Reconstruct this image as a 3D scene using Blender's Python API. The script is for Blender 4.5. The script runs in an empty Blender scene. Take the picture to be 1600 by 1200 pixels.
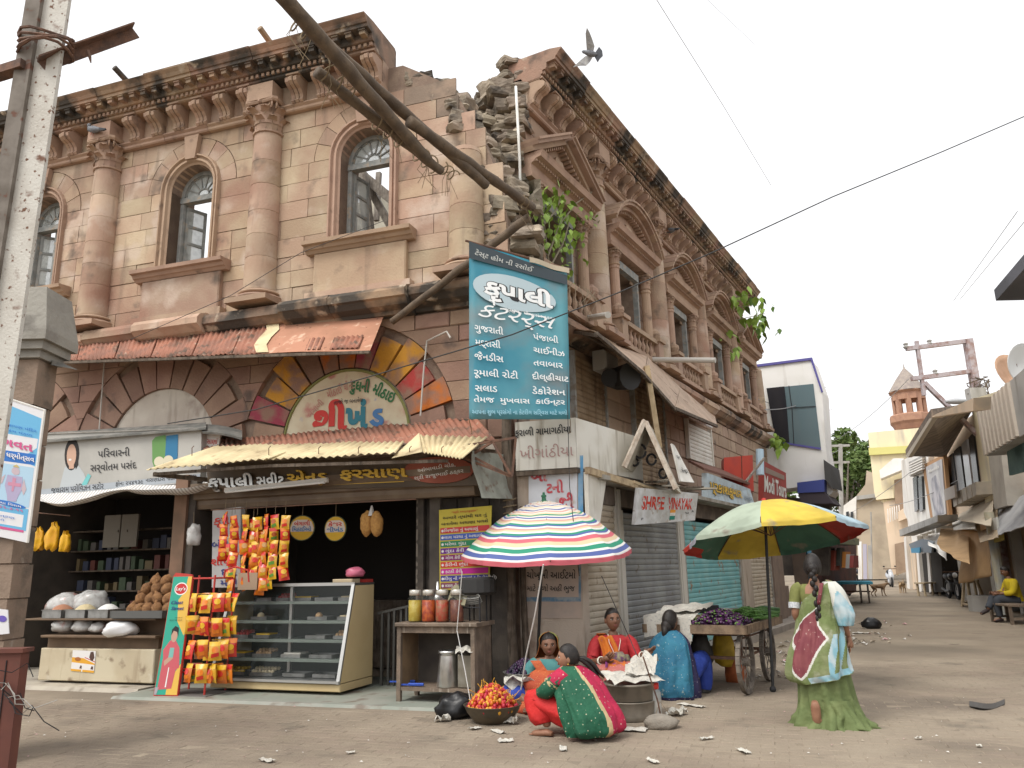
import bpy, math, random
from math import sin, cos, pi, radians, sqrt, atan2, hypot
from mathutils import Vector, Matrix, noise
from mathutils.geometry import tessellate_polygon
RN = random.Random(11)
SC = bpy.context.scene
COL = SC.collection
F, PITCH, ROLL, EYE = 1210.0, radians(13.4), radians(1.25), 1.5
fw = Vector((0, cos(PITCH), sin(PITCH)))
_r, _u = Vector((1, 0, 0)), Vector((1, 0, 0)).cross(fw)
rt = cos(ROLL) * _r - sin(ROLL) * _u
up = sin(ROLL) * _r + cos(ROLL) * _u
cam = bpy.data.cameras.new('camera')
cam.sensor_width, cam.lens, cam.clip_end, cam.clip_start = 36, F / 1600 * 36, 2000, 0.05
cam_ob = bpy.data.objects.new('camera', cam)
COL.objects.link(cam_ob)
m = Matrix((rt, up, -fw)).transposed().to_4x4()
m.translation = (0, 0, EYE)
cam_ob.matrix_world = m
SC.camera = cam_ob
SUN_EL, SUN_AZ = radians(56), radians(226)     # azimuth from +Y towards +X
wd = bpy.data.worlds.new('World')
SC.world = wd
wd.use_nodes = True
nt = wd.node_tree
bg = nt.nodes['Background']
sky = nt.nodes.new('ShaderNodeTexSky')
sky.sky_type = 'NISHITA'
sky.sun_disc = False
sky.sun_elevation, sky.sun_rotation = SUN_EL, SUN_AZ
sky.air_density, sky.dust_density, sky.ozone_density = 1.0, 6.0, 1.0
hs = nt.nodes.new('ShaderNodeHueSaturation')
hs.inputs['Saturation'].default_value = 0.16
nt.links.new(sky.outputs[0], hs.inputs['Color'])
mx = nt.nodes.new('ShaderNodeMix'); mx.data_type = 'RGBA'; mx.inputs[0].default_value = .62   # thick even cloud in front of the clear sky
mx.inputs[7].default_value = (7.6, 7.6, 7.7, 1)
nt.links.new(hs.outputs[0], mx.inputs[6]); nt.links.new(mx.outputs[2], bg.inputs[0])
bg.inputs[1].default_value = 0.15
sd = bpy.data.lights.new('sun', 'SUN')
sd.energy, sd.angle, sd.color = 1.3, radians(24), (1.0, 0.955, 0.88)
sun = bpy.data.objects.new('sun', sd)
COL.objects.link(sun)
sv = Vector((sin(SUN_AZ) * cos(SUN_EL), cos(SUN_AZ) * cos(SUN_EL), sin(SUN_EL)))
sun.rotation_euler = sv.to_track_quat('Z', 'Y').to_euler()
sun.location = sv * 60
vs = SC.view_settings
vs.view_transform, vs.look, vs.gamma, vs.use_curve_mapping = 'Standard', 'None', 1, False
vs.exposure = 0.5
SC.cycles.max_bounces = 6
SC.cycles.transparent_max_bounces = 12
SC.cycles.caustics_reflective = SC.cycles.caustics_refractive = False
def ray(px, py):
 return fw + (px - 800) / F * rt - (py - 600) / F * up
def G(px, py, z=0.0):
 d = ray(px, py); t = (z - EYE) / d.z
 return Vector((0, 0, EYE)) + t * d
def at(px, py, Y):
 d = ray(px, py)
 return Vector((0, 0, EYE)) + d * (Y / d.y)
def onplane(px, py, p0, n):
 d = ray(px, py); c = Vector((0, 0, EYE)); n = Vector(n)
 return c + d * ((Vector(p0) - c).dot(n) / d.dot(n))
class Frame:
 """a facade: u runs along it, n outwards, z up; s = -1 where the local x axis is -u"""
 def __init__(s, o, az, left):
  a = radians(az)
  s.o = Vector((o[0], o[1], 0)); s.u = Vector((sin(a), cos(a), 0))
  s.n = Vector((-cos(a), sin(a), 0)) if left else Vector((cos(a), -sin(a), 0))
  s.s = 1 if s.u.cross(s.n).z > 0 else -1
  x = s.u * s.s
  s.M = Matrix(((x.x, s.n.x, 0, s.o.x), (x.y, s.n.y, 0, s.o.y), (0, 0, 1, 0), (0, 0, 0, 1)))
 def P(s, u, n, z): return s.o + s.u * u + s.n * n + Vector((0, 0, z))
 def at(s, u=0, n=0, z=0, rz=0, sc=1):
  return Matrix.Translation(s.P(u, n, z)) @ s.M.to_3x3().to_4x4() @ Matrix.Rotation(rz, 4, 'Z') @ Matrix.Scale(sc, 4)
 def px(s, px, py, n=0.0):
  """(u, z) of the pixel on the plane n"""
  d = ray(px, py); c = Vector((0, 0, EYE))
  t = ((s.o + s.n * n - c).dot(s.n)) / d.dot(s.n); p = c + t * d
  return (p - s.o).dot(s.u), p.z
 def W(s, px, py, n=0.0):
  u, z = s.px(px, py, n); return s.P(u, n, z)
FL = Frame((0.04, 10.46), -71.9, False)
FL.n = Vector((-0.31068, -0.95052, 0)); FL.s = 1
FL.M = Matrix(((FL.u.x, FL.n.x, 0, FL.o.x), (FL.u.y, FL.n.y, 0, FL.o.y), (0, 0, 1, 0), (0, 0, 0, 1)))
FS = Frame((0.82, 10.14), 30.2, False)                       # the line of the shops down the right street
FR = Frame(FS.P(0, -1.2, 0)[:2], 30.2, False)                # the stone facade behind that line
FT = Frame((13.7, 21.9), 20.0, True)                         # the row across the street
MATS = {}
def mat(name, c, c2=None, s=5.0, lo=.42, hi=.62, rough=.85, bump=0.0, bs=60.0, metal=0.0, var=0.0, hue=0.0,
  spots=(), streak=None, alpha=1.0, trans=0.0, emit=None, spec=.35, wave=None, dots=None, local=False):
 if name in MATS: return MATS[name]
 M = bpy.data.materials.new(name); M.use_nodes = True
 n, L = M.node_tree.nodes, M.node_tree.links
 b = n['Principled BSDF']
 b.inputs['Roughness'].default_value = rough; b.inputs['Metallic'].default_value = metal
 b.inputs['Specular IOR Level'].default_value = spec
 C = lambda q: (q[0], q[1], q[2], 1)
 if local:
  tc = n.new('ShaderNodeTexCoord'); pos = tc.outputs['Object']
 else:
  ge = n.new('ShaderNodeNewGeometry'); pos = ge.outputs['Position']
 def nz(scale, det=4, st=None):
  t = n.new('ShaderNodeTexNoise'); t.inputs['Scale'].default_value = scale; t.inputs['Detail'].default_value = det
  src = pos
  if st:
   mp = n.new('ShaderNodeMapping'); mp.inputs['Scale'].default_value = st; L.new(pos, mp.inputs[0]); src = mp.outputs[0]
  L.new(src, t.inputs['Vector']); return t.outputs['Fac']
 def ramp(f, a, z):
  r = n.new('ShaderNodeMapRange'); r.inputs['From Min'].default_value = a; r.inputs['From Max'].default_value = z
  L.new(f, r.inputs['Value']); return r.outputs[0]
 def mix(f, a, z):
  x = n.new('ShaderNodeMix'); x.data_type = 'RGBA'
  if isinstance(f, float): x.inputs[0].default_value = f
  else: L.new(f, x.inputs[0])
  for i, q in ((6, a), (7, z)):
   if isinstance(q, tuple): x.inputs[i].default_value = C(q)
   else: L.new(q, x.inputs[i])
  return x.outputs[2]
 col = C(c)[:3]
 if c2: col = mix(ramp(nz(s), lo, hi), tuple(c), tuple(c2))
 if wave:  # (colour, scale, axis, threshold) painted stripes
  w = n.new('ShaderNodeTexWave'); w.inputs['Scale'].default_value = wave[1]; w.bands_direction = wave[2]
  L.new(pos, w.inputs['Vector']); col = mix(ramp(w.outputs['Fac'], wave[3] - .02, wave[3] + .02), col, tuple(wave[0]))
 if dots:  # (colour, scale, size) small tied dots
  v = n.new('ShaderNodeTexVoronoi'); v.inputs['Scale'].default_value = dots[1]; v.inputs['Randomness'].default_value = .55
  L.new(pos, v.inputs['Vector']); col = mix(ramp(v.outputs['Distance'], dots[2] + .05, dots[2] - .05), tuple(col) if isinstance(col, tuple) else col, tuple(dots[0]))
 if var or hue:
  oi = n.new('ShaderNodeObjectInfo'); g2 = n.new('ShaderNodeNewGeometry')
  ad = n.new('ShaderNodeMath'); ad.operation = 'ADD'; L.new(oi.outputs['Random'], ad.inputs[0]); L.new(g2.outputs['Random Per Island'], ad.inputs[1])
  fr = n.new('ShaderNodeMath'); fr.operation = 'FRACT'; L.new(ad.outputs[0], fr.inputs[0])
  m7 = n.new('ShaderNodeMath'); m7.operation = 'MULTIPLY'; m7.inputs[1].default_value = 7.31; L.new(fr.outputs[0], m7.inputs[0])
  f2 = n.new('ShaderNodeMath'); f2.operation = 'FRACT'; L.new(m7.outputs[0], f2.inputs[0])
  h = n.new('ShaderNodeHueSaturation')
  for src, k, mid, amp in ((fr, 'Value', 1.0, var), (f2, 'Hue', .5, hue)):
   r = n.new('ShaderNodeMapRange'); r.inputs['To Min'].default_value = mid - amp; r.inputs['To Max'].default_value = mid + amp
   L.new(src.outputs[0], r.inputs['Value']); L.new(r.outputs[0], h.inputs[k])
  if isinstance(col, tuple): h.inputs['Color'].default_value = C(col)
  else: L.new(col, h.inputs['Color'])
  col = h.outputs[0]
 for (sc, ss, a, z) in spots: col = mix(ramp(nz(ss, 6), a, z), col, tuple(sc))
 if streak: col = mix(ramp(nz(1.0, 5, streak[1]), streak[2], streak[3]), col, tuple(streak[0]))
 if isinstance(col, tuple): b.inputs['Base Color'].default_value = C(col)
 else: L.new(col, b.inputs['Base Color'])
 if bump:
  bp = n.new('ShaderNodeBump'); bp.inputs['Strength'].default_value = min(1, bump); bp.inputs['Distance'].default_value = .02
  L.new(nz(bs, 6), bp.inputs['Height']); L.new(bp.outputs[0], b.inputs['Normal'])
 if alpha < 1: b.inputs['Alpha'].default_value = alpha
 if trans: b.inputs['Transmission Weight'].default_value = trans
 if emit: b.inputs['Emission Color'].default_value = C(emit[0]); b.inputs['Emission Strength'].default_value = emit[1]
 M.diffuse_color = C(c); MATS[name] = M
 return M
def flat(name, c, rough=.6, **k): return mat(name, c, rough=rough, **k)
KIDS = {}
WM = {}                      # object name -> world matrix
I4 = Matrix.Identity(4)
def T(*p): return Matrix.Translation(Vector(p if len(p) == 3 else p[0]))
def RZ(a): return Matrix.Rotation(a, 4, 'Z')
def place(o, parent, W):
 WM[o.name] = W.copy()
 if parent: KIDS.setdefault(parent.name, []).append(o)
 if parent: o.parent = parent; o.matrix_parent_inverse = I4; o.matrix_basis = WM[parent.name].inverted() @ W
 else: o.matrix_basis = W
 COL.objects.link(o)
 return o
def tag(o, label=None, cat=None, group=None, kind=None):
 for k, v in (('label', label), ('category', cat), ('group', group), ('kind', kind)):
  if v: o[k] = v
 return o
def thing(name, label, cat, W, group=None, kind=None):
 if not isinstance(W, Matrix): W = T(W)
 o = bpy.data.objects.new(name, None); o.empty_display_size = .2
 return tag(place(o, None, W), label, cat, group, kind)
def inst(me, name, parent, W):
 return place(bpy.data.objects.new(name, me), parent, W)
def copy_tree(o, W, parent=None, label=None):
 """a thing, its parts and their sub-parts"""
 n = o.copy(); place(n, parent, W)
 if label: n['label'] = label
 inv = WM[o.name].inverted()
 for c in list(KIDS.get(o.name, [])): copy_tree(c, W @ inv @ WM[c.name], n)
 return n
class MB:
 """collects shapes into one mesh; s flips x for the mirrored frame"""
 def __init__(s, sx=1): s.v, s.f, s.mi, s.k, s.sx, s.sm = [], [], [], 0, sx, False
 def mat(s, k): s.k = k; return s
 def add(s, vs, fs):
  b = len(s.v)
  s.v += [(p[0] * s.sx, p[1], p[2]) for p in vs]
  for f in fs:
   f = [b + i for i in f]
   s.f.append(f[::-1] if s.sx < 0 else f); s.mi.append(s.k)
  return s
 def hexa(s, p): return s.add(p, [(3, 2, 1, 0), (4, 5, 6, 7), (0, 1, 5, 4), (1, 2, 6, 5), (2, 3, 7, 6), (3, 0, 4, 7)])
 def box(s, x0, x1, y0, y1, z0, z1):
  return s.hexa([(x0, y0, z0), (x1, y0, z0), (x1, y1, z0), (x0, y1, z0), (x0, y0, z1), (x1, y0, z1), (x1, y1, z1), (x0, y1, z1)])
 def bev(s, x0, x1, y0, y1, z0, z1, b):
  """box with its outer (y1) face edges chamfered"""
  p = [(x0, y0, z0), (x1, y0, z0), (x1, y0, z1), (x0, y0, z1), (x0, y1 - b, z0), (x1, y1 - b, z0), (x1, y1 - b, z1), (x0, y1 - b, z1),
    (x0 + b, y1, z0 + b), (x1 - b, y1, z0 + b), (x1 - b, y1, z1 - b), (x0 + b, y1, z1 - b)]
  return s.add(p, [(0, 1, 2, 3)[::1], (0, 4, 5, 1), (1, 5, 6, 2), (2, 6, 7, 3), (3, 7, 4, 0), (4, 8, 9, 5), (5, 9, 10, 6), (6, 10, 11, 7), (7, 11, 8, 4), (8, 11, 10, 9)])
 def tf(s, M, fn):
  """run fn(sub-builder), add it through matrix M"""
  q = MB(); q.k = s.k; fn(q); b = len(s.v)
  s.add([M @ Vector(p) for p in q.v], q.f); s.mi[-len(q.f):] = q.mi
  return s
 def bar(s, a, b, w, h=None, upv=(0, 0, 1)):
  """rectangular bar from a to b"""
  a, b = Vector(a), Vector(b); h = h or w; d = (b - a).normalized(); u = Vector(upv)
  if abs(d.dot(u)) > .98: u = Vector((1, 0, 0))
  x = d.cross(u).normalized() * w / 2; y = x.cross(d).normalized() * h / 2
  return s.hexa([a - x - y, a + x - y, a + x + y, a - x + y, b - x - y, b + x - y, b + x + y, b - x + y])
 def tube(s, pts, r, n=8, cap=True):
  pts = [Vector(p) for p in pts]; k = len(pts); rs = r if isinstance(r, (list, tuple)) else [r] * k
  vs, fs, pu = [], [], None
  for i, p in enumerate(pts):
   d = (pts[min(i + 1, k - 1)] - pts[max(i - 1, 0)]); d = d.normalized() if d.length > 1e-9 else Vector((0, 0, 1))
   if pu is None: pu = d.orthogonal().normalized()
   pu = (pu - d * pu.dot(d)); pu = pu.normalized() if pu.length > 1e-6 else d.orthogonal().normalized()
   w = d.cross(pu)
   for j in range(n):
    a = 2 * pi * j / n; vs.append(p + (pu * cos(a) + w * sin(a)) * rs[i])
  for i in range(k - 1):
   for j in range(n): fs.append((i * n + j, i * n + (j + 1) % n, (i + 1) * n + (j + 1) % n, (i + 1) * n + j))
  if cap: fs += [tuple(range(n))[::-1], tuple(range((k - 1) * n, k * n))]
  return s.add(vs, fs)
 def lathe(s, prof, n=16, c=(0, 0, 0), a0=0, a1=2 * pi, cap=True):
  full = abs(a1 - a0 - 2 * pi) < 1e-6; m = n if full else n + 1; vs, fs = [], []
  for r, z in prof:
   for j in range(m):
    a = a0 + (a1 - a0) * j / n; vs.append((c[0] + r * cos(a), c[1] + r * sin(a), c[2] + z))
  for i in range(len(prof) - 1):
   for j in range(n): fs.append((i * m + j, i * m + (j + 1) % m, (i + 1) * m + (j + 1) % m, (i + 1) * m + j))
  if cap:
   if prof[0][0] > 1e-4: fs.append(tuple(range(m))[::-1])
   if prof[-1][0] > 1e-4: fs.append(tuple(range((len(prof) - 1) * m, len(prof) * m)))
  return s.add(vs, fs)
 def prism(s, poly, y0, y1, holes=()):
  """polygon in (x, z), extruded along y from y0 to y1"""
  loops = [list(poly)] + [list(h) for h in holes]; flatp = [p for l in loops for p in l]; N = len(flatp)
  tri = tessellate_polygon([[Vector((p[0], p[1], 0)) for p in l] for l in loops])
  vs = [(p[0], y0, p[1]) for p in flatp] + [(p[0], y1, p[1]) for p in flatp]; fs = []
  for t in tri: fs += [tuple(t), tuple(i + N for i in t[::-1])]
  b = 0
  for l in loops:
   k = len(l)
   for i in range(k): j = (i + 1) % k; fs.append((b + i, b + j, N + b + j, N + b + i))
   b += k
  return s.add(vs, fs)
 def sweep(s, prof, x0, x1):
  """profile in (y, z) swept along x"""
  k = len(prof); vs = [(x0, p[0], p[1]) for p in prof] + [(x1, p[0], p[1]) for p in prof]
  fs = [(i, (i + 1) % k, k + (i + 1) % k, k + i) for i in range(k)]
  tri = tessellate_polygon([[Vector((p[0], p[1], 0)) for p in prof]])
  for t in tri: fs += [tuple(t), tuple(i + k for i in t[::-1])]
  return s.add(vs, fs)
 def grid(s, fn, nu, nv, wu=False):
  vs = [fn(i / nu, j / nv) for j in range(nv + 1) for i in range(nu if wu else nu + 1)]; m = nu if wu else nu + 1
  return s.add(vs, [(j * m + i, j * m + (i + 1) % m, (j + 1) * m + (i + 1) % m, (j + 1) * m + i) for j in range(nv) for i in range(nu)])
 def slab(s, fn, nu, nv, t):
  """a sheet fn(u, v) with thickness t"""
  P = [[Vector(fn(i / nu, j / nv)) for i in range(nu + 1)] for j in range(nv + 1)]; vs = []
  N = lambda j, i: (P[j][min(i + 1, nu)] - P[j][max(i - 1, 0)]).cross(P[min(j + 1, nv)][i] - P[max(j - 1, 0)][i]).normalized()
  for sg in (.5, -.5): vs += [P[j][i] + N(j, i) * t * sg for j in range(nv + 1) for i in range(nu + 1)]
  m = nu + 1; K = m * (nv + 1); ix = lambda j, i: j * m + i
  fs = [(ix(j, i), ix(j, i + 1), ix(j + 1, i + 1), ix(j + 1, i)) for j in range(nv) for i in range(nu)]
  fs += [tuple(K + q for q in f[::-1]) for f in fs]
  rim = [ix(0, i) for i in range(nu + 1)] + [ix(j, nu) for j in range(1, nv + 1)] + [ix(nv, i) for i in range(nu - 1, -1, -1)] + [ix(j, 0) for j in range(nv - 1, 0, -1)]
  fs += [(a, K + a, K + b, b) for a, b in zip(rim, rim[1:] + rim[:1])]
  return s.add(vs, fs)
 def corr(s, A, B, C, D, pitch=.076, amp=.012, t=.003, nv=2, wob=.0, seed=0):
  """corrugated sheet; A-B is the upper edge, C-D the lower one, waves run from upper to lower"""
  A, B, C, D = map(Vector, (A, B, C, D)); n = (B - A).cross(C - A).normalized(); w = (B - A).length; k = max(2, int(w / pitch)) * 4
  return s.slab(lambda u, v: A.lerp(B, u).lerp(C.lerp(D, u), v) + n * (amp * sin(u * k * pi / 2) + wob * noise.noise(Vector((u * 3 + seed, v * 2, seed)))), k, nv, t)
 def ball(s, c, r, nu=10, nv=7, nf=0, seed=0.0, fs=1.0):
  r = (r, r, r) if not isinstance(r, (tuple, list)) else r; c = Vector(c)
  def fn(u, v):
   a, b = 2 * pi * u, pi * (v - .5); d = Vector((cos(a) * cos(b), sin(a) * cos(b), sin(b)))
   k = 1 + nf * noise.noise(d * fs + Vector((seed, seed * 1.7, 3.1))) if nf else 1
   return c + Vector((d.x * r[0], d.y * r[1], d.z * r[2])) * k
  return s.grid(fn, nu, nv, True)
 def poly(s, pts): return s.add(pts, [tuple(range(len(pts)))])
 def mesh(s, name, mats, smooth=False):
  me = bpy.data.meshes.new(name); me.from_pydata([tuple(p) for p in s.v], [], s.f)
  for q in (mats if isinstance(mats, (list, tuple)) else [mats]): me.materials.append(q)
  if any(s.mi): me.polygons.foreach_set('material_index', s.mi)
  if smooth or s.sm: me.polygons.foreach_set('use_smooth', [True] * len(me.polygons))
  me.update(); return me
 def obj(s, name, mats, parent=None, W=None, smooth=False):
  """W=None: coordinates are the parent's own; W=matrix: given in that space. Without parent and in world space the origin goes to the base"""
  if W is None: W = WM[parent.name] if parent else I4
  if parent is None and W == I4 and s.v:
   xs, ys, zs = zip(*[tuple(p) for p in s.v]); c = ((min(xs) + max(xs)) / 2, (min(ys) + max(ys)) / 2, min(zs))
   s.v = [(p[0] - c[0], p[1] - c[1], p[2] - c[2]) for p in s.v]; W = T(c)
  return inst(s.mesh(name, mats, smooth), name, parent, W)
def autosmooth(o, ang=40):
 me = o.data
 me.polygons.foreach_set('use_smooth', [True] * len(me.polygons))
 me.set_sharp_from_angle(angle=radians(ang)); return o
def gu(t):
 """no shaping engine: the short i goes before its consonant by hand"""
 out = []
 for ch in t:
  if ch == '\u0abf':
   i = len(out) - 1
   while i >= 2 and out[i - 1] == '\u0acd': i -= 2
   out.insert(max(i, 0), ch)
  else: out.append(ch)
 return ''.join(out)
DG = None
def text_mb(body, h, w=None, bold=0.0, shear=0.0, depth=0.0, align='CENTER', sp=1.0):
 """flat lettering in the x-z plane facing -y, height h of a capital, fitted to width w; returns an MB"""
 cu = bpy.data.curves.new('lettering', 'FONT'); cu.body = gu(body); cu.align_x = align; cu.offset = bold; cu.shear = shear
 cu.extrude = depth / max(h, 1e-3) * .7; cu.resolution_u = 2; cu.space_character = sp
 o = bpy.data.objects.new('lettering', cu); COL.objects.link(o)
 bpy.context.view_layer.update()
 me = bpy.data.meshes.new_from_object(o.evaluated_get(bpy.context.evaluated_depsgraph_get()))
 k = h / .7; vs = [v.co for v in me.vertices]; fs = [tuple(p.vertices) for p in me.polygons]
 kx = k
 if w and vs:
  xs = [v.x for v in vs]; kx = w / max(max(xs) - min(xs), 1e-6);
  if align == 'CENTER': mx = (max(xs) + min(xs)) / 2; vs = [Vector((v.x - mx, v.y, v.z)) for v in vs]
 mb = MB(); mb.add([(v.x * kx, -v.z * k, v.y * k) for v in vs], fs)
 bpy.data.objects.remove(o); bpy.data.curves.remove(cu); bpy.data.meshes.remove(me)
 return mb
def quad_map(c00, c10, c01, c11, off=.004):
 """maps (x in 0..1, z in 0..1) on a four-cornered panel (bottom-left, bottom-right, top-left, top-right), off in front"""
 a, b, c, d = map(Vector, (c00, c10, c01, c11)); n = (b - a).cross(c - a).normalized()
 return lambda x, z, o=0: (a * (1 - x) + b * x) * (1 - z) + (c * (1 - x) + d * x) * z + n * (off + o)
class Panel:
 """a printed panel: shapes and lettering in panel units (x 0..1 left to right, z 0..1 bottom to top), each a few mm proud of the last"""
 def __init__(s, q, root, off=.004): s.f = quad_map(*q, off=off); s.root = root; s.k = 0; s.q = [Vector(p) for p in q]; s.w = ((s.q[1] - s.q[0]).length + (s.q[3] - s.q[2]).length) / 2; s.h = (s.q[2] - s.q[0]).length
 def shape(s, pts, m, name='print', z=1):
  s.k += z; mb = MB(); mb.add([s.f(p[0], p[1], s.k * .0011) for p in pts], [tuple(t) for t in tessellate_polygon([[Vector((p[0], p[1], 0)) for p in pts]])])
  return mb.obj(name, m, s.root, I4)
 def shapes(s, polys, mats, name='print'):
  mb = MB()
  for pts, k in polys:
   s.k += .25; mb.mat(k); mb.add([s.f(p[0], p[1], s.k * .0011) for p in pts], [tuple(t) for t in tessellate_polygon([[Vector((p[0], p[1], 0)) for p in pts]])])
  return mb.obj(name, mats, s.root, I4)
 def ell(s, cx, cz, rx, rz, n=20, a0=0, a1=2 * pi): return [(cx + rx * cos(a0 + (a1 - a0) * i / n), cz + rz * sin(a0 + (a1 - a0) * i / n)) for i in range(n + (0 if a1 - a0 > 6.2 else 1))]
 def text(s, items, m, name='lettering', up=2):
  """items: (string, cx, cz, height, width or None, bold, shear) in panel units"""
  mb = MB(); s.k += up; mats = m if isinstance(m, (list, tuple)) else [m]
  for it in items:
   b, cx, cz, h, w = it[:5]; bo = it[5] if len(it) > 5 else .012; sh = it[6] if len(it) > 6 else 0; mb.mat(it[7] if len(it) > 7 else 0)
   t = text_mb(b, h * s.h, w * s.w if w else None, bo, sh)
   rot = it[8] if len(it) > 8 else 0
   vs = [s.f(cx + (p[0] * cos(rot) - p[2] * sin(rot)) / s.w, cz + (p[0] * sin(rot) + p[2] * cos(rot)) / s.h, s.k * .0011) for p in t.v]; mb.add(vs, t.f)
  return tag(mb.obj(name, mats, s.root, I4), kind='stuff')
# ================================================================ materials of the place
STONE = mat('sandstone', (.385, .265, .185), (.46, .355, .25), s=1.3, var=.17, hue=.012, bump=.35, bs=30,
   spots=[((.56, .46, .38), 1.5, .54, .74), ((.30, .17, .12), .7, .52, .70), ((.14, .105, .08), 2.2, .60, .74)], streak=((.20, .145, .105), (3.5, 3.5, .5), .58, .78))
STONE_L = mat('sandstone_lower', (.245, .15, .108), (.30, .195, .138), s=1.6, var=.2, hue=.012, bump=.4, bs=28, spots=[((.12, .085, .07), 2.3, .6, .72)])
STONE_R = mat('sandstone_street_side', (.36, .25, .18), (.42, .305, .225), s=1.4, var=.12, hue=.008, bump=.35, bs=30, spots=[((.15, .11, .085), 2.7, .58, .72)])
SOOTY = mat('rain_blackened_sandstone', (.33, .24, .175), (.24, .18, .135), s=1.6, var=.15, bump=.35, bs=30, spots=[((.075, .065, .052), 2.2, .46, .62)])
CARVED = mat('carved_stone', (.40, .275, .195), (.34, .23, .165), s=2.5, var=.1, hue=.008, bump=.25, bs=40, spots=[((.16, .11, .08), 4, .6, .75)])
WEATHERED = mat('weathered_cornice_stone', (.33, .21, .14), (.27, .19, .13), s=2, var=.14, hue=.015, bump=.4, bs=30,
    spots=[((.065, .055, .045), 1.6, .47, .60), ((.44, .36, .27), 4.2, .62, .72)])
MORTAR = mat('old_mortar', (.20, .14, .105), (.26, .19, .14), s=6, bump=.4, bs=40)
RUBBLE = mat('broken_masonry', (.30, .245, .185), (.20, .165, .125), s=3, var=.25, hue=.012, bump=.8, bs=18, spots=[((.055, .047, .038), 2.2, .52, .66), ((.42, .35, .26), 3.5, .62, .72)])
GREYWOOD = mat('weathered_grey_wood', (.30, .27, .23), (.20, .17, .14), s=9, streak=((.12, .1, .085), (40, 40, 3), .5, .7), bump=.3, bs=50)
PLASTER = mat('stained_plaster', (.52, .47, .40), (.44, .38, .32), s=2, streak=((.25, .2, .16), (7, 7, .8), .55, .75), bump=.2, spots=[((.3, .24, .2), 3, .6, .75)])
GLASS_OLD = mat('frosted_old_glass', (.62, .66, .64), rough=.25, alpha=.55, spots=[((.4, .42, .4), 5, .5, .7)])
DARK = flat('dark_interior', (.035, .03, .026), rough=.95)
# ================================================================ the ruined stone building
BLD = thing('ruined_stone_building', 'ruined two storey carved sandstone building with a collapsed corner and arched windows', 'building', FL.at())
UC, WC = [.68, 4.25, 7.66, 11.05], [2.45, 5.82, 9.22, 12.6]          # left columns and windows
VC, XC = [3.6, 6.9, 10.1, 13.2, 16.2], [2.0, 5.2, 8.45, 11.6, 14.7]  # street-side columns and windows
R1, R2, SPR, SILL = .60, .93, 8.06, 6.55
def lerp_tab(tab, z):
 for (za, a), (zb, b) in zip(tab, tab[1:]):
  if z <= zb: return a + (b - a) * max(0, (z - za) / (zb - za))
 return tab[-1][1]
RUIN = [(5.7, .02), (6.9, .1), (7.4, .26), (7.75, .38), (8.0, .48), (8.23, .62), (8.6, .78), (8.9, .98), (9.1, 1.2)]
UZ = [5.62, 5.92, 6.2, 6.45, 6.77, 7.1, 7.42, 7.74, 8.06, 8.39, 8.72, 9.03]
def step(z):
 i = max(k for k in range(len(UZ)) if UZ[k] <= max(z, UZ[0]) + 1e-6); zm = (UZ[i] + UZ[min(i + 1, 11)]) / 2
 return lerp_tab(RUIN, zm) + (.09 * sin(i * 2.3) - .03 if zm > 7.2 else .015)
n_parts = [0]
def block_poly(fa, fb, z0, z1, g=.005):
 zs = [z0 + g + (z1 - z0 - 2 * g) * i / 4 for i in range(5)]
 L = [(fa(z) + g, z) for z in zs]; Rr = [(fb(z) - g, z) for z in zs]
 if max(b[0] - a[0] for a, b in zip(L, Rr)) < .05: return None
 Rr = [(max(b[0], a[0] + .004), b[1]) for a, b in zip(L, Rr)]
 def thin(p):
  q = [p[0]]
  for i in range(1, 4):
   a, b, c = q[-1], p[i], p[i + 1]
   if abs((b[0] - a[0]) * (c[1] - a[1]) - (c[0] - a[0]) * (b[1] - a[1])) > 1e-4: q.append(b)
  return q + [p[4]]
 return thin(L) + thin(Rr)[::-1]
def lay(frame, zs, fmin, fmax, openings, lens, material, name, depth, stuff=None, bev=0, jit=.006, skip=None, limit=300):
 """courses of cut stones between fmin(z) and fmax(z), cut round the openings; each stone a part, or joined into stuff"""
 for ci in range(len(zs) - 1):
  z0, z1 = zs[ci], zs[ci + 1]; zm = (z0 + z1) / 2
  cuts = []
  for op in openings:
   if any(op[0](z) < op[1](z) for z in (z0 + .02, zm, z1 - .02)): cuts.append(op)
  cuts.sort(key=lambda o: o[0](zm))
  iv, a = [], fmin
  for lo, hi in cuts: iv.append((a, lo)); a = hi
  iv.append((a, fmax))
  for fa, fb in iv:
   a, b = fa(zm), fb(zm)
   if b - a < .03 and fb(z1) - fa(z1) < .06 and fb(z0) - fa(z0) < .06: continue
   us, u = [], a + (RN.uniform(*lens) * (.5 if ci % 2 else 1))
   while u < b - lens[0] * .55: us.append(u); u += RN.uniform(*lens)
   fs = [fa] + [(lambda z, q=q: q) for q in us] + [fb]
   for i in range(len(fs) - 1):
    if skip and skip((fs[i](zm) + fs[i + 1](zm)) / 2, zm): continue
    p = block_poly(fs[i], fs[i + 1], z0, z1)
    if not p: continue
    j = RN.uniform(-jit, jit)
    mb = stuff or MB(frame.s)
    if bev and len(p) <= 5 and abs(p[0][0] - p[-2 if len(p) == 5 else -1][0]) > 0 and len(p) == 4:
     mb.bev(p[0][0], p[2][0], -depth, bev + j, p[0][1], p[2][1], .018)
    else: mb.prism(p, -depth, (bev or 0) + j)
    if not stuff: mb.obj(name, material(sum(q[0] for q in p) / len(p), zm) if callable(material) else material, BLD, frame.at()); n_parts[0] += 1
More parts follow.
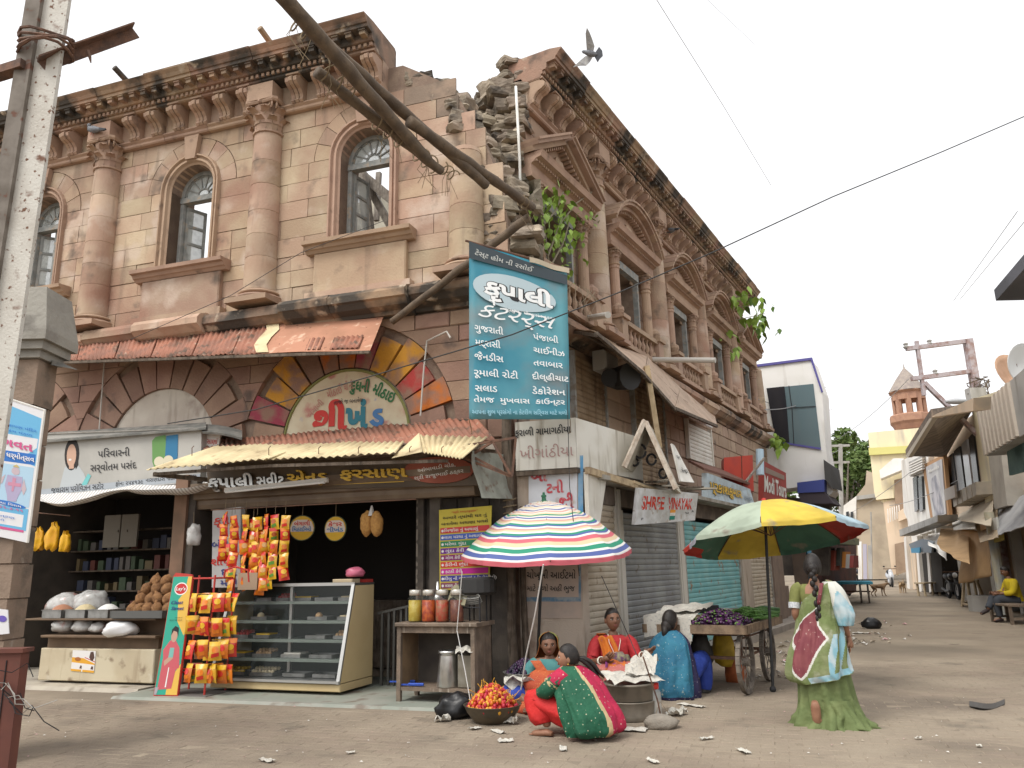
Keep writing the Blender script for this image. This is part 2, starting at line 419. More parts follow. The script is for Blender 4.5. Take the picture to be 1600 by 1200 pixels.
def arch_ops(c, hw_lo, z_lo, spring, Ro):
 def half(z):
  if z < z_lo: return -1
  if z <= spring: return hw_lo
  d = Ro * Ro - (z - spring) ** 2
  return sqrt(d) if d > 0 else -1
 return (lambda z: c - max(half(z), 0)), (lambda z: c + max(half(z), 0))
def rect_op(u0, u1, z0, z1): return (lambda z: u0 if z0 < z < z1 else (u0 + u1) / 2), (lambda z: u1 if z0 < z < z1 else (u0 + u1) / 2)
arcp = lambda c, z, r, a0, a1, n: [(c + r * cos(a0 + (a1 - a0) * i / n), z + r * sin(a0 + (a1 - a0) * i / n)) for i in range(n + 1)]
outer = [(13.9, 5.2), (13.9, 9.5), (1.8, 9.5)] + [(u, z) for z, u in RUIN[::-1]] + [(.02, 5.2)]
holes = [[(c - .44, SILL), (c + .44, SILL)] + arcp(c, SPR, .44, 0, pi, 12) for c in WC]
MB().prism(outer, -.6, -.03, holes).obj('wall_core', MORTAR, BLD)
ops = [arch_ops(c, R1 + .0, 6.45, SPR, R2) for c in WC]
lay(FL, UZ, step, lambda z: 11.6, ops, (.42, .95), lambda u, z: SOOTY if z > 7.9 and u < step(z) + .55 else STONE, 'stone_block', .03)
for c in WC[:3]:
 for i in range(9):
  a0, a1 = pi * i / 9 + .006, pi * (i + 1) / 9 - .006
  if i == 4: continue
  MB().prism(arcp(c, SPR, R1 + .01, a0, a1, 3) + arcp(c, SPR, R2 - .01, a1, a0, 3), -.03, RN.uniform(-.004, .006)).obj('voussoir', STONE, BLD)
  n_parts[0] += 1
 MB().prism([(c - .10, SPR + .5), (c + .10, SPR + .5), (c + .15, 9.01), (c - .15, 9.01)], -.03, .10).obj('keystone', CARVED, BLD)
def surround_mesh():
 prof = [(.0, -.32), (.0, -.02), (.03, .0), (.05, .05), (.085, .05), (.095, .02), (.12, .03), (.135, .075), (.16, .075), (.175, .0), (.175, -.03)]
 path = [((-.44, SILL), (-1, 0)), ((-.44, SPR), (-1, 0))] + [((.44 * cos(a), SPR + .44 * sin(a)), (cos(a), sin(a))) for a in [pi - pi * i / 14 for i in range(1, 14)]] + [((.44, SPR), (1, 0)), ((.44, SILL), (1, 0))]
 mb = MB(); k = len(prof); mb.add([(p[0] + d[0] * q[0], q[1], p[1] + d[1] * q[0]) for p, d in path for q in prof],
  [(i * k + j, i * k + j + 1, (i + 1) * k + j + 1, (i + 1) * k + j) for i in range(len(path) - 1) for j in range(k - 1)])
 return mb.mesh('window_surround', CARVED)
SUR = surround_mesh()
BLUEGREY = mat('faded_blue_grey_paint', (.22, .23, .22), (.31, .31, .29), s=7, spots=[((.36, .29, .22), 9, .58, .7)], bump=.2)
def frame_mb():
 m = MB()
 for s in (-1, 1): m.box(s * .44 - (.07 if s > 0 else 0), s * .44 + (.07 if s < 0 else 0), -.36, -.26, SILL, SPR)
 m.box(-.44, .44, -.37, -.24, SPR - .13, SPR - .03)
 for i in range(12):
  m.hexa([(x * r, y, SPR + zz * r) for r in (.37, .44) for (x, zz, y) in ((cos(pi * i / 12), sin(pi * i / 12), -.36), (cos(pi * (i + 1) / 12), sin(pi * (i + 1) / 12), -.36), (cos(pi * (i + 1) / 12), sin(pi * (i + 1) / 12), -.26), (cos(pi * i / 12), sin(pi * i / 12), -.26))])
 for i in range(1, 7):
  a = pi * i / 7; m.bar((.12 * cos(a), -.31, SPR + .12 * sin(a)), (.38 * cos(a), -.31, SPR + .38 * sin(a)), .022, .03, (0, 1, 0))
 for r in (.12, .37):
  p = arcp(0, SPR, r, 0, pi, 10)
  for a, b in zip(p, p[1:]): m.bar((a[0], -.31, a[1]), (b[0], -.31, b[1]), .03, .03, (0, 1, 0))
 return m
FRM = frame_mb().mesh('window_frame', BLUEGREY)
fan = MB(); fan.prism([(-.38, SPR - .03)] + arcp(0, SPR, .38, pi, 0, 12)[0:] + [(.38, SPR - .03)], -.318, -.312); FAN = fan.mesh('fanlight_pane', GLASS_OLD)
cs = MB(); W_, Hh = .37, SPR - .16 - SILL
for x in (0, W_ - .045): cs.box(x, x + .045, -.02, .02, 0, Hh)
for k in range(5): cs.box(.045, W_ - .045, -.018, .018, k * (Hh - .05) / 4, k * (Hh - .05) / 4 + .05)
CAS = cs.mesh('casement', BLUEGREY)
CPN = MB().box(.045, W_ - .045, -.004, .004, .05, Hh - .05).mesh('casement_pane', GLASS_OLD)
sil = [(-.1, 6.38), (.10, 6.38), (.14, 6.42), (.17, 6.43), (.20, 6.48), (.26, 6.49), (.27, 6.55), (-.1, 6.57)]
SILLM = MB().sweep(sil, -.93, .93).mesh('window_sill', CARVED)
APR = MB().bev(-.80, .80, 0, .1, 5.66, 6.378, .02).box(-.9, .9, 0, .16, 5.6, 5.72).mesh('apron_panel', STONE)
for i, c in enumerate(WC):
 for me, nm in ((SUR, 'window_surround'), (SILLM, 'window_sill'), (APR, 'apron_panel')): inst(me, nm, BLD, FL.at(c))
 w = inst(FRM, 'window_frame', BLD, FL.at(c)); inst(FAN, 'fanlight_pane', w, FL.at(c))
 for s, a in ((1, (1.38, 1.15, .75, .9)[i]), (-1, (.0, 1.45, 0, .9)[i])):
  if s < 0 and i == 0: continue
  M = FL.at(c + s * .37, -.34, SILL) @ RZ((pi + a) if s > 0 else -a)
  k = inst(CAS, 'casement', w, M); inst(CPN, 'casement_pane', k, M)
def capital_mb(r, h):
 m = MB(); m.lathe([(r * .92, 0), (r * .98, .03 * h), (r * 1.12, .05 * h), (r * 1.12, .10 * h), (r * .93, .12 * h), (r * .95, .5 * h), (r * 1.2, .86 * h)], 16)
 for row, (zb, zt, k, sc) in enumerate(((.12, .48, 8, 1.0), (.3, .72, 8, 1.1))):
  for i in range(k):
   a = 2 * pi * (i + .5 * row) / k; ca, sa = cos(a), sin(a); w = r * .34 * sc
   pts = []
   for t in range(6):
    z = zb + (zt - zb) * min(t, 4) / 4 - (.06 if t == 5 else 0); ro = r * (.96 + .1 * t * t / 10 + (.28 if t >= 4 else 0) + (.14 if t == 5 else 0)) * (1 + .1 * row)
    ww = w * (1, 1.12, 1.15, 1.05, .8, .35)[t]
    for sgn, dr in ((-1, -.04), (0, .04), (1, -.04)): pts.append(((ro + dr * r) * ca - sgn * ww * sa, (ro + dr * r) * sa + sgn * ww * ca, z * h))
   m.add(pts, [(t * 3 + q, t * 3 + q + 1, t * 3 + q + 4, t * 3 + q + 3) for t in range(5) for q in (0, 1)])
 for i in range(4):
  a = pi / 4 + pi / 2 * i; d = Vector((cos(a), sin(a), 0)); e = Vector((-sin(a), cos(a), 0))
  for sg in (-1, 1):
   c = d * r * 1.48 + e * sg * r * .16 + Vector((0, 0, .78 * h)); pts = []
   for t in range(13):
    b = t / 12 * 2 * pi * 1.4; q = r * .30 * (1 - t / 15); pts.append(c + d * cos(b + 1.2) * q + Vector((0, 0, sin(b + 1.2) * q)))
   m.tube(pts, [r * .085 * (1 - t / 26) for t in range(13)], 5)
  for sg in (-1, 1): m.tube([d * r * 1.0 + e * sg * r * .55 + Vector((0, 0, .55 * h)), d * r * 1.18 + e * sg * r * .38 + Vector((0, 0, .72 * h)), d * r * 1.36 + e * sg * r * .2 + Vector((0, 0, .88 * h))], r * .07, 5)
  f = Vector((cos(a + pi / 4), sin(a + pi / 4), 0)); m.ball(f * r * 1.28 + Vector((0, 0, .92 * h)), r * .16, 6, 5)
 ab = []
 for i in range(4):
  a = pi / 4 + pi / 2 * i
  for da, rr in ((-.11, 1.72), (.11, 1.72), (.45, 1.38), (pi / 4, 1.28), (pi / 2 - .45, 1.38)): ab.append((rr * r * cos(a + da), rr * r * sin(a + da)))
 k = len(ab); m.add([(x * q, y * q, z * h) for q, z in ((.94, .88), (1, .93), (1, 1.0)) for x, y in ab], [(l * k + i, l * k + (i + 1) % k, (l + 1) * k + (i + 1) % k, (l + 1) * k + i) for l in (0, 1) for i in range(k)] + [tuple(range(2 * k, 3 * k)), tuple(range(k))[::-1]])
 return m
def shaft_mb(r, h, drums, n=20):
 m = MB(); z = 0; hs_ = [RN.uniform(.8, 1.2) for _ in range(drums)]; tot = sum(hs_)
 for q in hs_:
  q = q * h / tot; f = lambda t: r * (1 - .12 * (t / h) ** 1.6)
  m.lathe([(f(z) - .006, z), (f(z), z + .007), (f(z + q), z + q - .007), (f(z + q) - .006, z + q)], n); z += q
 return m
def base_mb(r, h):
 m = MB(); m.box(-r * 1.42, r * 1.42, -r * 1.42, r * 1.42, 0, h * .36)
 m.lathe([(r * 1.38, h * .36), (r * 1.42, h * .45), (r * 1.38, h * .55), (r * 1.16, h * .6), (r * 1.12, h * .7), (r * 1.25, h * .75), (r * 1.27, h * .82), (r * 1.2, h * .9), (r * 1.03, h * .94), (r, h)], 20)
 return m
CR = .27
CAPM, SHM, BSM = capital_mb(CR * .88, .6).mesh('capital', CARVED), shaft_mb(CR, 2.76, 6).mesh('shaft', STONE), base_mb(CR, .24).mesh('column_base', CARVED)
for me in (SHM, BSM): me.polygons.foreach_set('use_smooth', [True] * len(me.polygons)); me.set_sharp_from_angle(angle=radians(35))
DOS = MB().box(-.25, .25, 0, .36, 9.2, 9.5).mesh('dosseret', CARVED)
def column(fr, u, full=True):
 b = inst(SHM, 'column', BLD, fr.at(u, .04, 5.88)); inst(BSM, 'column_base', b, fr.at(u, .04, 5.64)); inst(CAPM, 'capital', b, fr.at(u, .04, 8.62)); inst(DOS, 'dosseret', b, fr.at(u))
for u in UC[1:]: column(FL, u)
for u in VC[:4]: column(FR, u)
bc = shaft_mb(CR, 1.72, 4); bc.lathe([(CR * .9, 1.72), (CR * .8, 1.8), (CR * .4, 1.86), (0, 1.88)], 14)
o = bc.obj('broken_column', [STONE], BLD, FL.at(UC[0], .04, 5.88)); autosmooth(o, 35); o['label'] = 'column snapped off halfway beside the collapsed corner'; inst(BSM, 'column_base', o, FL.at(UC[0], .04, 5.64))
o2 = inst(o.data, 'broken_column', BLD, FR.at(VC[4], .04, 5.88)); inst(BSM, 'column_base', o2, FR.at(VC[4], .04, 5.64))
cons = [(0, 0), (.10, 0), (.13, .03), (.11, .07), (.13, .13), (.19, .19), (.27, .22), (.325, .26), (.335, .32), (.30, .36), (.24, .37), (.24, .4), (0, .4)]
bk = MB()
for k in range(3): bk.tf(T(-.077 + .077 * k, 0, 0) @ Matrix(((0, 1, 0, 0), (1, 0, 0, 0), (0, 0, 1, 0), (0, 0, 0, 1))), lambda q: q.prism([(a * (1.0 if k != 1 else 1.06), z) for a, z in cons], -.032, .032))
bk.box(-.12, .12, 0, .30, .4, .43); bk.box(-.1, .1, 0, .08, .02, .38)
BRK = bk.mesh('scroll_bracket', CARVED)
MOD = MB().box(-.05, .05, 0, .13, 0, .06).box(-.058, .058, 0, .15, .06, .085).mesh('modillion', WEATHERED)
def entab(fr, u0, u1, cols, den):
 s = fr.s
 u = u0; first = True
 while u < u1 - .05:
  L = min(RN.uniform(.85, 1.25), u1 - u); L = u1 - u if u1 - u - L < .4 else L; d = RN.uniform(-.012, .012); e = .09 if (first and fr is FL) else 0; first = False
  g = .004
  MB(s).sweep([(-.05, 9.03), (.08 + e, 9.03), (.1 + e, 9.05), (.1 + e, 9.09), (.14 + e, 9.12), (.14 + e, 9.14), (-.05, 9.14)], u + g, u + L - g).obj('architrave_stone', CARVED, BLD, fr.at())
  MB(s).sweep([(-.05, 9.14), (.06 + e, 9.14), (.06 + e, 9.54), (-.05, 9.54)], u + g, u + L - g).obj('frieze_stone', STONE, BLD, fr.at())
  b = .03 * RN.random()
  MB(s).sweep([(-.3, 9.54), (.30 + e, 9.545), (.33 + e, 9.56), (.33 + e, 9.60), (.36 + e, 9.60), (.36 + e, 9.665), (.42 + e, 9.67), (.44 + e, 9.70), (.44 + e, 9.785), (.60 + e + d, 9.79), (.605 + e + d, 9.845), (.63 + e + d, 9.85), (.66 + e + d, 9.90), (.71 + e + d, 9.945), (.72 + e + d, 9.985 - b), (.5 + d, 10.03 - b), (-.25, 10.04), (-.3, 10.0)], u + g, u + L - g).obj('cornice_stone', WEATHERED, BLD, fr.at())
  x = u + .03
  while x < u + L - .06: den.box(*sorted((s * x, s * (x + .05))), .34 + e, .39 + e, 9.603, 9.66) if s > 0 else den.box(-x - .05, -x, .34 + e, .39 + e, 9.603, 9.66); x += .1
  u += L
 n = int((u1 - u0) / .242)
 for i in range(n): inst(MOD, 'modillion', BLD, fr.at(u0 + .12 + i * .242, .43 + (.09 if fr is FL and i < 3 else 0), 9.70))
 u = u0 + .13
 while u < u1 - .1:
  if all(abs(u - c) > .34 for c in cols): inst(BRK, 'scroll_bracket', BLD, fr.at(u, .055 + (.09 if fr is FL and u < u0 + .9 else 0), 9.13))
  u += .483
for fr, a, b, cols in ((FL, 2.06, 12.6, UC), (FR, 1.05, 15.2, VC)):
 den = MB(); entab(fr, a, b, cols, den); tag(den.obj('dentil_course', CARVED, BLD, fr.at()), kind='stuff')
LEDGE = [(-.05, 5.2), (.06, 5.2), (.08, 5.25), (.2, 5.30), (.28, 5.38), (.31, 5.40), (.31, 5.50), (.25, 5.57), (.12, 5.62), (-.05, 5.64)]
for fr, a, b in ((FL, .55, 12.6), (FR, .75, 17.2)):
 u = a
 while u < b:
  L = min(RN.uniform(.8, 1.5), b - u); e = .1 if fr is FL and any(abs(u + L / 2 - c) < .95 for c in WC) else 0; dz = RN.uniform(-.02, .01)
  MB(fr.s).sweep([(y + (e if y > 0 else 0) + RN.uniform(-.012, .012), z + dz) for y, z in LEDGE], u + .005, u + L - .005).obj('ledge_stone', WEATHERED if RN.random() < .55 else STONE, BLD, fr.at()); u += L
 MB(fr.s).box(*((a, b) if fr.s > 0 else (a, b)), -.5, -.06, 5.18, 5.63).obj('ledge_core', MORTAR, BLD, fr.at())
AC, AR, AZ = [2.65, 6.05, 9.45], 1.08, 3.41
MB().prism([(-.02, 0), (1.2, 0), (1.2, 2.95), (4.72, 2.95), (4.72, 0), (5.05, 0), (5.05, 3.0), (8.9, 3.0), (8.9, 0), (13.9, 0), (13.9, 5.2), (-.02, 5.2)], -.6, -.07).obj('lower_wall_core', MORTAR, BLD)
PAINTED = [mat('powder_' + n, c, (.25, .145, .105), s=3.5, lo=.42, hi=.60, bump=.3, bs=30) for n, c in (('orange', (.46, .13, .02)), ('red', (.36, .045, .04)), ('yellow', (.50, .24, .03)), ('crimson', (.28, .045, .07)))]  # powder blotched over stone, its colours also dulled for the awning's shade
for ai, c in enumerate(AC):
 k = 13
 for i in range(k):
  a0, a1 = pi * i / k + .012, pi * (i + 1) / k - .012; ro = (1.62, 1.76)[i % 2] if i != k // 2 else 1.76
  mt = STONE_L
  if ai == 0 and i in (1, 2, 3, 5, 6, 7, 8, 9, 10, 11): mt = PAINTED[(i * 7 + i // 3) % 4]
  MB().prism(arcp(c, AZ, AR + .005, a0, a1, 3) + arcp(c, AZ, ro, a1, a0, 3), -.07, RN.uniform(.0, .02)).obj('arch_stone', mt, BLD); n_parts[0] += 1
 MB().prism([(c - AR, AZ - .5), (c + AR, AZ - .5)] + arcp(c, AZ, AR, 0, pi, 24), -.07, -.045).obj('tympanum', PLASTER, BLD)
ops = [arch_ops(c, AR + .7, 3.40, AZ, 1.77) for c in AC] + [rect_op(1.2, 4.72, -1, 2.95), rect_op(5.05, 8.9, -1, 3.0)]
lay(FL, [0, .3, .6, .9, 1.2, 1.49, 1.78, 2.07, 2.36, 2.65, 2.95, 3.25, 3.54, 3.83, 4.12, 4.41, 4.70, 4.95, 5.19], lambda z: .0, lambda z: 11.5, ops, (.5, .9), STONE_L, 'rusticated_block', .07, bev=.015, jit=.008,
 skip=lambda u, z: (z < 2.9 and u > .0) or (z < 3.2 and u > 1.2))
EDGE_R = [(5.2, .5), (6.0, .6), (7, .75), (8, .8), (9, .95), (9.6, 1.1)]
MB(-1).prism([(17.0, 0), (17.0, 7.4), (16.5, 7.9), (16.1, 8.8), (15.3, 9.2), (15.2, 9.6), (1.0, 9.6)] + [(u, z) for z, u in EDGE_R[::-1]] + [(.2, 5.1), (.2, 0)], -.85, -.03,
 [[(c - .5, 6.0), (c + .5, 6.0), (c + .5, 7.4), (c - .5, 7.4)] for c in XC]).obj('street_wall_core', MORTAR, BLD, FR.at())
sb = MB(-1)
lay(FR, [5.62 + .34 * i for i in range(11)], lambda z: lerp_tab(EDGE_R, z) + .01, lambda z: 16.9 if z < 7.5 else 15.4, [rect_op(c - .56, c + .56, 5.9, 7.45) for c in XC], (.45, .95), STONE_R, '', .03, stuff=sb)
lay(FR, [2.6 + .325 * i for i in range(9)], lambda z: .25, lambda z: 17.0, [], (.5, .95), STONE_R, '', .03, stuff=sb, bev=.03)
tag(sb.obj('street_side_stonework', STONE_R, BLD, FR.at()), kind='stuff')
AE_E = [(0, 7.62), (.22, 7.62), (.24, 7.68), (.22, 7.70), (.22, 7.84), (.27, 7.86), (.31, 7.9), (.40, 7.92), (.42, 7.98), (.44, 8.02), (0, 8.02)]
aee = MB().sweep(AE_E, -1.18, 1.18)
for i in range(30): aee.box(-1.15 + i * .0785, -1.11 + i * .0785, .24, .32, 7.86, 7.905)
AEE = aee.mesh('aedicule_entablature', CARVED)
def pediment(seg):
 m = MB(); half, rise = 1.24, .72 if not seg else .66
 if seg:
  Rr = (half * half + rise * rise) / (2 * rise); zc = 8.02 + rise - Rr; a = math.asin(half / Rr); pts = [(Rr * sin(t), zc + Rr * cos(t)) for t in [-a + 2 * a * i / 14 for i in range(15)]]
 else: pts = [(-half, 8.02), (0, 8.02 + rise), (half, 8.02)]
 def rake(t0, t1, y1, n=1):
  for p, q in zip(pts, pts[1:]):
   d = Vector((q[0] - p[0], q[1] - p[1])).normalized(); nn = Vector((-d.y, d.x)); nn = nn if nn.y > 0 else -nn
   A = [(p[0] + nn.x * t, y, p[1] + nn.y * t) for t in (t0, t1) for y in (0, y1)]; B = [(q[0] + nn.x * t, y, q[1] + nn.y * t) for t in (t0, t1) for y in (0, y1)]
   m.hexa([A[0], B[0], B[1], A[1], A[2], B[2], B[3], A[3]])
 rake(-.02, .06, .30); rake(.06, .12, .42); rake(.12, .16, .46)
 m.prism([(-half, 8.02)] + pts + [(half, 8.02)] if seg else pts, 0, .10)
 for p, q in zip(pts, pts[1:]):
  L = hypot(q[0] - p[0], q[1] - p[1]); k = max(1, int(L / .085))
  for i in range(k):
   t = (i + .5) / k; x, z = p[0] + (q[0] - p[0]) * t, p[1] + (q[1] - p[1]) * t
   if z > 8.1: m.box(x - .02, x + .02, .1, .24, z - .085, z - .03)
 m.ball((0, .12, 8.02 + rise * .42), (.2, .08, .15), 10, 6, .35, 2, 3); m.ball((-.3, .1, 8.15), (.14, .06, .08), 8, 5, .4, 4, 3); m.ball((.3, .1, 8.15), (.14, .06, .08), 8, 5, .4, 5, 3)
 return m.mesh('segmental_pediment' if seg else 'triangular_pediment', CARVED)
PT, PS = pediment(False), pediment(True)
sc_ = MB(); sc_.lathe([(.14, 0), (.14, .06), (.12, .09), (.105, .12), (.095, 1.42), (.11, 1.44), (.11, 1.48), (.095, 1.5)], 14); scap = MB(); scap.tf(T(0, 0, 1.5), lambda q: (lambda c: q.add(c.v, c.f))(capital_mb(.105, .34)))
SCO, SCC = sc_.mesh('slender_column', CARVED), scap.mesh('slender_capital', CARVED)
WIN = MB().box(-.56, -.5, -.03, .08, 5.9, 7.46).box(.5, .56, -.03, .08, 5.9, 7.46).box(-.56, .56, -.03, .1, 7.4, 7.56).box(-.5, -.42, -.5, -.4, 6.0, 7.4).box(.42, .5, -.5, -.4, 6.0, 7.4).box(-.42, .42, -.5, -.4, 7.28, 7.4).box(-.03, .03, -.5, -.4, 6.0, 7.28).box(-.42, .42, -.49, -.41, 6.68, 6.74)
WINM = WIN.mesh('street_window', BLUEGREY); WPN = MB().box(-.42, .42, -.455, -.445, 6.0, 7.28).mesh('window_pane', mat('dusty_dark_glass', (.10, .11, .11), rough=.3, spots=[((.25, .25, .23), 4, .5, .7)]))
PDS = MB().box(-.17, .17, .0, .36, 5.62, 5.70).box(-.14, .14, .0, .33, 5.70, 6.12).box(-.18, .18, .0, .38, 6.12, 6.2)
PDS.lathe([(.04, 6.2), (.1, 6.24), (.13, 6.31), (.12, 6.38), (.06, 6.43), (.04, 6.46), (0, 6.47)], 10, (0, .19, 0)); PDSM = PDS.mesh('balustrade_pedestal', CARVED)
RAIL = MB().box(-.9, .9, .1, .31, 6.06, 6.15).box(-.9, .9, .12, .29, 5.62, 5.70).mesh('balustrade_rail', CARVED)
BAL = MB(); BAL.lathe([(.05, 0), (.055, .04), (.03, .07), (.055, .14), (.06, .18), (.035, .26), (.028, .3), (.045, .33), (.05, .36)], 8); BALM = BAL.mesh('baluster', CARVED)
for i, c in enumerate(XC):
 w = inst(WINM, 'street_window', BLD, FR.at(c)); inst(WPN, 'window_pane', w, FR.at(c)); inst(AEE, 'aedicule_entablature', BLD, FR.at(c, 0, .03)); inst(PT if i in (0, 4) else PS, 'pediment', BLD, FR.at(c, 0, .04))
 for s in (-1, 1):
  k = inst(SCO, 'slender_column', BLD, FR.at(c + s * .86, .13, 5.8)); inst(SCC, 'slender_capital', k, FR.at(c + s * .86, .13, 5.8)); inst(PDSM, 'balustrade_pedestal', BLD, FR.at(c + s * 1.0, .02))
 r = inst(RAIL, 'balustrade', BLD, FR.at(c, .02))
 for q in range(7): inst(BALM, 'baluster', r, FR.at(c - .66 + .22 * q, .225, 5.7))
SM = []
for k in range(7):
 m = MB(); a = (RN.uniform(.15, .26), RN.uniform(.13, .2), RN.uniform(.08, .13))
 def fn(p, a=a, k=k):
  d = Vector(p); d = d * (.72 + .28 / max(d.length, .5)); q = 1 + .30 * noise.noise(d * .9 + Vector((k * 5.1, k, 2))) + .16 * noise.noise(d * 2.6 + Vector((k, 3, 1)))
  return Vector((d.x * a[0], d.y * a[1], d.z * a[2])) * q
 for ax in range(3):
  for sg in (-1, 1):
   def fc(u, v, ax=ax, sg=sg): q = [2 * u - 1, (2 * v - 1) * sg]; q.insert(ax, sg); return fn(q)
   m.grid(fc, 4, 4)
 SM.append(m.mesh('rubble_stone', RUBBLE, False))
def stone(p, sc=1.0, nm='rubble_stone'):
 inst(RN.choice(SM), nm, BLD, T(p) @ Matrix.Rotation(RN.uniform(0, 6.3), 4, 'Z') @ Matrix.Rotation(RN.uniform(-.2, .2), 4, 'X') @ Matrix.Scale(sc * RN.uniform(.8, 1.25), 4))
for iz in range(23):                                     # the torn end of the street wall
 z = 5.3 + iz * .2; e = lerp_tab(EDGE_R, z)
 for k in range(4):
  stone(FR.P(e - RN.uniform(-.18, .10), -.12 - .22 * k + RN.uniform(-.06, .06), z + RN.uniform(-.07, .07)))
for iz in range(17):                                     # and of the front wall
 z = 5.9 + iz * .19; e = lerp_tab(RUIN, z)
 for k in range(2): stone(FL.P(e + RN.uniform(.02, .14) + (.15 if k == 0 else 0), -.18 - .3 * k, z + RN.uniform(-.05, .05)), .9)
for iz in range(12):                                     # foot of the collapse
 for k in range(4):
  t = RN.random(); z = 5.25 + iz * .17
  if RN.random() < 1 - iz / 16: stone(FL.P(.35 - .62 * t, -.12 - .4 * RN.random(), z), 1.05)
for k in range(14): stone(FR.P(RN.uniform(1.0, 1.9), RN.uniform(-.7, .4) - .1, 10.03 + .06 * RN.random()), .6)
for k in range(16): stone(FL.P(RN.uniform(1.15, 1.95), RN.uniform(-.55, -.15), 9.02 + .3 * RN.random()), .8)
mbc = MB(); mbc.tf(I4, lambda q: q.grid(lambda u, v: FL.P(.42 - .75 * u, -.5 + .3 * noise.noise(Vector((u * 4, v * 9, 1))), 5.1 + 2.2 * v), 8, 16))
mbc.tf(I4, lambda q: q.grid(lambda u, v: FR.P(lerp_tab(EDGE_R, 5.2 + 4.5 * v) + .12 + .14 * noise.noise(Vector((u * 5, v * 14, 7))), -.9 * u - .02, 5.2 + 4.6 * v), 8, 30))
mbc.obj('broken_core', RUBBLE, BLD, I4)
LIME = mat('old_limewash', (.55, .52, .42), (.42, .38, .3), s=1.5, bump=.3, spots=[((.2, .17, .13), 2, .55, .7)])
uw, zw = FL.px(545, 322, -6); ux, zx = FL.px(640, 345, -6); MB().prism([(uw, 0), (uw, zw), (uw - .9, zw + .15), ((uw + ux) / 2, zx + .3), (ux, zx), (ux, 0)], -6.5, -6).obj('inner_wall', LIME, BLD)
for (a, b, n_, w) in (((552, 262), (640, 335), -2.4, .16), ((566, 270), (581, 400), -2.2, .15), ((574, 288), (615, 362), -2.5, .12), ((592, 270), (588, 345), -3.5, .09)):
 MB().bar((lambda q: (q[0], n_, q[1]))(FL.px(*a, n_)), (lambda q: (q[0], n_, q[1]))(FL.px(*b, n_)), w, w * 1.15).obj('roof_timber', GREYWOOD, BLD)
MB().box(1.0, 13.0, -2.2, -2.1, 0, 6.0).obj('dark_backing_sheet', DARK, BLD)  # near-black upright sheet behind the front wall, from ground to upper floor
for k in range(14): stone(FL.P(4.9 + .6 * RN.random(), -1.4 - .5 * RN.random(), 6.3 + 1.0 * RN.random() * (1 - k / 14)), 1.0)
for u in (6.95, 3.95): MB().tube([(u, .25, 10.0), (u + .05, .78, 10.2)], .05, 8).obj('water_spout', WEATHERED, BLD)
# ================================================================ the front: awnings, signs, shops
RUST_RED = mat('red_painted_corrugated_iron', (.36, .155, .10), (.27, .13, .09), s=3, spots=[((.13, .085, .06), 5, .52, .66), ((.45, .3, .22), 9, .62, .72)], bump=.2, rough=.7)
CREAM_TIN = mat('cream_corrugated_sheet', (.66, .56, .34), (.52, .42, .25), s=3, spots=[((.3, .22, .13), 6, .6, .75)], rough=.7)
TIMBER = mat('dark_old_timber', (.10, .075, .055), (.16, .125, .095), s=7, streak=((.05, .04, .03), (30, 30, 3), .5, .7), bump=.4, bs=40)
BAMBOO = mat('weathered_bamboo', (.15, .11, .075), (.095, .07, .05), s=6, streak=((.10, .075, .055), (20, 20, 20), .55, .7), bump=.3, bs=60)
ROPE = flat('jute_rope', (.20, .15, .09), .9)
IRON = mat('rusty_iron', (.16, .085, .055), (.10, .06, .045), s=12, bump=.3, bs=80, rough=.75, metal=.2)
STEEL = mat('worn_stainless_steel', (.62, .62, .60), (.5, .5, .48), s=10, rough=.32, metal=.95)
WHITE = mat('off_white_paint', (.72, .70, .66), (.62, .60, .55), s=4)
BLACK = flat('black_print', (.02, .02, .022), .6)
GOLD = mat('gold_letters', (.60, .38, .06), rough=.4, metal=.5)
def quad(fr, n, tl, tr, bl, br): return [fr.W(*bl, n), fr.W(*br, n), fr.W(*tl, n), fr.W(*tr, n)]
def quadat(Y, tl, tr, bl, br, Y2=None):
 Y2 = Y2 or Y; return [at(*bl, Y), at(*br, Y2), at(*tl, Y), at(*tr, Y2)]
def board(name, label, cat, q, th, m, group=None, back=None):
 """a flat board with its printed panel; q = bottom-left, bottom-right, top-left, top-right"""
 c = sum((Vector(p) for p in q), Vector()) / 4; root = thing(name, label, cat, (c.x, c.y, min(p[2] for p in q)), group)
 nrm = (Vector(q[1]) - q[0]).cross(Vector(q[2]) - q[0]).normalized(); v = [Vector(p) - nrm * th for p in q] + [Vector(p) for p in q]
 mb = MB(); mb.hexa([v[0], v[1], v[3], v[2], v[4], v[5], v[7], v[6]]); mb.obj('panel', m, root, I4)
 return root, Panel(q, root)
aw = thing('corrugated_awning', 'long sagging red corrugated awning under the stone ledge above the left shop', 'awning', FL.at(5.3, .1, 5.2))
A, B, C, D = FL.W(70, 535, .1), FL.W(600, 492, .1), FL.W(66, 565, .55), FL.W(578, 547, .85)
ts = [0, .12, .25, .37, .5, .62, .71]
for a, b in zip(ts, ts[1:]): MB().corr(A.lerp(B, a), A.lerp(B, b + .006), C.lerp(D, a), C.lerp(D, b + .006) + Vector((0, 0, RN.uniform(-.02, .01))), .085, .014, wob=.03, seed=a).obj('corrugated_sheet', RUST_RED, aw, I4, True)
RUST_FLAT = mat('red_flat_sheet_with_rust', (.45, .22, .14), (.36, .18, .11), s=2, spots=[((.10, .05, .03), 14, .66, .7), ((.62, .42, .3), 5, .6, .7)], bump=.1)
P_ = lambda t, v: A.lerp(B, t).lerp(C.lerp(D, t), v)
MB().slab(lambda u, v: P_(.71 + .29 * u, v) + Vector((0, 0, .012 * sin(u * 5))), 8, 3, .004).obj('flat_sheet', RUST_FLAT, aw, I4)
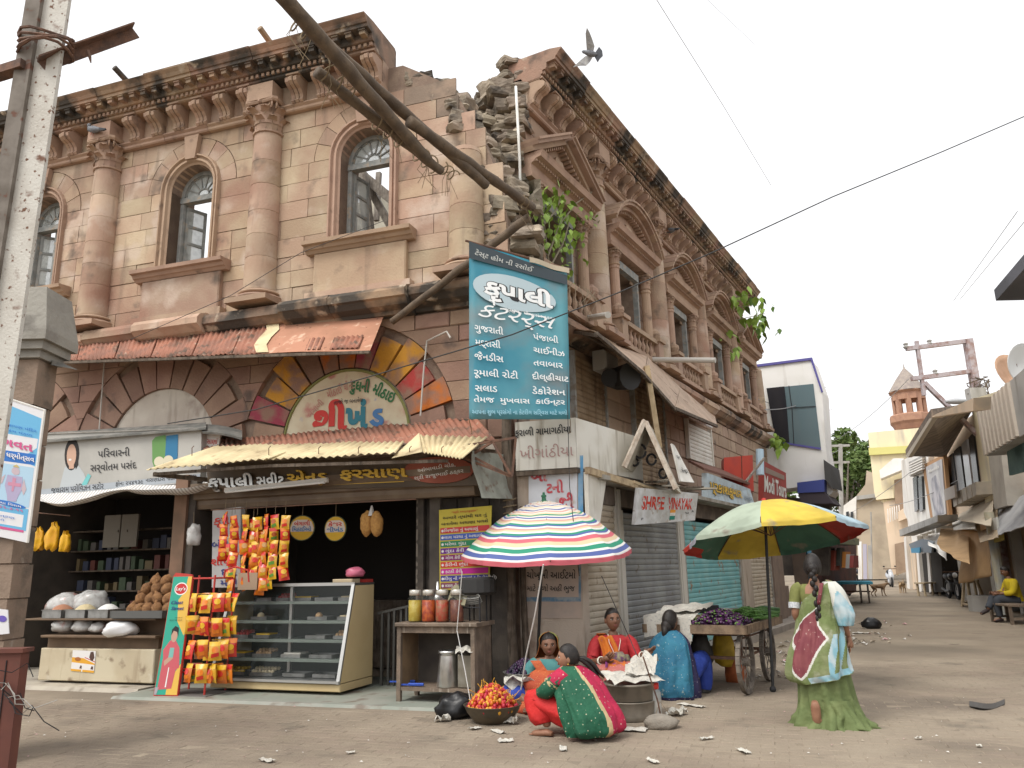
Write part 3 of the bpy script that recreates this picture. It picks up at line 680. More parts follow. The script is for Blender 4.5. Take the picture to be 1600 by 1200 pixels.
mb = MB()
for t0, t1 in ((.83, .87), (.895, .97)): mb.corr(P_(t0, .62) + Vector((0, 0, .02)), P_(t1, .62) + Vector((0, 0, .02)), P_(t0, .97) + Vector((0, 0, .02)), P_(t1, .97) + Vector((0, 0, .02)), .07, .016)
mb.obj('corrugated_patch', RUST_RED, aw, I4, True)
MB().slab(lambda u, v: P_(.69 + .035 * u + .01 * sin(v * 7), .02 + .98 * v) + Vector((0, -.01, .022)), 3, 4, .003).obj('torn_edge', CREAM_TIN, aw, I4)
MB().slab(lambda u, v: P_(.76 + .26 * u, -.02 - .16 * v * u) + Vector((0, 0, .03 + .07 * u)), 6, 2, .003).obj('loose_sheet', CREAM_TIN, aw, I4)
mb = MB(); mb.bar(C + Vector((0, 0, -.03)), D + Vector((0, 0, -.03)), .04, .04); mb.bar(A + Vector((0, 0, -.03)), B + Vector((0, 0, -.03)), .04, .04)
for t in (.02, .2, .4, .6, .8, .99): mb.bar(P_(t, 0) - Vector((0, 0, .05)), P_(t, 1) - Vector((0, 0, .05)), .03, .03)
mb.obj('timber_frame', TIMBER, aw, I4)
lr = thing('shop_roof', 'low red corrugated roof over the sweet shop with a cracked cement edge', 'roof', FL.at(2.7, .6, 3.3))
A, B, C, D = FL.W(318, 690, .1), FL.W(742, 652, .1), FL.W(318, 712, .72), FL.W(775, 690, .72)
for i in range(5): MB().corr(A.lerp(B, i / 5), A.lerp(B, (i + 1) / 5 + .004), C.lerp(D, i / 5), C.lerp(D, (i + 1) / 5 + .004), .085, .013, wob=.03, seed=i).obj('corrugated_sheet', RUST_RED, lr, I4, True)
MB().slab(lambda u, v: C.lerp(D, u) + Vector((-.02, -.05, -.02 - .09 * v + .03 * noise.noise(Vector((u * 12, v, 3))))), 40, 2, .05).obj('cement_edge', PLASTER, lr, I4)
mb = MB(); mb.bar(C - Vector((0, 0, .10)), D - Vector((0, 0, .10)), .06, .07); mb.bar(A - Vector((0, 0, .05)), B - Vector((0, 0, .05)), .06); mb.obj('timber_frame', TIMBER, lr, I4)
fr_ = thing('corrugated_fringe', 'cream corrugated sheets jutting from the edge of the sweet shop roof', 'awning', FL.at(2.6, 1.1, 3.1))
for (a, b, c, d, na, nb, w) in (((335, 697), (480, 694), (228, 734), (420, 717), .75, 1.35, .02), ((478, 693), (632, 690), (412, 718), (618, 708), .75, 1.3, .02), ((655, 676), (655, 676), (612, 716), (660, 706), .7, 1.3, .0), ((650, 680), (762, 683), (662, 707), (722, 717), .7, 1.3, .0)):
 MB().corr(FL.W(*a, na), FL.W(*b, na), FL.W(*c, nb), FL.W(*d, nb), .088, .015, wob=w).obj('corrugated_sheet', CREAM_TIN, fr_, I4, True)
mb = MB(); mb.bar(FL.W(240, 741, 1.25), FL.W(345, 752, .4), .05, .06); mb.bar(FL.W(240, 741, 1.25), FL.W(420, 728, 1.25), .03, .04); mb.bar(FL.W(420, 728, 1.25), FL.W(700, 720, 1.2), .03, .04); mb.obj('support_bar', TIMBER, fr_, I4)
for px in (300, 420, 498, 560, 640, 690): MB().tube([FL.W(px, 712, 1.22), FL.W(px, 700, 1.24), FL.W(px + 3, 697, 1.25)], .006, 5).obj('roofing_hook', IRON, fr_, I4)
ty = thing('half_round_sign', 'half round cream sign painted in red, blue and green Gujarati inside the powder stained arch', 'sign', FL.at(2.65, -.04, 3.41))
CREAM_P = mat('old_cream_sign_paint', (.60, .53, .38), (.52, .42, .29), s=3, spots=[((.45, .2, .17), 3.5, .6, .72), ((.32, .33, .42), 5, .66, .72)])
MB().prism([(1.6, 3.12)] + arcp(2.65, AZ, AR - .03, 0, pi, 28) + [(3.7, 3.12)], -.045, .0).obj('panel', CREAM_P, ty, I4 @ FL.at())
rim = [FL.P(u, .005, z) for u, z in arcp(2.65, AZ, AR - .035, 0, pi, 28)]; MB().tube(rim, .022, 6).obj('rim', mat('green_rim', (.20, .20, .07)), ty, I4)
pn = Panel([FL.P(3.75, .004, 3.2), FL.P(1.55, .004, 3.2), FL.P(3.75, .004, 4.5), FL.P(1.55, .004, 4.5)], ty)
RED_P, BLU_P, GRN_P, ORG_P = flat('red_sign_paint', (.50, .035, .025)), flat('blue_sign_paint', (.06, .17, .36)), flat('green_sign_paint', (.03, .14, .05)), flat('orange_sign_paint', (.6, .16, .03))
TEAL_P = flat('teal_sign_paint', (.03, .17, .22))
pn.text([('શી', .38, .27, .27, .27, .05, 0, 0), ('ખં', .585, .27, .27, .17, .05, 0, 1), ('ડ', .735, .29, .2, .11, .05, 0, 2)], [RED_P, TEAL_P, BLU_P])
pn.text([('દુધની', .60, .70, .12, .15, .03, 0, 0, -.2), ('મીઠાઇ', .77, .60, .12, .18, .03, 0, 0, -.5)], GRN_P)
pn.text([('બંગાળી', .28, .52, .07, .14, .01, 0, 0, .75), ('મીઠાઈ', .42, .68, .09, .12, .01, 0, 0, .3), ('ઘી ની', .52, .73, .09, .07, .01, 0, 0, .1)], mat('faded_red_paint', (.45, .2, .17)))
pn.text([('તાજો જ બનાવેલ', .52, .57, .05, .22, .008), ('કેશર પીસ્તા', .84, .21, .035, .1, .005)], BLACK)
q = quad(FL, .42, (66, 678), (315, 669), (62, 775), (313, 752))
SIGNW = mat('grey_white_flex', (.42, .405, .37), (.36, .35, .32), s=1.5, rough=.5)
rs, pn = board('shop_signboard', 'long pale grocery signboard printed with a smiling woman and a green packet', 'signboard', q, .16, SIGNW)
SKIN = mat('warm_brown_skin', (.30, .155, .095), (.26, .13, .08), s=12, rough=.55)
HAIRB = mat('black_hair', (.014, .011, .010), (.022, .017, .014), s=30, rough=.45, bump=.3, bs=120)
pn.shapes([([(.13, .08), (.16, .42), (.205, .5), (.25, .45), (.29, .30), (.32, .08)], 0), (pn.ell(.205, .64, .048, .27), 1), ([(.215, .85), (.245, .7), (.25, .45), (.235, .38), (.225, .5)], 1), (pn.ell(.203, .62, .031, .19), 2), ([(.19, .4), (.19, .5), (.22, .5), (.222, .4)], 2), ([(.275, .12), (.315, .3), (.335, .26), (.305, .08)], 3), (pn.ell(.195, .55, .01, .018), 4)], [flat('pale_blouse_print', (.42, .45, .46)), HAIRB, flat('face_print', (.52, .33, .24)), flat('turquoise_print', (.15, .45, .45)), WHITE], 'woman_print')
pn.shapes([([(.715, .42), (.71, .8), (.73, .87), (.79, .9), (.80, .5), (.785, .3), (.73, .3)], 0), ([(.79, .42), (.795, .88), (.865, .9), (.865, .45)], 1), (pn.ell(.755, .42, .03, .09), 2), (pn.ell(.81, .43, .03, .09), 2)], [flat('green_pack_print', (.12, .26, .08)), flat('blue_pack_print', (.03, .16, .30)), flat('cream_print', (.6, .55, .4))], 'packet_print')
pn.text([('પરિવારની', .475, .56, .12, .20, .006), ('સર્વોતમ પસંદ', .475, .33, .12, .29, .006)], BLACK)
pn.shape([(0, 0), (1, 0), (1, .14), (0, .1)], flat('blue_grey_band', (.34, .37, .40)))
pn.text([('જલારામ પ્રોવિઝન સ્ટોર', .25, .025, .09, .34, .012), ('ફોનઃ ૨૫૪૧૩૯', .58, .05, .07, .17, .01), ('નારાણદાસ જેઠાલાલ બાયડા', .83, .07, .07, .3, .01)], BLACK)
mb = MB(); hq = [FL.W(55, 690, .5), FL.W(322, 668, .5), FL.W(322, 660, .1), FL.W(55, 677, .1)]; mb.hexa([p - Vector((0, 0, .03)) for p in hq] + hq); mb.obj('hood', mat('dark_grey_tin', (.12, .12, .11), (.2, .19, .17), s=5), rs, I4)
MB().tube([FL.W(66, 678, .43), FL.W(315, 669, .43)], .012, 6).tube([FL.W(62, 775, .43), FL.W(313, 752, .43)], .012, 6).obj('edge_trim', STEEL, rs, I4)
mb = MB(); mb.slab(lambda u, v: FL.W(316 + 62 * u, 664 + 10 * u * u + 12 * v, .5 - .4 * (1 - v)) , 5, 2, .03); mb.obj('hood_end', mat('dark_grey_tin', (.12, .12, .11)), rs, I4)
q2 = quad(FL, .3, (317, 676), (345, 678), (315, 752), (330, 752)); r2, p2 = board('end_panel', 'narrow grubby white sign with red writing beside the grocery signboard', 'sign', q2, .03, WHITE); p2.text([('વસાણાં', .5, .78, .1, .8, .01)], RED_P)
cl = MB(); CLOTH_W = mat('white_striped_tarpaulin', (.66, .65, .63), wave=((.36, .33, .31), 5.5, 'X', .62), rough=.8)
cl.slab(lambda u, v: FL.W(52 + 298 * u, 768 - 22 * u, .35).lerp(FL.W(58 + 262 * u, 782 - 24 * u + 10 * sin(u * 9) * (1 - u), 1.0), v) + Vector((0, 0, -.10 * sin(v * pi) * (.4 + abs(sin(u * 6))) + .04 * noise.noise(Vector((u * 6, v * 2, 2))))), 40, 6, .004)
o = cl.obj('tarpaulin', CLOTH_W, None, I4, True); tag(o, 'sagging white striped tarpaulin stretched below the grocery signboard', 'tarpaulin')
FASC = mat('brown_fascia_laminate', (.085, .060, .038), (.115, .082, .05), s=2, rough=.45)
q = quad(FL, .62, (322, 724), (742, 708), (326, 768), (748, 758))
rf_, pn = board('sweet_shop_fascia', 'dark brown sweet shop fascia with raised silver and gold Gujarati letters', 'signboard', q, .1, FASC)
def raised(items, m, name):
 mb = MB()
 for b, cx, cz, h, w in items:
  t = text_mb(b, h * pn.h, w * pn.w, .03, 0, .035); mb.add([pn.f(cx + p[0] / pn.w, cz + p[2] / pn.h, -p[1] * .9 + .03) for p in t.v], t.f)
 tag(mb.obj(name, m, rf_, I4), kind='stuff')
raised([('કૃપાલી', .105, .12, .36, .19), ('સ્વીટ', .265, .14, .34, .11)], STEEL, 'silver_letters'); raised([('એન્ડ', .405, .24, .30, .15), ('ફરસાણ', .65, .31, .30, .24)], GOLD, 'gold_letters')
pn.shape([(.34, .10), (.75, .16), (.75, .185), (.34, .125)], GOLD, 'gold_line')
ov = [pn.f(x, z, .03) for x, z in pn.ell(.875, .5, .118, .42, 28)]; ob = [p + FL.n * -.04 for p in ov]
MB().add(ov + ob, [tuple(range(28)), tuple(range(28, 56))[::-1]] + [(i, (i + 1) % 28, 28 + (i + 1) % 28, 28 + i) for i in range(28)]).obj('oval_plaque', flat('terracotta_plaque', (.28, .075, .045)), rf_, I4)
pn.k += 30; pn.text([('આંબાવાડી ચોક,', .87, .52, .11, .13, .01, .1, 0, .12), ('શ્રી રાજુભાઈ ઠક્કર', .875, .3, .11, .17, .01, .1, 0, .12)], WHITE)
mb = MB(); mb.sweep([(.3, 2.66), (.62, 2.66), (.66, 2.72), (.66, 2.8), (.3, 2.82)], .42, 4.8); mb.sweep([(.3, 2.44), (.5, 2.44), (.52, 2.5), (.52, 2.56), (.58, 2.58), (.58, 2.66), (.3, 2.66)], .42, 4.8)
mb.obj('lintel', mat('brown_varnished_lintel', (.15, .105, .07), (.19, .14, .095), s=3, rough=.5), rf_, FL.at())
tl = thing('tube_light', 'unlit fluorescent tube in a white batten under the sweet shop letters', 'lamp', FL.W(430, 760, .75))
a, b = FL.W(352, 766, .78), FL.W(512, 750, .78); MB().bar(a, b, .05, .06).obj('batten', WHITE, tl, I4); d = (b - a).normalized(); off = Vector((0, -.05, -.035)); MB().tube([a + off + d * .03, b + off - d * .03], .016, 8).obj('tube', flat('tube_glass', (.8, .8, .78), .2), tl, I4)
br = thing('iron_roof_bracket', 'rusty triangular iron bracket carrying the right end of the sweet shop roof', 'bracket', FL.W(760, 760, .8))
pts = {k: FL.W(*v, .9) for k, v in dict(a=(690, 702), b=(806, 684), c=(800, 745), d=(735, 712), e=(770, 690)).items()}
mb = MB()
for x, y in ('ab', 'ac', 'bc', 'dc', 'de', 'ec'): mb.bar(pts[x], pts[y], .03)
mb.obj('angle_iron', IRON, br, I4)
o = MB().slab(lambda u, v: FL.W(738 + 18 * u + 14 * v * v, 704 + 74 * v - 6 * u, .95) + FL.n * (-.75 * u + .05 * sin(v * 6)), 5, 8, .004).obj('tin_sheet', mat('grey_green_tin', (.27, .28, .24), (.2, .2, .17), s=5, spots=[((.15, .1, .07), 8, .58, .7)]))
tag(o, 'buckled grey green tin sheet closing the right end of the sweet shop roof', 'tin sheet')
ri = thing('shop_interior', 'dark inside of the sweet shop behind the glass counter', 'shop', FL.at(3, -1, 0))
SHADED = mat('shade_dark_plaster', (.10, .085, .07), (.06, .05, .045), s=2)  # dark plaster for rooms and recesses; the indoor shade is put into its colour
for nm, b in (('room_wall', (1.0, 1.15, -3.2, .3, .03, 2.95)), ('room_wall', (4.78, 4.95, -3.2, .55, .03, 2.9)), ('room_wall', (1.0, 4.95, -3.3, -3.2, .03, 2.95)), ('room_ceiling', (1.0, 4.95, -3.3, .3, 2.9, 2.98))): MB().box(*b).obj(nm, SHADED, ri, FL.at())
for z in (.6, 1.1, 1.6, 2.1): MB().box(1.2, 4.7, -3.15, -2.85, z, z + .03).obj('wall_shelf', TIMBER, ri, FL.at())
MB().box(2.2, 4.6, -2.2, -1.6, .03, 1.05).obj('back_counter', TIMBER, ri, FL.at())
rg = thing('grocery_interior', 'dark inside of the grocery shop with loaded shelves', 'shop', FL.at(7, -1, 0))
for nm, b in (('room_wall', (4.97, 5.1, -3.2, .3, .03, 3.0)), ('room_wall', (8.9, 9.05, -3.2, .3, .03, 3.0)), ('room_wall', (4.97, 9.05, -3.3, -3.2, .03, 3.0)), ('room_ceiling', (4.97, 9.05, -3.3, .3, 2.98, 3.06))): MB().box(*b).obj(nm, SHADED, rg, FL.at())
for z in (.9, 1.25, 1.6, 1.95, 2.3): MB().box(5.1, 8.9, -.75, -.45, z, z + .025).obj('wall_shelf', TIMBER, rg, FL.at(0, -.7))
for z in (.925, 1.275, 1.625, 1.975):
 u = 5.2
 while u < 8.8:
  w = RN.uniform(.07, .16); h = RN.uniform(.12, .24); k = RN.randrange(5)
  MB().box(u, u + w, -.65, -.5, z, z + h).obj('packaged_goods', flat('goods_%d' % k, ((.14, .05, .04), (.17, .13, .07), (.06, .07, .11), (.14, .13, .12), (.07, .10, .06))[k]), rg, FL.at(0, -.7)); u += w + RN.uniform(.02, .12)  # goods colours darkened to carry the dimness of the shop
for i in range(2): MB().box(7.1 + i * .38, 7.45 + i * .38, -.44, -.4, 2.0, 2.55).box(7.3 + i * .2, 7.33 + i * .2, -.4, -.38, 2.25, 2.29).obj('cupboard_door', mat('beige_cupboard', (.20, .18, .15)), rg, FL.at(0, -.4))
pw = thing('sooty_boarding', 'soot blackened wooden boarding between the sweet shop and the corner post', 'boarding', FL.at(.65, .2, 0))
for i in range(5): MB().bev(.10 + .23 * i, .32 + .23 * i, 0, .22 + RN.uniform(-.008, .008), .0, 2.44, .01).obj('plank', mat('sooty_wood', (.045, .038, .032), (.075, .062, .05), s=5, streak=((.14, .12, .1), (18, 18, 1.2), .62, .75), bump=.3), pw, FL.at())
MB().box(1.24, 1.32, -.1, .3, 0, 2.44).obj('door_jamb', mat('sooty_wood', (0, 0, 0)), pw, FL.at())
MB().box(1.32, 1.36, -.05, .27, .0, 2.44).obj('jamb_edge', mat('flaked_jamb', (.2, .17, .14), (.07, .06, .05), s=9, lo=.45, hi=.55), pw, FL.at())
ps = thing('timber_post', 'tall dark rough timber post standing against the plastered corner pier', 'post', G(800, 1080))
b = G(800, 1080); p1 = [b + Vector((.012 * sin(i * 2.1), .01 * cos(i * 1.7), 4.6 * i / 12)) for i in range(13)]
MB().tube(p1, [.085 - .0022 * i for i in range(13)], 10).obj('trunk', TIMBER, ps, I4, True)
for z in (2.15, 3.6): MB().tube([b + Vector((.10 * cos(t * .9), .10 * sin(t * .9), z + .012 * t)) for t in range(22)], .012, 5).obj('rope_lashing', ROPE, ps, I4)
MB().tube([b + Vector((.18 + .01 * sin(i), .03, 2.3 * i / 8)) for i in range(9)], .04, 8).obj('thin_pole', TIMBER, ps, I4, True)
o = MB().sweep([(-.6, -.02), (1.62, -.02), (1.64, .0), (1.60, .03), (-.6, .035)], -.02, 4.95).obj('shop_step', mat('green_grey_cement', (.24, .26, .22), (.30, .30, .26), s=2, spots=[((.18, .15, .12), 4, .55, .7)], rough=.6), None, FL.at()); o['kind'] = 'structure'
o = MB().sweep([(-.6, -.02), (1.18, -.02), (1.2, .0), (1.15, .05), (-.6, .055)], 4.97, 9.2).obj('shop_step', mat('pale_cement', (.40, .36, .29), (.33, .29, .24), s=3, spots=[((.2, .17, .13), 4, .55, .7)]), None, FL.at()); o['kind'] = 'structure'
# ================================================================ banner and bamboo
TEALB = mat('banner_teal', (.035, .215, .30), (.12, .33, .38), s=.9, lo=.35, hi=.68, rough=.4, spots=[((.17, .21, .22), 1.1, .56, .72)], streak=((.22, .27, .27), (1.2, 1.2, .5), .60, .75))
q = quadat(9.55, (733, 378), (886, 424), (733, 655), (891, 655))
bn = thing('catering_banner', 'tall teal catering banner hung at the collapsed corner with white Gujarati menu words', 'banner', q[0].lerp(q[1], .5))
fq = quad_map(*q, off=0)
MB().slab(lambda u, v: fq(u, v, .012 * sin(u * 7 + v * 5) * (1 - abs(v - .5))), 14, 18, .004).obj('sheet', TEALB, bn, I4, True)
pn = Panel(q, bn, .024)
pn.shapes([([(0, .9), (1, .9), (1, .965), (.0, 1)], 0)], [flat('banner_dark', (.035, .05, .06), .4)], 'dark_band'); pn.shape(pn.ell(.46, .755, .42, .105, 32), flat('banner_pale', (.42, .52, .56), .5), 'pale_oval')
OUT = flat('banner_white', (.78, .80, .80), .5)
pn.text([('કૃપાલી', .50, .715, .085, .72, .075)], BLACK); pn.text([('કૃપાલી', .50, .715, .085, .70, .035)], OUT)
pn.text([('ટેસ્ટ હોમ ની રસોઈ', .36, .925, .028, .6, .012, .2, 0, -.03)], flat('banner_grey', (.45, .47, .45)))
pn.text([('કેટરર્સ', .48, .575, .085, .78, .0, .35)], OUT)
pn.text([('પ્રમુખ : મી. વસંત ઠક્કર', .62, .635, .018, .5, .01)], OUT)
pn.text([('ગુજરાતી', .20, .487, .036, .29), ('મદ્રાસી', .19, .405, .036, .25), ('જૈનડીસ', .20, .325, .036, .29), ('રૂમાલી રોટી', .27, .235, .036, .44), ('સલાડ', .17, .15, .036, .22),
   ('પંજાબી', .77, .487, .036, .25), ('ચાઈનીઝ', .80, .405, .036, .31), ('તવાબાર', .79, .325, .036, .29), ('દીલ્હીચાટ', .81, .24, .036, .36), ('ડેકોરેશન', .79, .15, .036, .33), ('તેમજ  મુખવાસ  કાઉન્ટર', .5, .09, .03, .9)], OUT)
pn.text([('આપના શુભ પ્રસંગો ના કેટરીંગ સર્વિસ માટે મળો', .5, .025, .024, .94)], flat('banner_light_blue', (.3, .55, .66)))
MB().tube([q[2] + Vector((-.05, 0, .02)), q[3] + Vector((.05, 0, .02))], .016, 6).obj('top_rod', IRON, bn, I4)
mb = MB(); mb.slab(lambda u, v: q[2].lerp(q[3], .62 + .4 * u) + Vector((0, -.03 - .02 * sin(u * 8), .03 - .07 * v)), 8, 2, .01); mb.obj('rolled_hem', mat('faded_hem', (.42, .36, .27)), bn, I4)
for p in (q[0], q[1]): MB().tube([p, p + Vector((.02, .25, -.12)), p + Vector((.0, .5, -.1))], .006, 4).obj('tie_string', ROPE, bn, I4)
def Lp(px, py, Y): return at(px, py, Y)
pb = thing('pole_bundle', 'bundle of long lashed bamboo poles slanting across the sky towards the corner', 'pole bundle', Lp(830, 322, 9.9))
def wob(a, b, n, amp, sd): return [a.lerp(b, i / n) + Vector((noise.noise(Vector((i * .6, sd, 0))), noise.noise(Vector((i * .6, sd, 5))), noise.noise(Vector((i * .6, sd, 9))))) * amp for i in range(n + 1)]
for (a, b, ra, rb, sd) in (((425, -25, 6.0), (668, 250, 8.2), .058, .05, 1), ((500, 60, 6.9), (760, 290, 9.0), .05, .045, 2), ((495, 112, 7.0), (690, 268, 8.4), .045, .04, 3), ((640, 190, 7.8), (832, 324, 9.9), .05, .045, 4)):
 p = wob(Lp(*a), Lp(*b), 14, .012, sd); MB().tube(p, [1.32 * (ra + (rb - ra) * i / 14) + (.006 if i % 3 == 0 else 0) for i in range(15)], 10).obj('bamboo_pole', BAMBOO, pb, I4, True)
for (px, py, Y, L, rr) in ((470, 42, 6.6, 1, .10), (520, 118, 7.1, 1.5, .13), (600, 195, 7.7, 1.5, .13), (660, 245, 8.3, 1.2, .11), (700, 268, 8.7, 1, .085), (818, 316, 9.75, .8, .085)):
 c = Lp(px, py, Y); d = (Lp(832, 324, 9.9) - Lp(425, -25, 6.0)).normalized(); e = d.orthogonal().normalized(); g = d.cross(e)
 MB().tube([c + d * (.008 * t - .12) * L + (e * cos(t * .4) + g * sin(t * .4)) * rr * .88 for t in range(int(34 * L))], .009, 5).obj('rope_lashing', ROPE, pb, I4)
 for k in range(4):
  s0 = c + d * RN.uniform(-.15, .15); MB().tube([s0, s0 + Vector((RN.uniform(-.1, .1), 0, -.14)), s0 + Vector((RN.uniform(-.12, .16), .02, -.3 - .12 * RN.random()))], .004, 4).obj('loose_string', ROPE, pb, I4)
o = MB().tube(wob(FL.W(612, 503, .35), at(828, 338, 9.85), 12, .02, 8), [.05 + .001 * i for i in range(13)], 9).obj('bamboo_brace', BAMBOO, None, I4, True); tag(o, 'single weathered bamboo brace rising from the red awning to the collapsed corner', 'bamboo pole')
o = MB().tube([FR.W(806, 135, .12), FR.W(812, 250, .12), FR.W(815, 395, .12)], .022, 8).obj('drain_pipe', WHITE, None, I4, True); tag(o, 'thin pale vertical pipe on the broken edge of the street facade', 'pipe')
o = MB().tube([FL.W(657, 650, .1), FL.W(662, 580, .1), FL.W(667, 533, .1), FL.W(698, 518, .25), FL.W(704, 528, .3)], .014, 6).obj('conduit', mat('grey_conduit', (.45, .42, .38))); tag(o, 'thin grey conduit bent like a walking stick beside the half round sign', 'conduit')
o = MB().tube([FL.W(163, 565, .06), FL.W(155, 672, .06)], .012, 6).obj('conduit', mat('grey_conduit', (0, 0, 0))); tag(o, 'thin vertical conduit on the blocks above the grocery signboard', 'conduit')
# ================================================================ the corner pier and the shops down the right street
pier = thing('corner_pier', 'plastered corner pier with painted Gujarati panels behind the striped umbrella', 'pier', FL.at(-.42, 0, 0))
pts = [FL.P(-.0, .0, 0), FL.P(-.84, .0, 0), FS.P(.22, 0, 0), FS.P(.22, -1.0, 0), FL.P(-.0, -.7, 0)]; N_ = len(pts)
def vprism(pts, z0, z1):
 k = len(pts); return MB().add([(p.x, p.y, z) for z in (z0, z1) for p in pts], [(i, (i + 1) % k, k + (i + 1) % k, k + i) for i in range(k)] + [tuple(range(k))[::-1], tuple(range(k, 2 * k))])
GRUB = mat('grubby_pier_plaster', (.50, .42, .34), (.42, .34, .27), s=2.2, streak=((.24, .17, .12), (5, 5, .9), .52, .72), bump=.25, spots=[((.30, .22, .17), 3, .56, .72)])
vprism(pts, 0, 2.78).obj('shaft', GRUB, pier, I4)
q = quad(FL, .012, (826, 716), (902, 712), (826, 872), (902, 872))
WSIGN = mat('white_wall_paint', (.64, .66, .70), (.56, .57, .60), s=3, spots=[((.45, .4, .36), 6, .62, .72)])
MB().hexa([p - FL.n * .01 for p in (q[0], q[1], q[3], q[2])] + [q[0], q[1], q[3], q[2]]).obj('painted_panel', WSIGN, pier, I4)
pn = Panel(q, pier)
BLUEL = mat('sky_blue_border_paint', (.12, .32, .55), (.25, .4, .55), s=8)
pn.shapes([([(-.02, 1), (1.12, 1), (1.12, .955), (-.02, .955)], 0), ([(1.02, .955), (1.12, .955), (1.12, 0), (1.02, 0)], 0)], [BLUEL], 'blue_border')
pn.text([('બા', .22, .76, .11, .34, .03), ('ટની', .55, .64, .10, .36, .03), ('જી', .78, .48, .12, .3, .04)], mat('worn_red_paint', (.52, .08, .10), (.6, .4, .38), s=14, lo=.5, hi=.7))
q = quad(FL, .012, (815, 880), (908, 880), (815, 966), (908, 966))
MB().hexa([p - FL.n * .01 for p in (q[0], q[1], q[3], q[2])] + [q[0], q[1], q[3], q[2]]).obj('painted_panel', mat('faded_pink_panel', (.50, .40, .33), (.43, .36, .31), s=4), pier, I4)
pn = Panel(q, pier); pn.shapes([([(0, .3), (1, .3), (1, .38), (0, .38)], 0), ([(.96, .38), (1, .38), (1, 1), (.96, 1)], 0)], [mat('dull_blue_paint', (.13, .23, .33), (.3, .35, .38), s=14)], 'blue_line')
pn.text([('ચોખ્ખી આઈટમો', .5, .72, .13, .82, .01, .1), ('માટે મળો અહીં ભુજ', .5, .49, .10, .8, .01, .1)], BLACK)
FASW = mat('stained_white_fascia', (.68, .66, .60), (.58, .55, .48), s=2, streak=((.34, .30, .24), (9, 9, 1.2), .55, .72))
fs = thing('white_fascia', 'stained white fascia board that turns the corner above the painted pier', 'fascia', FL.at(-.4, .1, 2.76))
c0, c1, c2 = FL.P(-.02, .1, 0), FL.P(-.86, .1, 0), FS.P(2.1, .12, 0)
b0, b1, b2 = FL.P(-.02, -.0, 0), FL.P(-.80, -.02, 0), FS.P(2.1, -.0, 0)
vprism([c0, c1, b1, b0], 2.77, 3.43).obj('front_board', FASW, fs, I4); vprism([c1 + Vector((.004, .004, 0)), c2, b2, b1 + Vector((.004, .004, 0))], 2.77, 3.43).obj('side_board', FASW, fs, I4)
vprism([c0, c1, c2, FS.P(2.1, -1.15, 0), FL.P(-.02, -.6, 0)], 2.70, 2.76).obj('soffit', TIMBER, fs, I4)
mb = MB(); mb.bar(FS.P(-.02, .16, 2.72), FS.P(2.9, .45, 2.5), .07, .09); mb.bar(FS.P(1.2, .3, 2.66), FS.P(3.1, .52, 2.42), .06, .04); mb.obj('split_timber', mat('pale_split_timber', (.45, .35, .22), (.3, .22, .14), s=10, bump=.3), fs, I4)
pn = Panel([FL.P(-.04, .103, 2.8), FL.P(-.86, .103, 2.8), FL.P(-.04, .103, 3.42), FL.P(-.86, .103, 3.42)], fs)
pn.text([('ફરાળી ગામાગઠીયા', .45, .70, .15, .95, .015)], BLACK); pn.text([('ખીગાંઠીયા', .5, .2, .22, .9, .0)], mat('ghost_red_lettering', (.42, .27, .25)))
o = vprism([FS.P(.02, .1, 0), FS.P(.02, .16, 0), FS.P(.62, .16, 0), FS.P(.62, .1, 0)], 0, .06).v
o = MB().hexa([FS.P(.0, .1, 2.02), FS.P(.30, .1, 2.02), FS.P(.30, .16, 2.02), FS.P(.0, .16, 2.02), FS.P(.0, .1, 2.7), FS.P(.62, .1, 2.7), FS.P(.62, .16, 2.7), FS.P(.0, .16, 2.7)]).obj('side_board', FASW)
tag(o, 'tapered white board hanging under the fascia beside the first shutter', 'board')
def shutter(fr, u0, u1, z0, z1, n, pitch, m, label, rails=True, cat='rolling shutter', railm=None):
 root = thing('rolling_shutter', label, cat, fr.at((u0 + u1) / 2, n, z0)); w = (u1 - u0) / 2 - .05
 sl = MB().sweep([(-.006, 0), (.004, .0), (.014, pitch * .18), (.018, pitch * .5), (.014, pitch * .82), (.0, pitch * .97), (-.006, pitch * .97)], -w, w).mesh('slat', m); k = int((z1 - z0 - .1) / pitch)
 for i in range(k): inst(sl, 'slat', root, fr.at((u0 + u1) / 2, n + RN.uniform(-.002, .002), z0 + .1 + i * pitch))
 MB().box(-w, w, -.02, .025, .0, .095).obj('bottom_bar', m, root, fr.at((u0 + u1) / 2, n, z0))
 if rails:
  for s in (-1, 1): MB().box(s * (w + .025) - .03, s * (w + .025) + .03, -.05, .045, 0, z1 - z0).obj('guide_rail', railm or mat('grey_steel_rail', (.34, .34, .32), (.25, .22, .18), s=9), root, fr.at((u0 + u1) / 2, n, z0))
 return root
SH_B = mat('beige_shutter_paint', (.52, .46, .37), (.45, .38, .29), s=4, spots=[((.25, .16, .09), 6, .62, .72)], rough=.6, var=.04)
SH_G = mat('grey_shutter_steel', (.225, .235, .24), (.30, .31, .31), s=2, spots=[((.14, .11, .08), 7, .62, .72)], rough=.5, metal=.2, var=.05)
SH_T = mat('turquoise_shutter_paint', (.16, .40, .42), (.22, .45, .45), s=3, spots=[((.28, .17, .10), 5, .60, .7)], rough=.6, var=.04)
SH_R = mat('rusty_shutter_steel', (.25, .17, .10), (.34, .25, .16), s=3, streak=((.12, .07, .04), (6, 6, 1), .5, .7), rough=.75, var=.08)
SH_W = mat('white_shutter_paint', (.72, .69, .62), (.65, .60, .52), s=4, rough=.55)
shutter(FS, .26, 1.48, .14, 2.68, -.12, .085, SH_B, 'narrow cream rolling shutter next to the corner pier', railm=mat('pale_rail', (.55, .52, .46)))
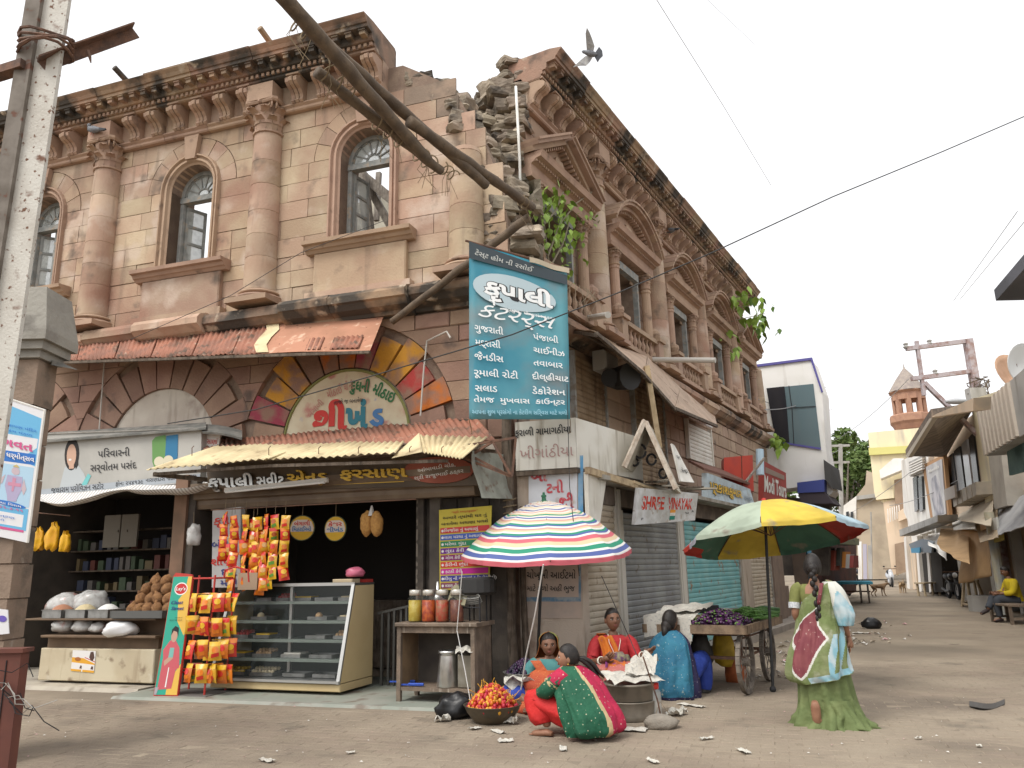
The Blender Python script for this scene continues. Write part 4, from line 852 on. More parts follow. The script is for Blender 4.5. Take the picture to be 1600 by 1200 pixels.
shutter(FS, 1.58, 4.15, .14, 2.3, -.1, .085, SH_G, 'wide grey steel rolling shutter behind the seated women', railm=mat('pale_rail', (0, 0, 0)))
shutter(FS, 4.38, 8.1, .14, 2.3, -.1, .085, SH_T, 'turquoise rolling shutter with rust spots behind the vegetable cart')
shutter(FS, 8.9, 11.0, .14, 2.35, -.1, .085, SH_B, 'cream rolling shutter beyond the turquoise one')
for (a, b) in (((892, 536), (948, 668)), ((986, 596), (1040, 700))):
 (u0, _), (u1, z0) = FR.px(a[0], a[1], .08), FR.px(b[0], b[1], .08); shutter(FR, u0, u1, z0 - .9, 5.1, .08, .10, SH_R, 'rusty brown upper shutter ' + ('right beside the teal banner' if a[0] < 900 else 'behind the pale timber prop'))
u0, z1 = FR.px(1072, 660, .1); u1, z0 = FR.px(1114, 729, .1); shutter(FR, u0, u1, z0, z1 + .1, .1, .095, SH_W, 'small clean white roller shutter up on the stone wall', railm=SH_W)
sf = thing('shop_row_building', 'low row of shop pillars and lintels with a flat roof along the stone building', 'shop front', FS.at(6, -.5, 0))
PILB = mat('beige_pillar_plaster', (.46, .39, .32), (.38, .32, .26), s=2, streak=((.2, .15, .11), (6, 6, 1), .56, .72)); PILBR = mat('brown_pillar_paint', (.25, .185, .145), (.2, .15, .12), s=3)
for u0, u1, m in ((8.12, 8.86, PILB), (11.04, 12.2, PILBR), (15.9, 16.6, PILBR)): MB(-1).box(u0, u1, -.5, -.02, 0, 2.7).obj('pillar', m, sf, FS.at())
for u0, u1 in ((1.49, 1.57), (4.17, 4.36)): MB(-1).box(u0, u1, -.3, -.05, 0, 2.6).obj('narrow_pillar', mat('pale_rail', (0, 0, 0)), sf, FS.at())
MB(-1).box(.24, 16.6, -1.15, -.08, 2.36, 2.62).obj('lintel', mat('dark_lintel', (.12, .10, .085), (.2, .16, .13), s=4), sf, FS.at()); MB(-1).box(.3, 16.6, -1.18, .25, 2.63, 2.69).obj('roof_slab', mat('grimy_tin_roof', (.34, .32, .28), (.22, .19, .15), s=3), sf, FS.at())
MB(-1).box(12.2, 15.9, -1.17, -1.1, 0, 2.6).obj('niche_wall', mat('grey_niche_wall', (.34, .34, .32), (.27, .26, .24), s=2), sf, FS.at())
MB(-1).box(12.2, 13.0, -1.1, -.1, 0, .9).obj('niche_ledge', mat('brown_pillar_paint', (0, 0, 0)), sf, FS.at())
o = MB(-1).box(1.4, 17.5, -1.2, .42, -.02, .13).obj('kerb_step', mat('kerb_stone', (.33, .29, .25), (.26, .23, .2), s=3, bump=.2), None, FS.at()); o['kind'] = 'structure'
ta = thing('tin_awning', 'kinked rusty tin awning sagging along the street side of the stone building', 'awning', FR.at(5, .5, 4.8))
TIN = mat('rust_stained_tin', (.46, .33, .235), (.38, .27, .19), s=2, spots=[((.16, .09, .06), 9, .64, .7), ((.3, .17, .1), 3, .58, .72)], rough=.6)
segs = [((893, 513, .12), (1011, 557, .3), (931, 518, 1.05), (1007, 583, 1.05)), ((1012, 558, .3), (1064, 602, .2), (1007, 584, 1.05), (1054, 637, 1.05)), ((1064, 603, .2), (1117, 650, .12), (1055, 636, 1.05), (1120, 664, .95))]
for i, s in enumerate(segs):
 a, b, c, d = [FR.W(*p) for p in s]
 MB().slab(lambda u, v: a.lerp(b, u).lerp(c.lerp(d, u), v) + Vector((0, 0, .03 * noise.noise(Vector((u * 4 + i * 9, v * 3, 1))))), 8, 5, .008).obj('tin_sheet', TIN, ta, I4)
 mb = MB(); mb.bar(c + Vector((0, 0, -.03)), d + Vector((0, 0, -.03)), .05, .06); mb.bar(a.lerp(c, .5) - Vector((0, 0, .06)), b.lerp(d, .5) - Vector((0, 0, .06)), .05); mb.bar(a - Vector((0, 0, .06)), c - Vector((0, 0, .06)), .05); mb.obj('timber_rail', TIMBER, ta, I4)
o = MB().bar(FR.W(1010, 572, 1.0), FR.W(1030, 700, 1.05), .13, .09).obj('timber_prop', mat('pale_timber_prop', (.55, .43, .27), (.44, .33, .2), s=8, bump=.2)); tag(o, 'pale square timber prop holding up the kinked tin awning', 'prop')
o = MB().tube([FR.W(952, 590, .5), FR.W(962, 592, .5), FR.W(985, 588, .85)], [.16, .2, .24], 12).obj('cooler_duct', mat('dark_duct', (.05, .05, .05))); tag(o, 'dark round duct under the tin awning near the banner', 'duct')
o = MB().bev(-.3, .3, 0, .25, 0, .35, .04).obj('air_cooler', mat('cooler_grey', (.5, .49, .46)), None, FR.at(*FR.px(945, 572, .3)[:1], .2, 4.85)); tag(o, 'grey box of an air cooler tucked under the tin awning', 'air cooler')
o = MB().tube([FR.W(1078, 652, .5), FR.W(1112, 668, .5)], .025, 6).obj('tube_lamp', flat('tube_glass', (.8, .8, .78), .2)); tag(o, 'short white tube lamp above the small white shutter', 'lamp')
for a, b, lb in (((1020, 562, .3), (1118, 563, 1.6), 'pale drain pipe jutting out from the balustrade over the street'), ((918, 497, .2), (950, 492, 1.0), 'short pale pipe stub jutting out below the sapling')):
 o = MB().tube([FR.W(*a), FR.W(*b)], .055, 10).obj('drain_pipe', mat('pale_pipe', (.50, .48, .44))); tag(o, lb, 'pipe')
OLDB = mat('old_sign_back', (.50, .46, .38), (.38, .34, .27), s=4, spots=[((.2, .15, .1), 7, .6, .7)])
t_ = thing('folded_signboard', 'broken signboard folded like a tent over the grey shutter', 'signboard', at(1010, 755, 11.2))
for (p, q_, nm) in (((1007, 657), (975, 730), 'a'), ((1009, 659), (1056, 764), 'b')):
 A, B = at(*p, 11.2), at(*q_, 11.0); dn = Vector((.25, .8, .0)); o = MB().hexa([A, B, B + dn, A + dn] + [x + Vector((.03 if nm == 'a' else -.03, 0, -.01)) for x in (A, B, B + dn, A + dn)]).obj('panel', OLDB, t_, I4)
 MB().bar(A, B, .05, .06).obj('frame_bar', mat('pale_frame', (.55, .48, .4), (.4, .32, .25), s=9), t_, I4)
ar = MB()
for cx, cy, r in ((1000, 705, 9), (1018, 718, 7), (1036, 740, 6), (992, 722, 5)): ar.tube([at(cx + r * cos(t * .55), cy + r * 1.2 * sin(t * .55), 11.35 + .01 * t) for t in range(12)], .018, 5)
ar.obj('painted_scroll', BLACK, t_, I4)
r_, pn = board('loose_board', 'white lettered board leaning on the shop roof beside the folded sign', 'board', quadat(11.9, (1050, 693), (1054, 696), (1064, 752), (1085, 754), 12.2), .03, WHITE); pn.text([('પાન', .5, .6, .12, .5, .02), ('સેન્ટર', .6, .25, .1, .6, .02)], BLACK)
for i in range(9):
 a = FS.P(2.0 + .25 * i, .1 + .2 * RN.random(), 2.72 + .05 * RN.random()); o = MB().bar(a, a + Vector((RN.uniform(.3, .8), RN.uniform(.2, .9), RN.uniform(-.05, .1))), .12, .025).obj('broken_plank', (TIMBER, OLDB)[i % 2]); tag(o, 'loose plank in the jumble on the shop roof by the folded sign', 'plank', 'loose planks on the shop roof')
r_, pn = board('hanging_signboard', 'scratched white signboard with red English capitals over the grey shutter', 'signboard', quadat(11.0, (998, 762), (1091, 771), (992, 820), (1086, 813), 12.0), .06, mat('scratched_sign_white', (.60, .60, .60), (.45, .44, .42), s=5, spots=[((.4, .35, .3), 11, .6, .68)]))
pn.text([('SHREE', .25, .42, .36, .36, .03), ('VINAYAK', .70, .42, .36, .42, .03)], mat('chipped_red_paint', (.52, .05, .03), (.58, .5, .48), s=11, lo=.56, hi=.62)); pn.shapes([([(.54, .3), (.63, .3), (.63, .40), (.54, .40)], 0), ([(.54, .2), (.63, .2), (.63, .3), (.54, .3)], 1), ([(.54, .08), (.63, .08), (.63, .2), (.54, .2)], 2)], [flat('sticker_orange', (.7, .3, .05)), WHITE, flat('sticker_green', (.02, .2, .15))], 'sticker'); pn.text([('૧૩', .83, .25, .07, .06), ('A', .93, .3, .08, .04), ('F', .1, .12, .06, .03)], BLACK)
r_, pn = board('yellow_lettered_sign', 'pale blue signboard with yellow Gujarati letters and a dark red edge', 'signboard', quadat(14.6, (1106, 739), (1172, 764), (1106, 780), (1180, 792), 17.0), .12, mat('pale_blue_sign', (.46, .55, .60), (.38, .42, .43), s=4))
pn.text([('પ્રકાશકુમાર', .38, .35, .38, .7, .05)], BLACK); pn.text([('પ્રકાશકુમાર', .38, .35, .38, .69, .025)], flat('sign_yellow', (.65, .42, .06))); pn.text([('ઠક્કર', .87, .3, .22, .2, .01)], flat('sign_blue_grey', (.2, .25, .3)))
mb = MB(); mb.hexa([at(1100, 735, 14.5), at(1172, 758, 17), at(1150, 742, 17.5), at(1075, 722, 15)] + [p + Vector((0, 0, .05)) for p in (at(1100, 735, 14.5), at(1172, 758, 17), at(1150, 742, 17.5), at(1075, 722, 15))]); mb.obj('canopy', mat('dark_red_tin', (.15, .07, .05)), r_, I4)
rb = thing('red_meter_box', 'bright red metal box above the yellow lettered sign', 'box', at(1150, 765, 16.8)); q = quadat(16.4, (1131, 715), (1176, 711), (1131, 752), (1178, 768), 17.2); MB().hexa([p + Vector((.1, .6, 0)) for p in (q[0], q[1], q[3], q[2])] + [q[0], q[1], q[3], q[2]]).obj('body', mat('red_enamel', (.50, .055, .035), (.42, .05, .04), s=3, rough=.45), rb, I4)
MB().tube([q[0].lerp(q[1], .6), q[2].lerp(q[3], .6)], .012, 4).obj('door_seam', IRON, rb, I4)
o = MB().tube([at(1188, 742, 18), at(1187, 702, 18)], .09, 10).obj('tube_sign', flat('pale_blue_tube', (.45, .6, .7))); tag(o, 'upright pale blue cylinder beside the red box', 'cylinder')
o = MB().bar(at(1166, 752, 16.3), at(1194, 716, 16.8), .04).obj('flag_stick', GREYWOOD); tag(o, 'thin slanting stick in front of the red box', 'stick')
r_, pn = board('red_shop_sign', 'dark red shop sign with white raised English letters before the white building', 'signboard', quadat(18.6, (1193, 720), (1228, 739), (1193, 790), (1230, 797), 21.5), .12, mat('dark_red_sign', (.33, .055, .045), (.28, .05, .04), s=2)); pn.text([('Modi Tours', .5, .33, .36, .95, .03)], WHITE); pn.shape([(.06, .75), (.9, .78), (.9, .9), (.06, .88)], flat('sign_brown', (.25, .18, .14)))
wb = thing('white_glass_building', 'white modern building with a large dark glass window beyond the stone one', 'building', FR.at(17.6, .5, 0))
p0, nn = FR.P(17.5, 0, 0), FR.u; S = lambda x, y: onplane(x, y, p0, nn)
WALLW = mat('white_render', (.80, .79, .76), (.74, .73, .69), s=1.2, streak=((.52, .49, .44), (3, 3, .4), .58, .8))
def side(pxs, d0, d1, m, nm):
 k = len(pxs); P = [S(*p) for p in pxs]; v = [p + FR.u * d0 for p in P] + [p + FR.u * d1 for p in P]
 tri = tessellate_polygon([[Vector((p[0], p[1], 0)) for p in pxs]])
 return MB().add(v, [t for t in tri] + [tuple(i + k for i in t[::-1]) for t in tri] + [(i, (i + 1) % k, k + (i + 1) % k, k + i) for i in range(k)]).obj(nm, m, wb, I4)
side([(1150, 578), (1268, 562), (1285, 612), (1290, 700), (1302, 768), (1292, 778), (1292, 755), (1180, 770)], 0, 1.3, WALLW, 'wall')
side([(1150, 574), (1269, 559), (1286, 612), (1284, 614), (1267, 563), (1150, 578)], -.06, .04, flat('purple_blue_trim', (.10, .09, .30)), 'roof_trim')
g = side([(1198, 607), (1271, 600), (1283, 700), (1212, 689)], -.03, -.005, mat('blue_grey_mirror_glass', (.13, .19, .21), rough=.08, spec=.8), 'glass_pane');
side([(1198, 607), (1226, 604), (1230, 640), (1234, 693), (1212, 689)], -.045, -.032, mat('black_glass', (.03, .03, .035), rough=.1), 'dark_pane')
side([(1212, 689), (1283, 700), (1283, 703), (1212, 692)], -.06, -.03, flat('purple_blue_trim', (0, 0, 0)), 'window_trim')
for a, b in (((1233, 603), (1238, 640)), ((1238, 640), (1241, 694)), ((1199, 640), (1275, 635))): MB().tube([S(*a) - FR.u * .05, S(*b) - FR.u * .05], .012, 4).obj('glazing_bar', BLACK, wb, I4)
side([(1250, 756), (1292, 751), (1292, 770), (1251, 772)], -.5, 1.3, flat('royal_blue_fascia', (.05, .07, .26)), 'blue_fascia'); side([(1251, 772), (1292, 770), (1306, 788), (1256, 788)], -.45, 1.2, mat('dark_soffit', (.06, .05, .06)), 'soffit')
side([(1180, 770), (1290, 780), (1288, 900), (1180, 900)], .8, 1.2, SHADED, 'ground_floor_room')
sb_ = thing('projecting_sign', 'dark framed light box sign projecting from the white building', 'sign', S(1300, 768)); MB().hexa([S(1290, 720) - FR.u * .4, S(1301, 728) - FR.u * .4, S(1303, 764) - FR.u * .4, S(1292, 750) - FR.u * .4] + [S(1290, 720) + FR.u * 1.0, S(1304, 730) + FR.u * 1.0, S(1309, 764) + FR.u * 1.0, S(1292, 755) + FR.u * 1.0]).obj('box', mat('dark_box', (.07, .07, .07)), sb_, I4)
o = MB().bar(FS.P(15.3, .1, 0), FS.P(15.3, .1, 3.0), .12).obj('blue_post', flat('blue_post_paint', (.10, .27, .40))); tag(o, 'square blue post at the front of the white building', 'post')
# ================================================================ counters, racks and goods before the shops
def heap(name, label, cat, c, r, h, n, size, m, kind='stuff', parent=None, nu=6, nv=5, sd=1):
 """a heap of small fruit: real little bodies joined into one"""
 rn = random.Random(sd); mb = MB(); mb.lathe([(r * .97, -.01), (r * .8, h * .22), (r * .55, h * .52), (r * .25, h * .8), (0, h * .9)], 14, c)
 for i in range(n):
  a, q = rn.uniform(0, 6.283), sqrt(rn.random()); z = h * (1 - q ** 1.6)
  mb.k = rn.randrange(len(m)) if isinstance(m, list) else 0
  p = Vector(c) + Vector((cos(a) * r * q, sin(a) * r * q, z)); s = rn.uniform(.8, 1.2)
  mb.ball(p, tuple(v * s for v in (size if isinstance(size, tuple) else (size,) * 3)), nu, nv)
 return mb
CREAMC = mat('worn_cream_laminate', (.53, .47, .34), (.46, .39, .27), s=2, spots=[((.24, .18, .12), 4.5, .6, .7), ((.62, .58, .48), 3, .6, .7)], streak=((.3, .23, .15), (6, 6, .9), .6, .78), rough=.6)
BRWOOD = mat('brown_counter_wood', (.16, .105, .065), (.12, .08, .05), s=4, rough=.7)
cn = thing('grocery_counter', 'stained cream grocery counter with a torn poster and goods trays on top', 'counter', FL.at(6.02, 0, .05)); K = FL.at(6.02, 0, .05)
MB().bev(-1.02, 1.03, .40, .88, .03, .47, .012).obj('front_box', CREAMC, cn); MB().box(-1.0, 1.0, .38, .80, .47, .62).obj('recess_panel', BRWOOD, cn)
MB().bev(-1.06, 1.0, .38, .94, .62, .655, .008).obj('lower_ledge', BRWOOD, cn); MB().box(-1.05, 1.02, .36, .62, .655, .86).obj('back_panel', BRWOOD, cn); MB().bev(-1.05, 1.35, .30, .95, .86, .885, .006).obj('top_board', BRWOOD, cn)
for x, y in ((-1, .42), (1, .42)): MB().box(x - .03, x + .03, y, y + .06, -.05, .03).obj('foot', BRWOOD, cn)
pn = Panel([FL.P(6.02 + .42, .884, .22), FL.P(6.02 + .0, .884, .20), FL.P(6.02 + .42, .884, .50), FL.P(6.02 + .0, .884, .49)], cn)
pn.shapes([([(0, 0), (1, .0), (1, 1), (0, 1)], 0), ([(0, .42), (1, .36), (1, .42), (.5, .64), (0, .66)], 1), ([(0, .0), (.45, 0), (.45, .1), (0, .1)], 1), ([(.5, 0), (1, 0), (1, .1), (.5, .1)], 1), ([(.55, .66), (1, .48), (1, .52), (.55, .7)], 2), ([(.74, .7), (.78, .95), (.9, .97), (.97, .7), (.9, .52), (.82, .55)], 3), (pn.ell(.26, .58, .13, .1), 4), ([(.36, .15), (.4, .3), (.46, .28), (.46, .14)], 3), ([(.84, .15), (.88, .3), (.95, .28), (.95, .14)], 3)], [flat('poster_white', (.68, .66, .64)), flat('poster_orange', (.66, .33, .03)), flat('poster_red', (.5, .04, .04)), flat('poster_dark_hair', (.08, .04, .03)), flat('poster_brown', (.35, .12, .03))], 'poster')
K2 = lambda x, y, z: FL.P(6.02 + x, y, .05 + z)
def tray(x, w, d, h, m, label, y=.75):
 t = thing('steel_tray', label, 'tray', FL.at(6.02 + x, y, .937)); q = MB(); a, b = w / 2, d / 2
 for (x0, x1, y0, y1) in ((-a, -a + .006, -b, b), (a - .006, a, -b, b), (-a, a, -b, -b + .006), (-a, a, b - .006, b)): q.box(x0, x1, y0, y1, 0, h)
 q.box(-a, a, -b, b, 0, .006); q.box(-a - .012, a + .012, b, b + .012, h - .008, h); q.obj('tub', m, t); return t
GALV = mat('dull_tin', (.33, .33, .32), (.24, .24, .23), s=9, rough=.4, metal=.7)
for x, lb, c, nm in ((.42, 'steel tray heaped with cream rice beside the white one', (.60, .50, .30), 'rice'), (.0, 'steel tray heaped with white sugar beside the coconuts', (.75, .75, .72), 'sugar'), (.86, 'steel tray of pink lentils at the left of the counter', (.42, .20, .12), 'lentils')):
 t = tray(x, .36, .36, .12, GALV, lb, .74); MB().grid(lambda u, v: ((u - .5) * .34, (v - .5) * .34, .07 + .12 * max(0, 1 - 4 * ((u - .5) ** 2 + (v - .5) ** 2)) ** .8 + .005 * noise.noise(Vector((u * 20, v * 20, x)))), 12, 12).obj(nm, mat(nm, c, bump=.5, bs=400), t, smooth=True)
bt = thing('black_tray', 'shallow dark tray holding the coconuts on the grocery counter', 'tray', FL.at(6.02 - .72, .72, .94)); q = MB(); q.box(-.46, .42, -.3, .26, 0, .02); q.box(-.46, .42, .25, .27, 0, .1); q.box(-.47, -.45, -.3, .27, 0, .1); q.box(.41, .43, -.3, .27, 0, .1); q.obj('tub', mat('dark_tray', (.10, .10, .095), rough=.5), bt)
COCO = mat('coconut_husk_fibre', (.30, .155, .065), (.20, .10, .045), s=18, bump=1.0, bs=90, var=.15)
cm = []
for k in range(3):
 m = MB(); m.ball((0, 0, .0), (.085, .08, .098), 14, 10, .14, k * 3.3, 2.6); m.tube([(0, 0, .08), (.005, .0, .115), (.0, .005, .135)], [.035, .022, .006], 6); cm.append(m.mesh('coconut', COCO, True))
cpos = [(-.36 + .155 * i, .80, .1) for i in range(5)] + [(-.38 + .15 * i, .62, .11) for i in range(6)] + [(-.30 + .16 * i, .72, .235) for i in range(4)] + [(-.32 + .2 * i, .58, .25) for i in range(4)] + [(-.2 + .17 * i, .66, .37) for i in range(3)] + [(-.14, .6, .49), (.06, .58, .47)]
for i, (x, y, z) in enumerate(cpos):
 o = inst(cm[i % 3], 'coconut', None, FL.at(6.02 - .74 + x + RN.uniform(-.02, .02), y, .95 + z) @ RZ(RN.uniform(0, 6)) @ Matrix.Rotation(RN.uniform(-.9, .9), 4, 'X'))
 tag(o, 'brown husked coconut in the pile on the dark counter tray', 'coconut', 'coconuts piled on the counter')
def bag(c, r, m, seed, flat_=.75, name='plastic_bag', n=16):
 def fn(u, v):
  a, b = 2 * pi * u, pi * (v - .5); d = Vector((cos(a) * cos(b), sin(a) * cos(b), sin(b))); k = 1 + .28 * noise.noise(d * 1.7 + Vector((seed, 0, 0))) + .13 * abs(noise.noise(d * 4.5 + Vector((0, seed, 0))))
  if d.z > .55: k *= 1 + .0 * d.z
  z = d.z * r[2] * k; z = max(z, -r[2] * flat_); return Vector(c) + Vector((d.x * r[0] * k, d.y * r[1] * k, z))
 mb = MB(); mb.grid(fn, n, n * 2 // 3, True); return mb
PLAS = mat('clear_crumpled_plastic', (.62, .62, .60), (.48, .46, .44), s=14, rough=.22, spec=.6, alpha=.8, spots=[((.45, .25, .22), 6, .6, .7)]); PLW = mat('white_plastic_bag', (.72, .72, .72), rough=.35)
for i, (x, y, z, r, lb) in enumerate(((.75, .78, .77, (.16, .12, .10), 'clear bag with pinkish goods at the left end of the lower counter ledge'), (.4, .78, .77, (.16, .12, .10), 'clear wrinkled bag in the middle of the lower counter ledge'), (.08, .8, .75, (.12, .1, .08), 'small clear bag next to the white one on the lower ledge'))):
 o = bag(K2(x, y, z), r, PLAS, i * 2.7).obj('plastic_bag', PLAS, None, I4, True); tag(o, lb, 'plastic bag')
o = bag(K2(-.42, .9, .74), (.24, .12, .11), PLW, 9.1, 1.2).obj('plastic_bag', PLW, None, I4, True); tag(o, 'white plastic bag drooping over the lower counter ledge', 'plastic bag')
for i, (x, y, z, r, lb) in enumerate(((1.0, .55, 1.06, (.26, .2, .16), 'large clear bag of pale snacks behind the lentil tray'), (.62, .45, 1.08, (.26, .2, .18), 'large clear bag of puffed rice behind the rice tray'))):
 o = bag(K2(x, y, z), r, PLAS, 4 + i * 2.2).obj('plastic_bag', PLAS, None, I4, True); tag(o, lb, 'plastic bag')
def packet(cols, name):
 m = MB()
 def fn(u, v): e = min(1, 3.2 * min(v, 1 - v)); return ((u - .5) * .12 * (1 - .06 * e), -.026 * e * sin(pi * u) ** .7 + (.003 * sin(u * 40) * (1 - e)), (v - .5) * .17)
 m.grid(fn, 6, 8); m.grid(lambda u, v: tuple(Vector(fn(u, v)) * 1 + Vector((0, 2 * abs(fn(u, v)[1]) + .002, 0))), 6, 8)
 m.mat(1).grid(lambda u, v: tuple(Vector(fn(.02 + .96 * u, .76 + .24 * v)) + Vector((0, -.002, 0))), 6, 2)
 m.mat(2).grid(lambda u, v: tuple(Vector(fn(.5 + .3 * v * cos(6.283 * u), .56 + .17 * v * sin(6.283 * u))) + Vector((0, -.003, 0))), 10, 1, True)
 m.mat(3).grid(lambda u, v: tuple(Vector(fn(.2 + .6 * u, .14 + .2 * v + .08 * u)) + Vector((0, -.003, 0))), 4, 1)
 return m.mesh(name, [mat('foil_%s_%d' % (name, i), c, rough=.25, spec=.7) for i, c in enumerate(cols)], True)
OR_, RD_, YL_, WH_, GR_, BL_ = (.72, .20, .015), (.60, .03, .02), (.72, .42, .02), (.75, .72, .66), (.12, .30, .05), (.05, .08, .3)
PK = [packet(c, 'snack_%d' % i) for i, c in enumerate(((OR_, RD_, (.62, .36, .12), YL_), (RD_, OR_, YL_, OR_), (YL_, RD_, (.45, .10, .02), GR_), ((.62, .33, .02), YL_, OR_, RD_), ((.58, .14, .01), YL_, RD_, OR_), (BL_, RD_, YL_, WH_)))]
STR = [(352, 800, 4, 1), (367, 806, 6, 1), (384, 806, 6, 0), (402, 808, 5, 4), (416, 804, 6, 0), (430, 806, 5, 2), (446, 806, 5, 3), (362, 812, 5, 0), (410, 830, 5, 1), (424, 840, 4, 2), (396, 812, 5, 3)]
for i, (px, py, n, k) in enumerate(STR):
 u, z = FL.px(px, py, .92 - .03 * (i // 7)); t = thing('packet_strip', ('orange', 'red', 'yellow and red', 'bright yellow', 'deep orange', 'blue')[k] + ' snack packet strip hanging ' + ('at the left end of the packet curtain', 'second in the packet curtain', 'third in the packet curtain', 'in the middle of the packet curtain', 'right of the middle of the packet curtain', 'near the right end of the packet curtain', 'at the right end of the packet curtain', 'behind the second strip of the curtain', 'behind the middle strip of the curtain', 'behind the right half of the curtain', 'half hidden in the packet curtain')[i], 'snack packets', FL.at(u, .92 - .03 * (i // 7), z), 'strips of snack packets hung at the sweet shop')
 MB().tube([(0, 0, .03), (0, 0, .2)], .003, 4).obj('string', ROPE, t)
 for j in range(n): inst(PK[k if RN.random() < .7 else RN.randrange(5)], 'snack_packet', t, FL.at(u + RN.uniform(-.012, .012), .92 - .03 * (i // 7), z - .085 - .165 * j) @ RZ(pi + RN.uniform(-.8, .8)) @ Matrix.Rotation(RN.uniform(-.25, .25), 4, 'X') @ Matrix.Rotation(RN.uniform(-.15, .15), 4, 'Y') @ Matrix.Scale(RN.uniform(1.0, 1.2), 4))
o = MB().tube([FL.W(330, 797, .92), FL.W(650, 780, .92)], .008, 6).obj('hanging_rod', IRON); tag(o, 'thin rusty rod under the lintel from which the packets hang', 'rod')
RF = mat('red_rack_enamel', (.45, .04, .03), rough=.45); b = G(288, 1090); rk = thing('snack_rack', 'red wire snack rack with a tall green and yellow printed side panel', 'display rack', T(b) @ FL.M.to_3x3().to_4x4()); Kr = WM[rk.name]
mb = MB()
for x, y in ((.28, 0), (.28, -.4), (-.3, 0), (-.3, -.4)): mb.tube([(x, y, 0), (x, y - .06, 1.5)], .013, 6)
for z in (.02, .3, 1.46): mb.tube([(.28, 0 - .06 * z / 1.5, z), (-.3, -.06 * z / 1.5, z), (-.3, -.4 - .06 * z / 1.5, z), (.28, -.4 - .06 * z / 1.5, z), (.28, -.06 * z / 1.5, z)], .012, 6)
mb.tube([(-.33, -.2, 1.46), (-.34, -.2, 1.56), (-.5, -.2, 1.6), (-.7, -.2, 1.55), (-.72, -.2, 1.4)], .012, 6);
mb.obj('frame', RF, rk)
MB().box(-.70, -.40, -.42, -.40, 1.3, 1.52).obj('back_card', mat('kraft_card', (.35, .25, .17)), rk); MB().bev(-.40, .40, -.5, .10, .0, .04, .01).obj('foot_plate', mat('dark_plate', (.12, .11, .10)), rk)
for j in range(4):
 z = 1.16 - .29 * j
 for s in range(2): MB().tube([(-.02 - .02, -.05, z + .1), (-.55, -.05, z + .1)], .006, 5).obj('rail', IRON, rk) if s == 0 else None
 for i in range(9): inst(PK[(3, 0, 2, 3, 2, 4, 1, 3, 4, 4, 1, 4)[(i * 5 + j * 3) % 12]], 'snack_packet', rk, Kr @ T(-.06 - .065 * i, .03 - .06 * (i % 3), z + RN.uniform(-.02, .02)) @ RZ(pi + RN.uniform(-.7, .7)) @ Matrix.Rotation(RN.uniform(-.3, .15), 4, 'X') @ Matrix.Scale(1.35, 4))
w = [Kr @ Vector(p) for p in ((.36, .14, .03), (.02, .1, .03), (.33, -.02, 1.54), (.04, -.05, 1.54))]
hd = [(.0, 0), (1, 0), (1, .93), (.97, .965), (.9, .985), (.1, 1), (.0, .97)]; f = quad_map(*w, off=0)
MB().add([f(x, z) for x, z in hd] + [f(x, z, -.035) for x, z in hd], [tuple(range(7)), tuple(range(7, 14))[::-1]] + [(i, (i + 1) % 7, 7 + (i + 1) % 7, 7 + i) for i in range(7)]).obj('printed_header', [RF], rk, I4)
pn = Panel([f(.03, .01), f(.97, .01), f(.03, .985), f(.97, .985)], rk)
pn.shapes([([(0, 0), (1, 0), (1, .98), (0, .98)], 0), ([(1, .0), (1, .25), (.52, .1), (.5, 0)], 1), ([(1, .98), (.8, .98), (.72, .85), (.45, .78), (.55, .6), (.95, .48), (1, .5)], 1), (pn.ell(.5, .875, .34, .055), 2), (pn.ell(.5, .875, .30, .046), 3),
 ([(.1, .04), (.14, .3), (.08, .36), (.35, .44), (.62, .44), (.84, .38), (.95, .22), (.8, .2), (.72, .05)], 4), (pn.ell(.52, .48, .15, .055), 5), ([(.36, .48), (.36, .53), (.5, .56), (.68, .545), (.7, .47), (.62, .51), (.45, .52)], 6), ([(.2, .27), (.55, .33), (.6, .29), (.25, .23)], 5), ([(.38, .3), (.4, .38), (.6, .38), (.6, .3)], 7), ([(.0, 0), (.1, 0), (.16, .06), (0, .06)], 8), ([(.42, .06), (.46, .22), (.5, .22), (.48, .06)], 2)],
 [flat('header_green', (.03, .34, .24), .35), flat('header_yellow', (.70, .44, .08), .35), flat('header_white', (.75, .75, .73), .35), flat('header_red', (.52, .03, .03), .35), flat('header_pink', (.52, .10, .12), .35), flat('header_skin', (.48, .30, .22), .35), BLACK, flat('header_teal', (.18, .42, .38), .35), flat('header_grey', (.35, .33, .36), .35)], 'header_print')
pn.text([("Lay's", .5, .862, .028, .5, .02, .1)], flat('header_white', (0, 0, 0))); pn.text([('Chaat', .42, .745, .028, .62, .02, .25), ('Street', .48, .695, .028, .66, .02, .25)], flat('header_navy', (.03, .04, .2))); pn.text([('INDIA KI', .62, .625, .008, .34, .01), ('MASTI MASALA', .5, .605, .008, .62, .01)], BLACK)
dw, dd, dh = 1.96, .75, 1.28; c = FL.P(2.98, 0, 0); gc = thing('sweet_counter', 'cream glass fronted sweet counter with four shelves of trays', 'display counter', FL.at(2.98, 1.03, .05) @ RZ(-.03)); KG = WM[gc.name]
CRM = mat('cream_laminate', (.60, .47, .26), (.56, .43, .23), s=2, rough=.4); ALU = mat('aluminium_trim', (.52, .52, .50), rough=.4, metal=.85); a = dw / 2
prof = [(0.0, .12), (-.30, 1.28), (-.78, 1.28), (-.78, .12)]
for s in (-1, 1): MB().add([(s * a - (0 if s > 0 else 0), y, z) for y, z in prof] + [(s * (a - .03), y, z) for y, z in prof], [(0, 1, 2, 3), (7, 6, 5, 4), (0, 4, 5, 1), (1, 5, 6, 2), (2, 6, 7, 3), (3, 7, 4, 0)]).obj('side_panel', CRM, gc)
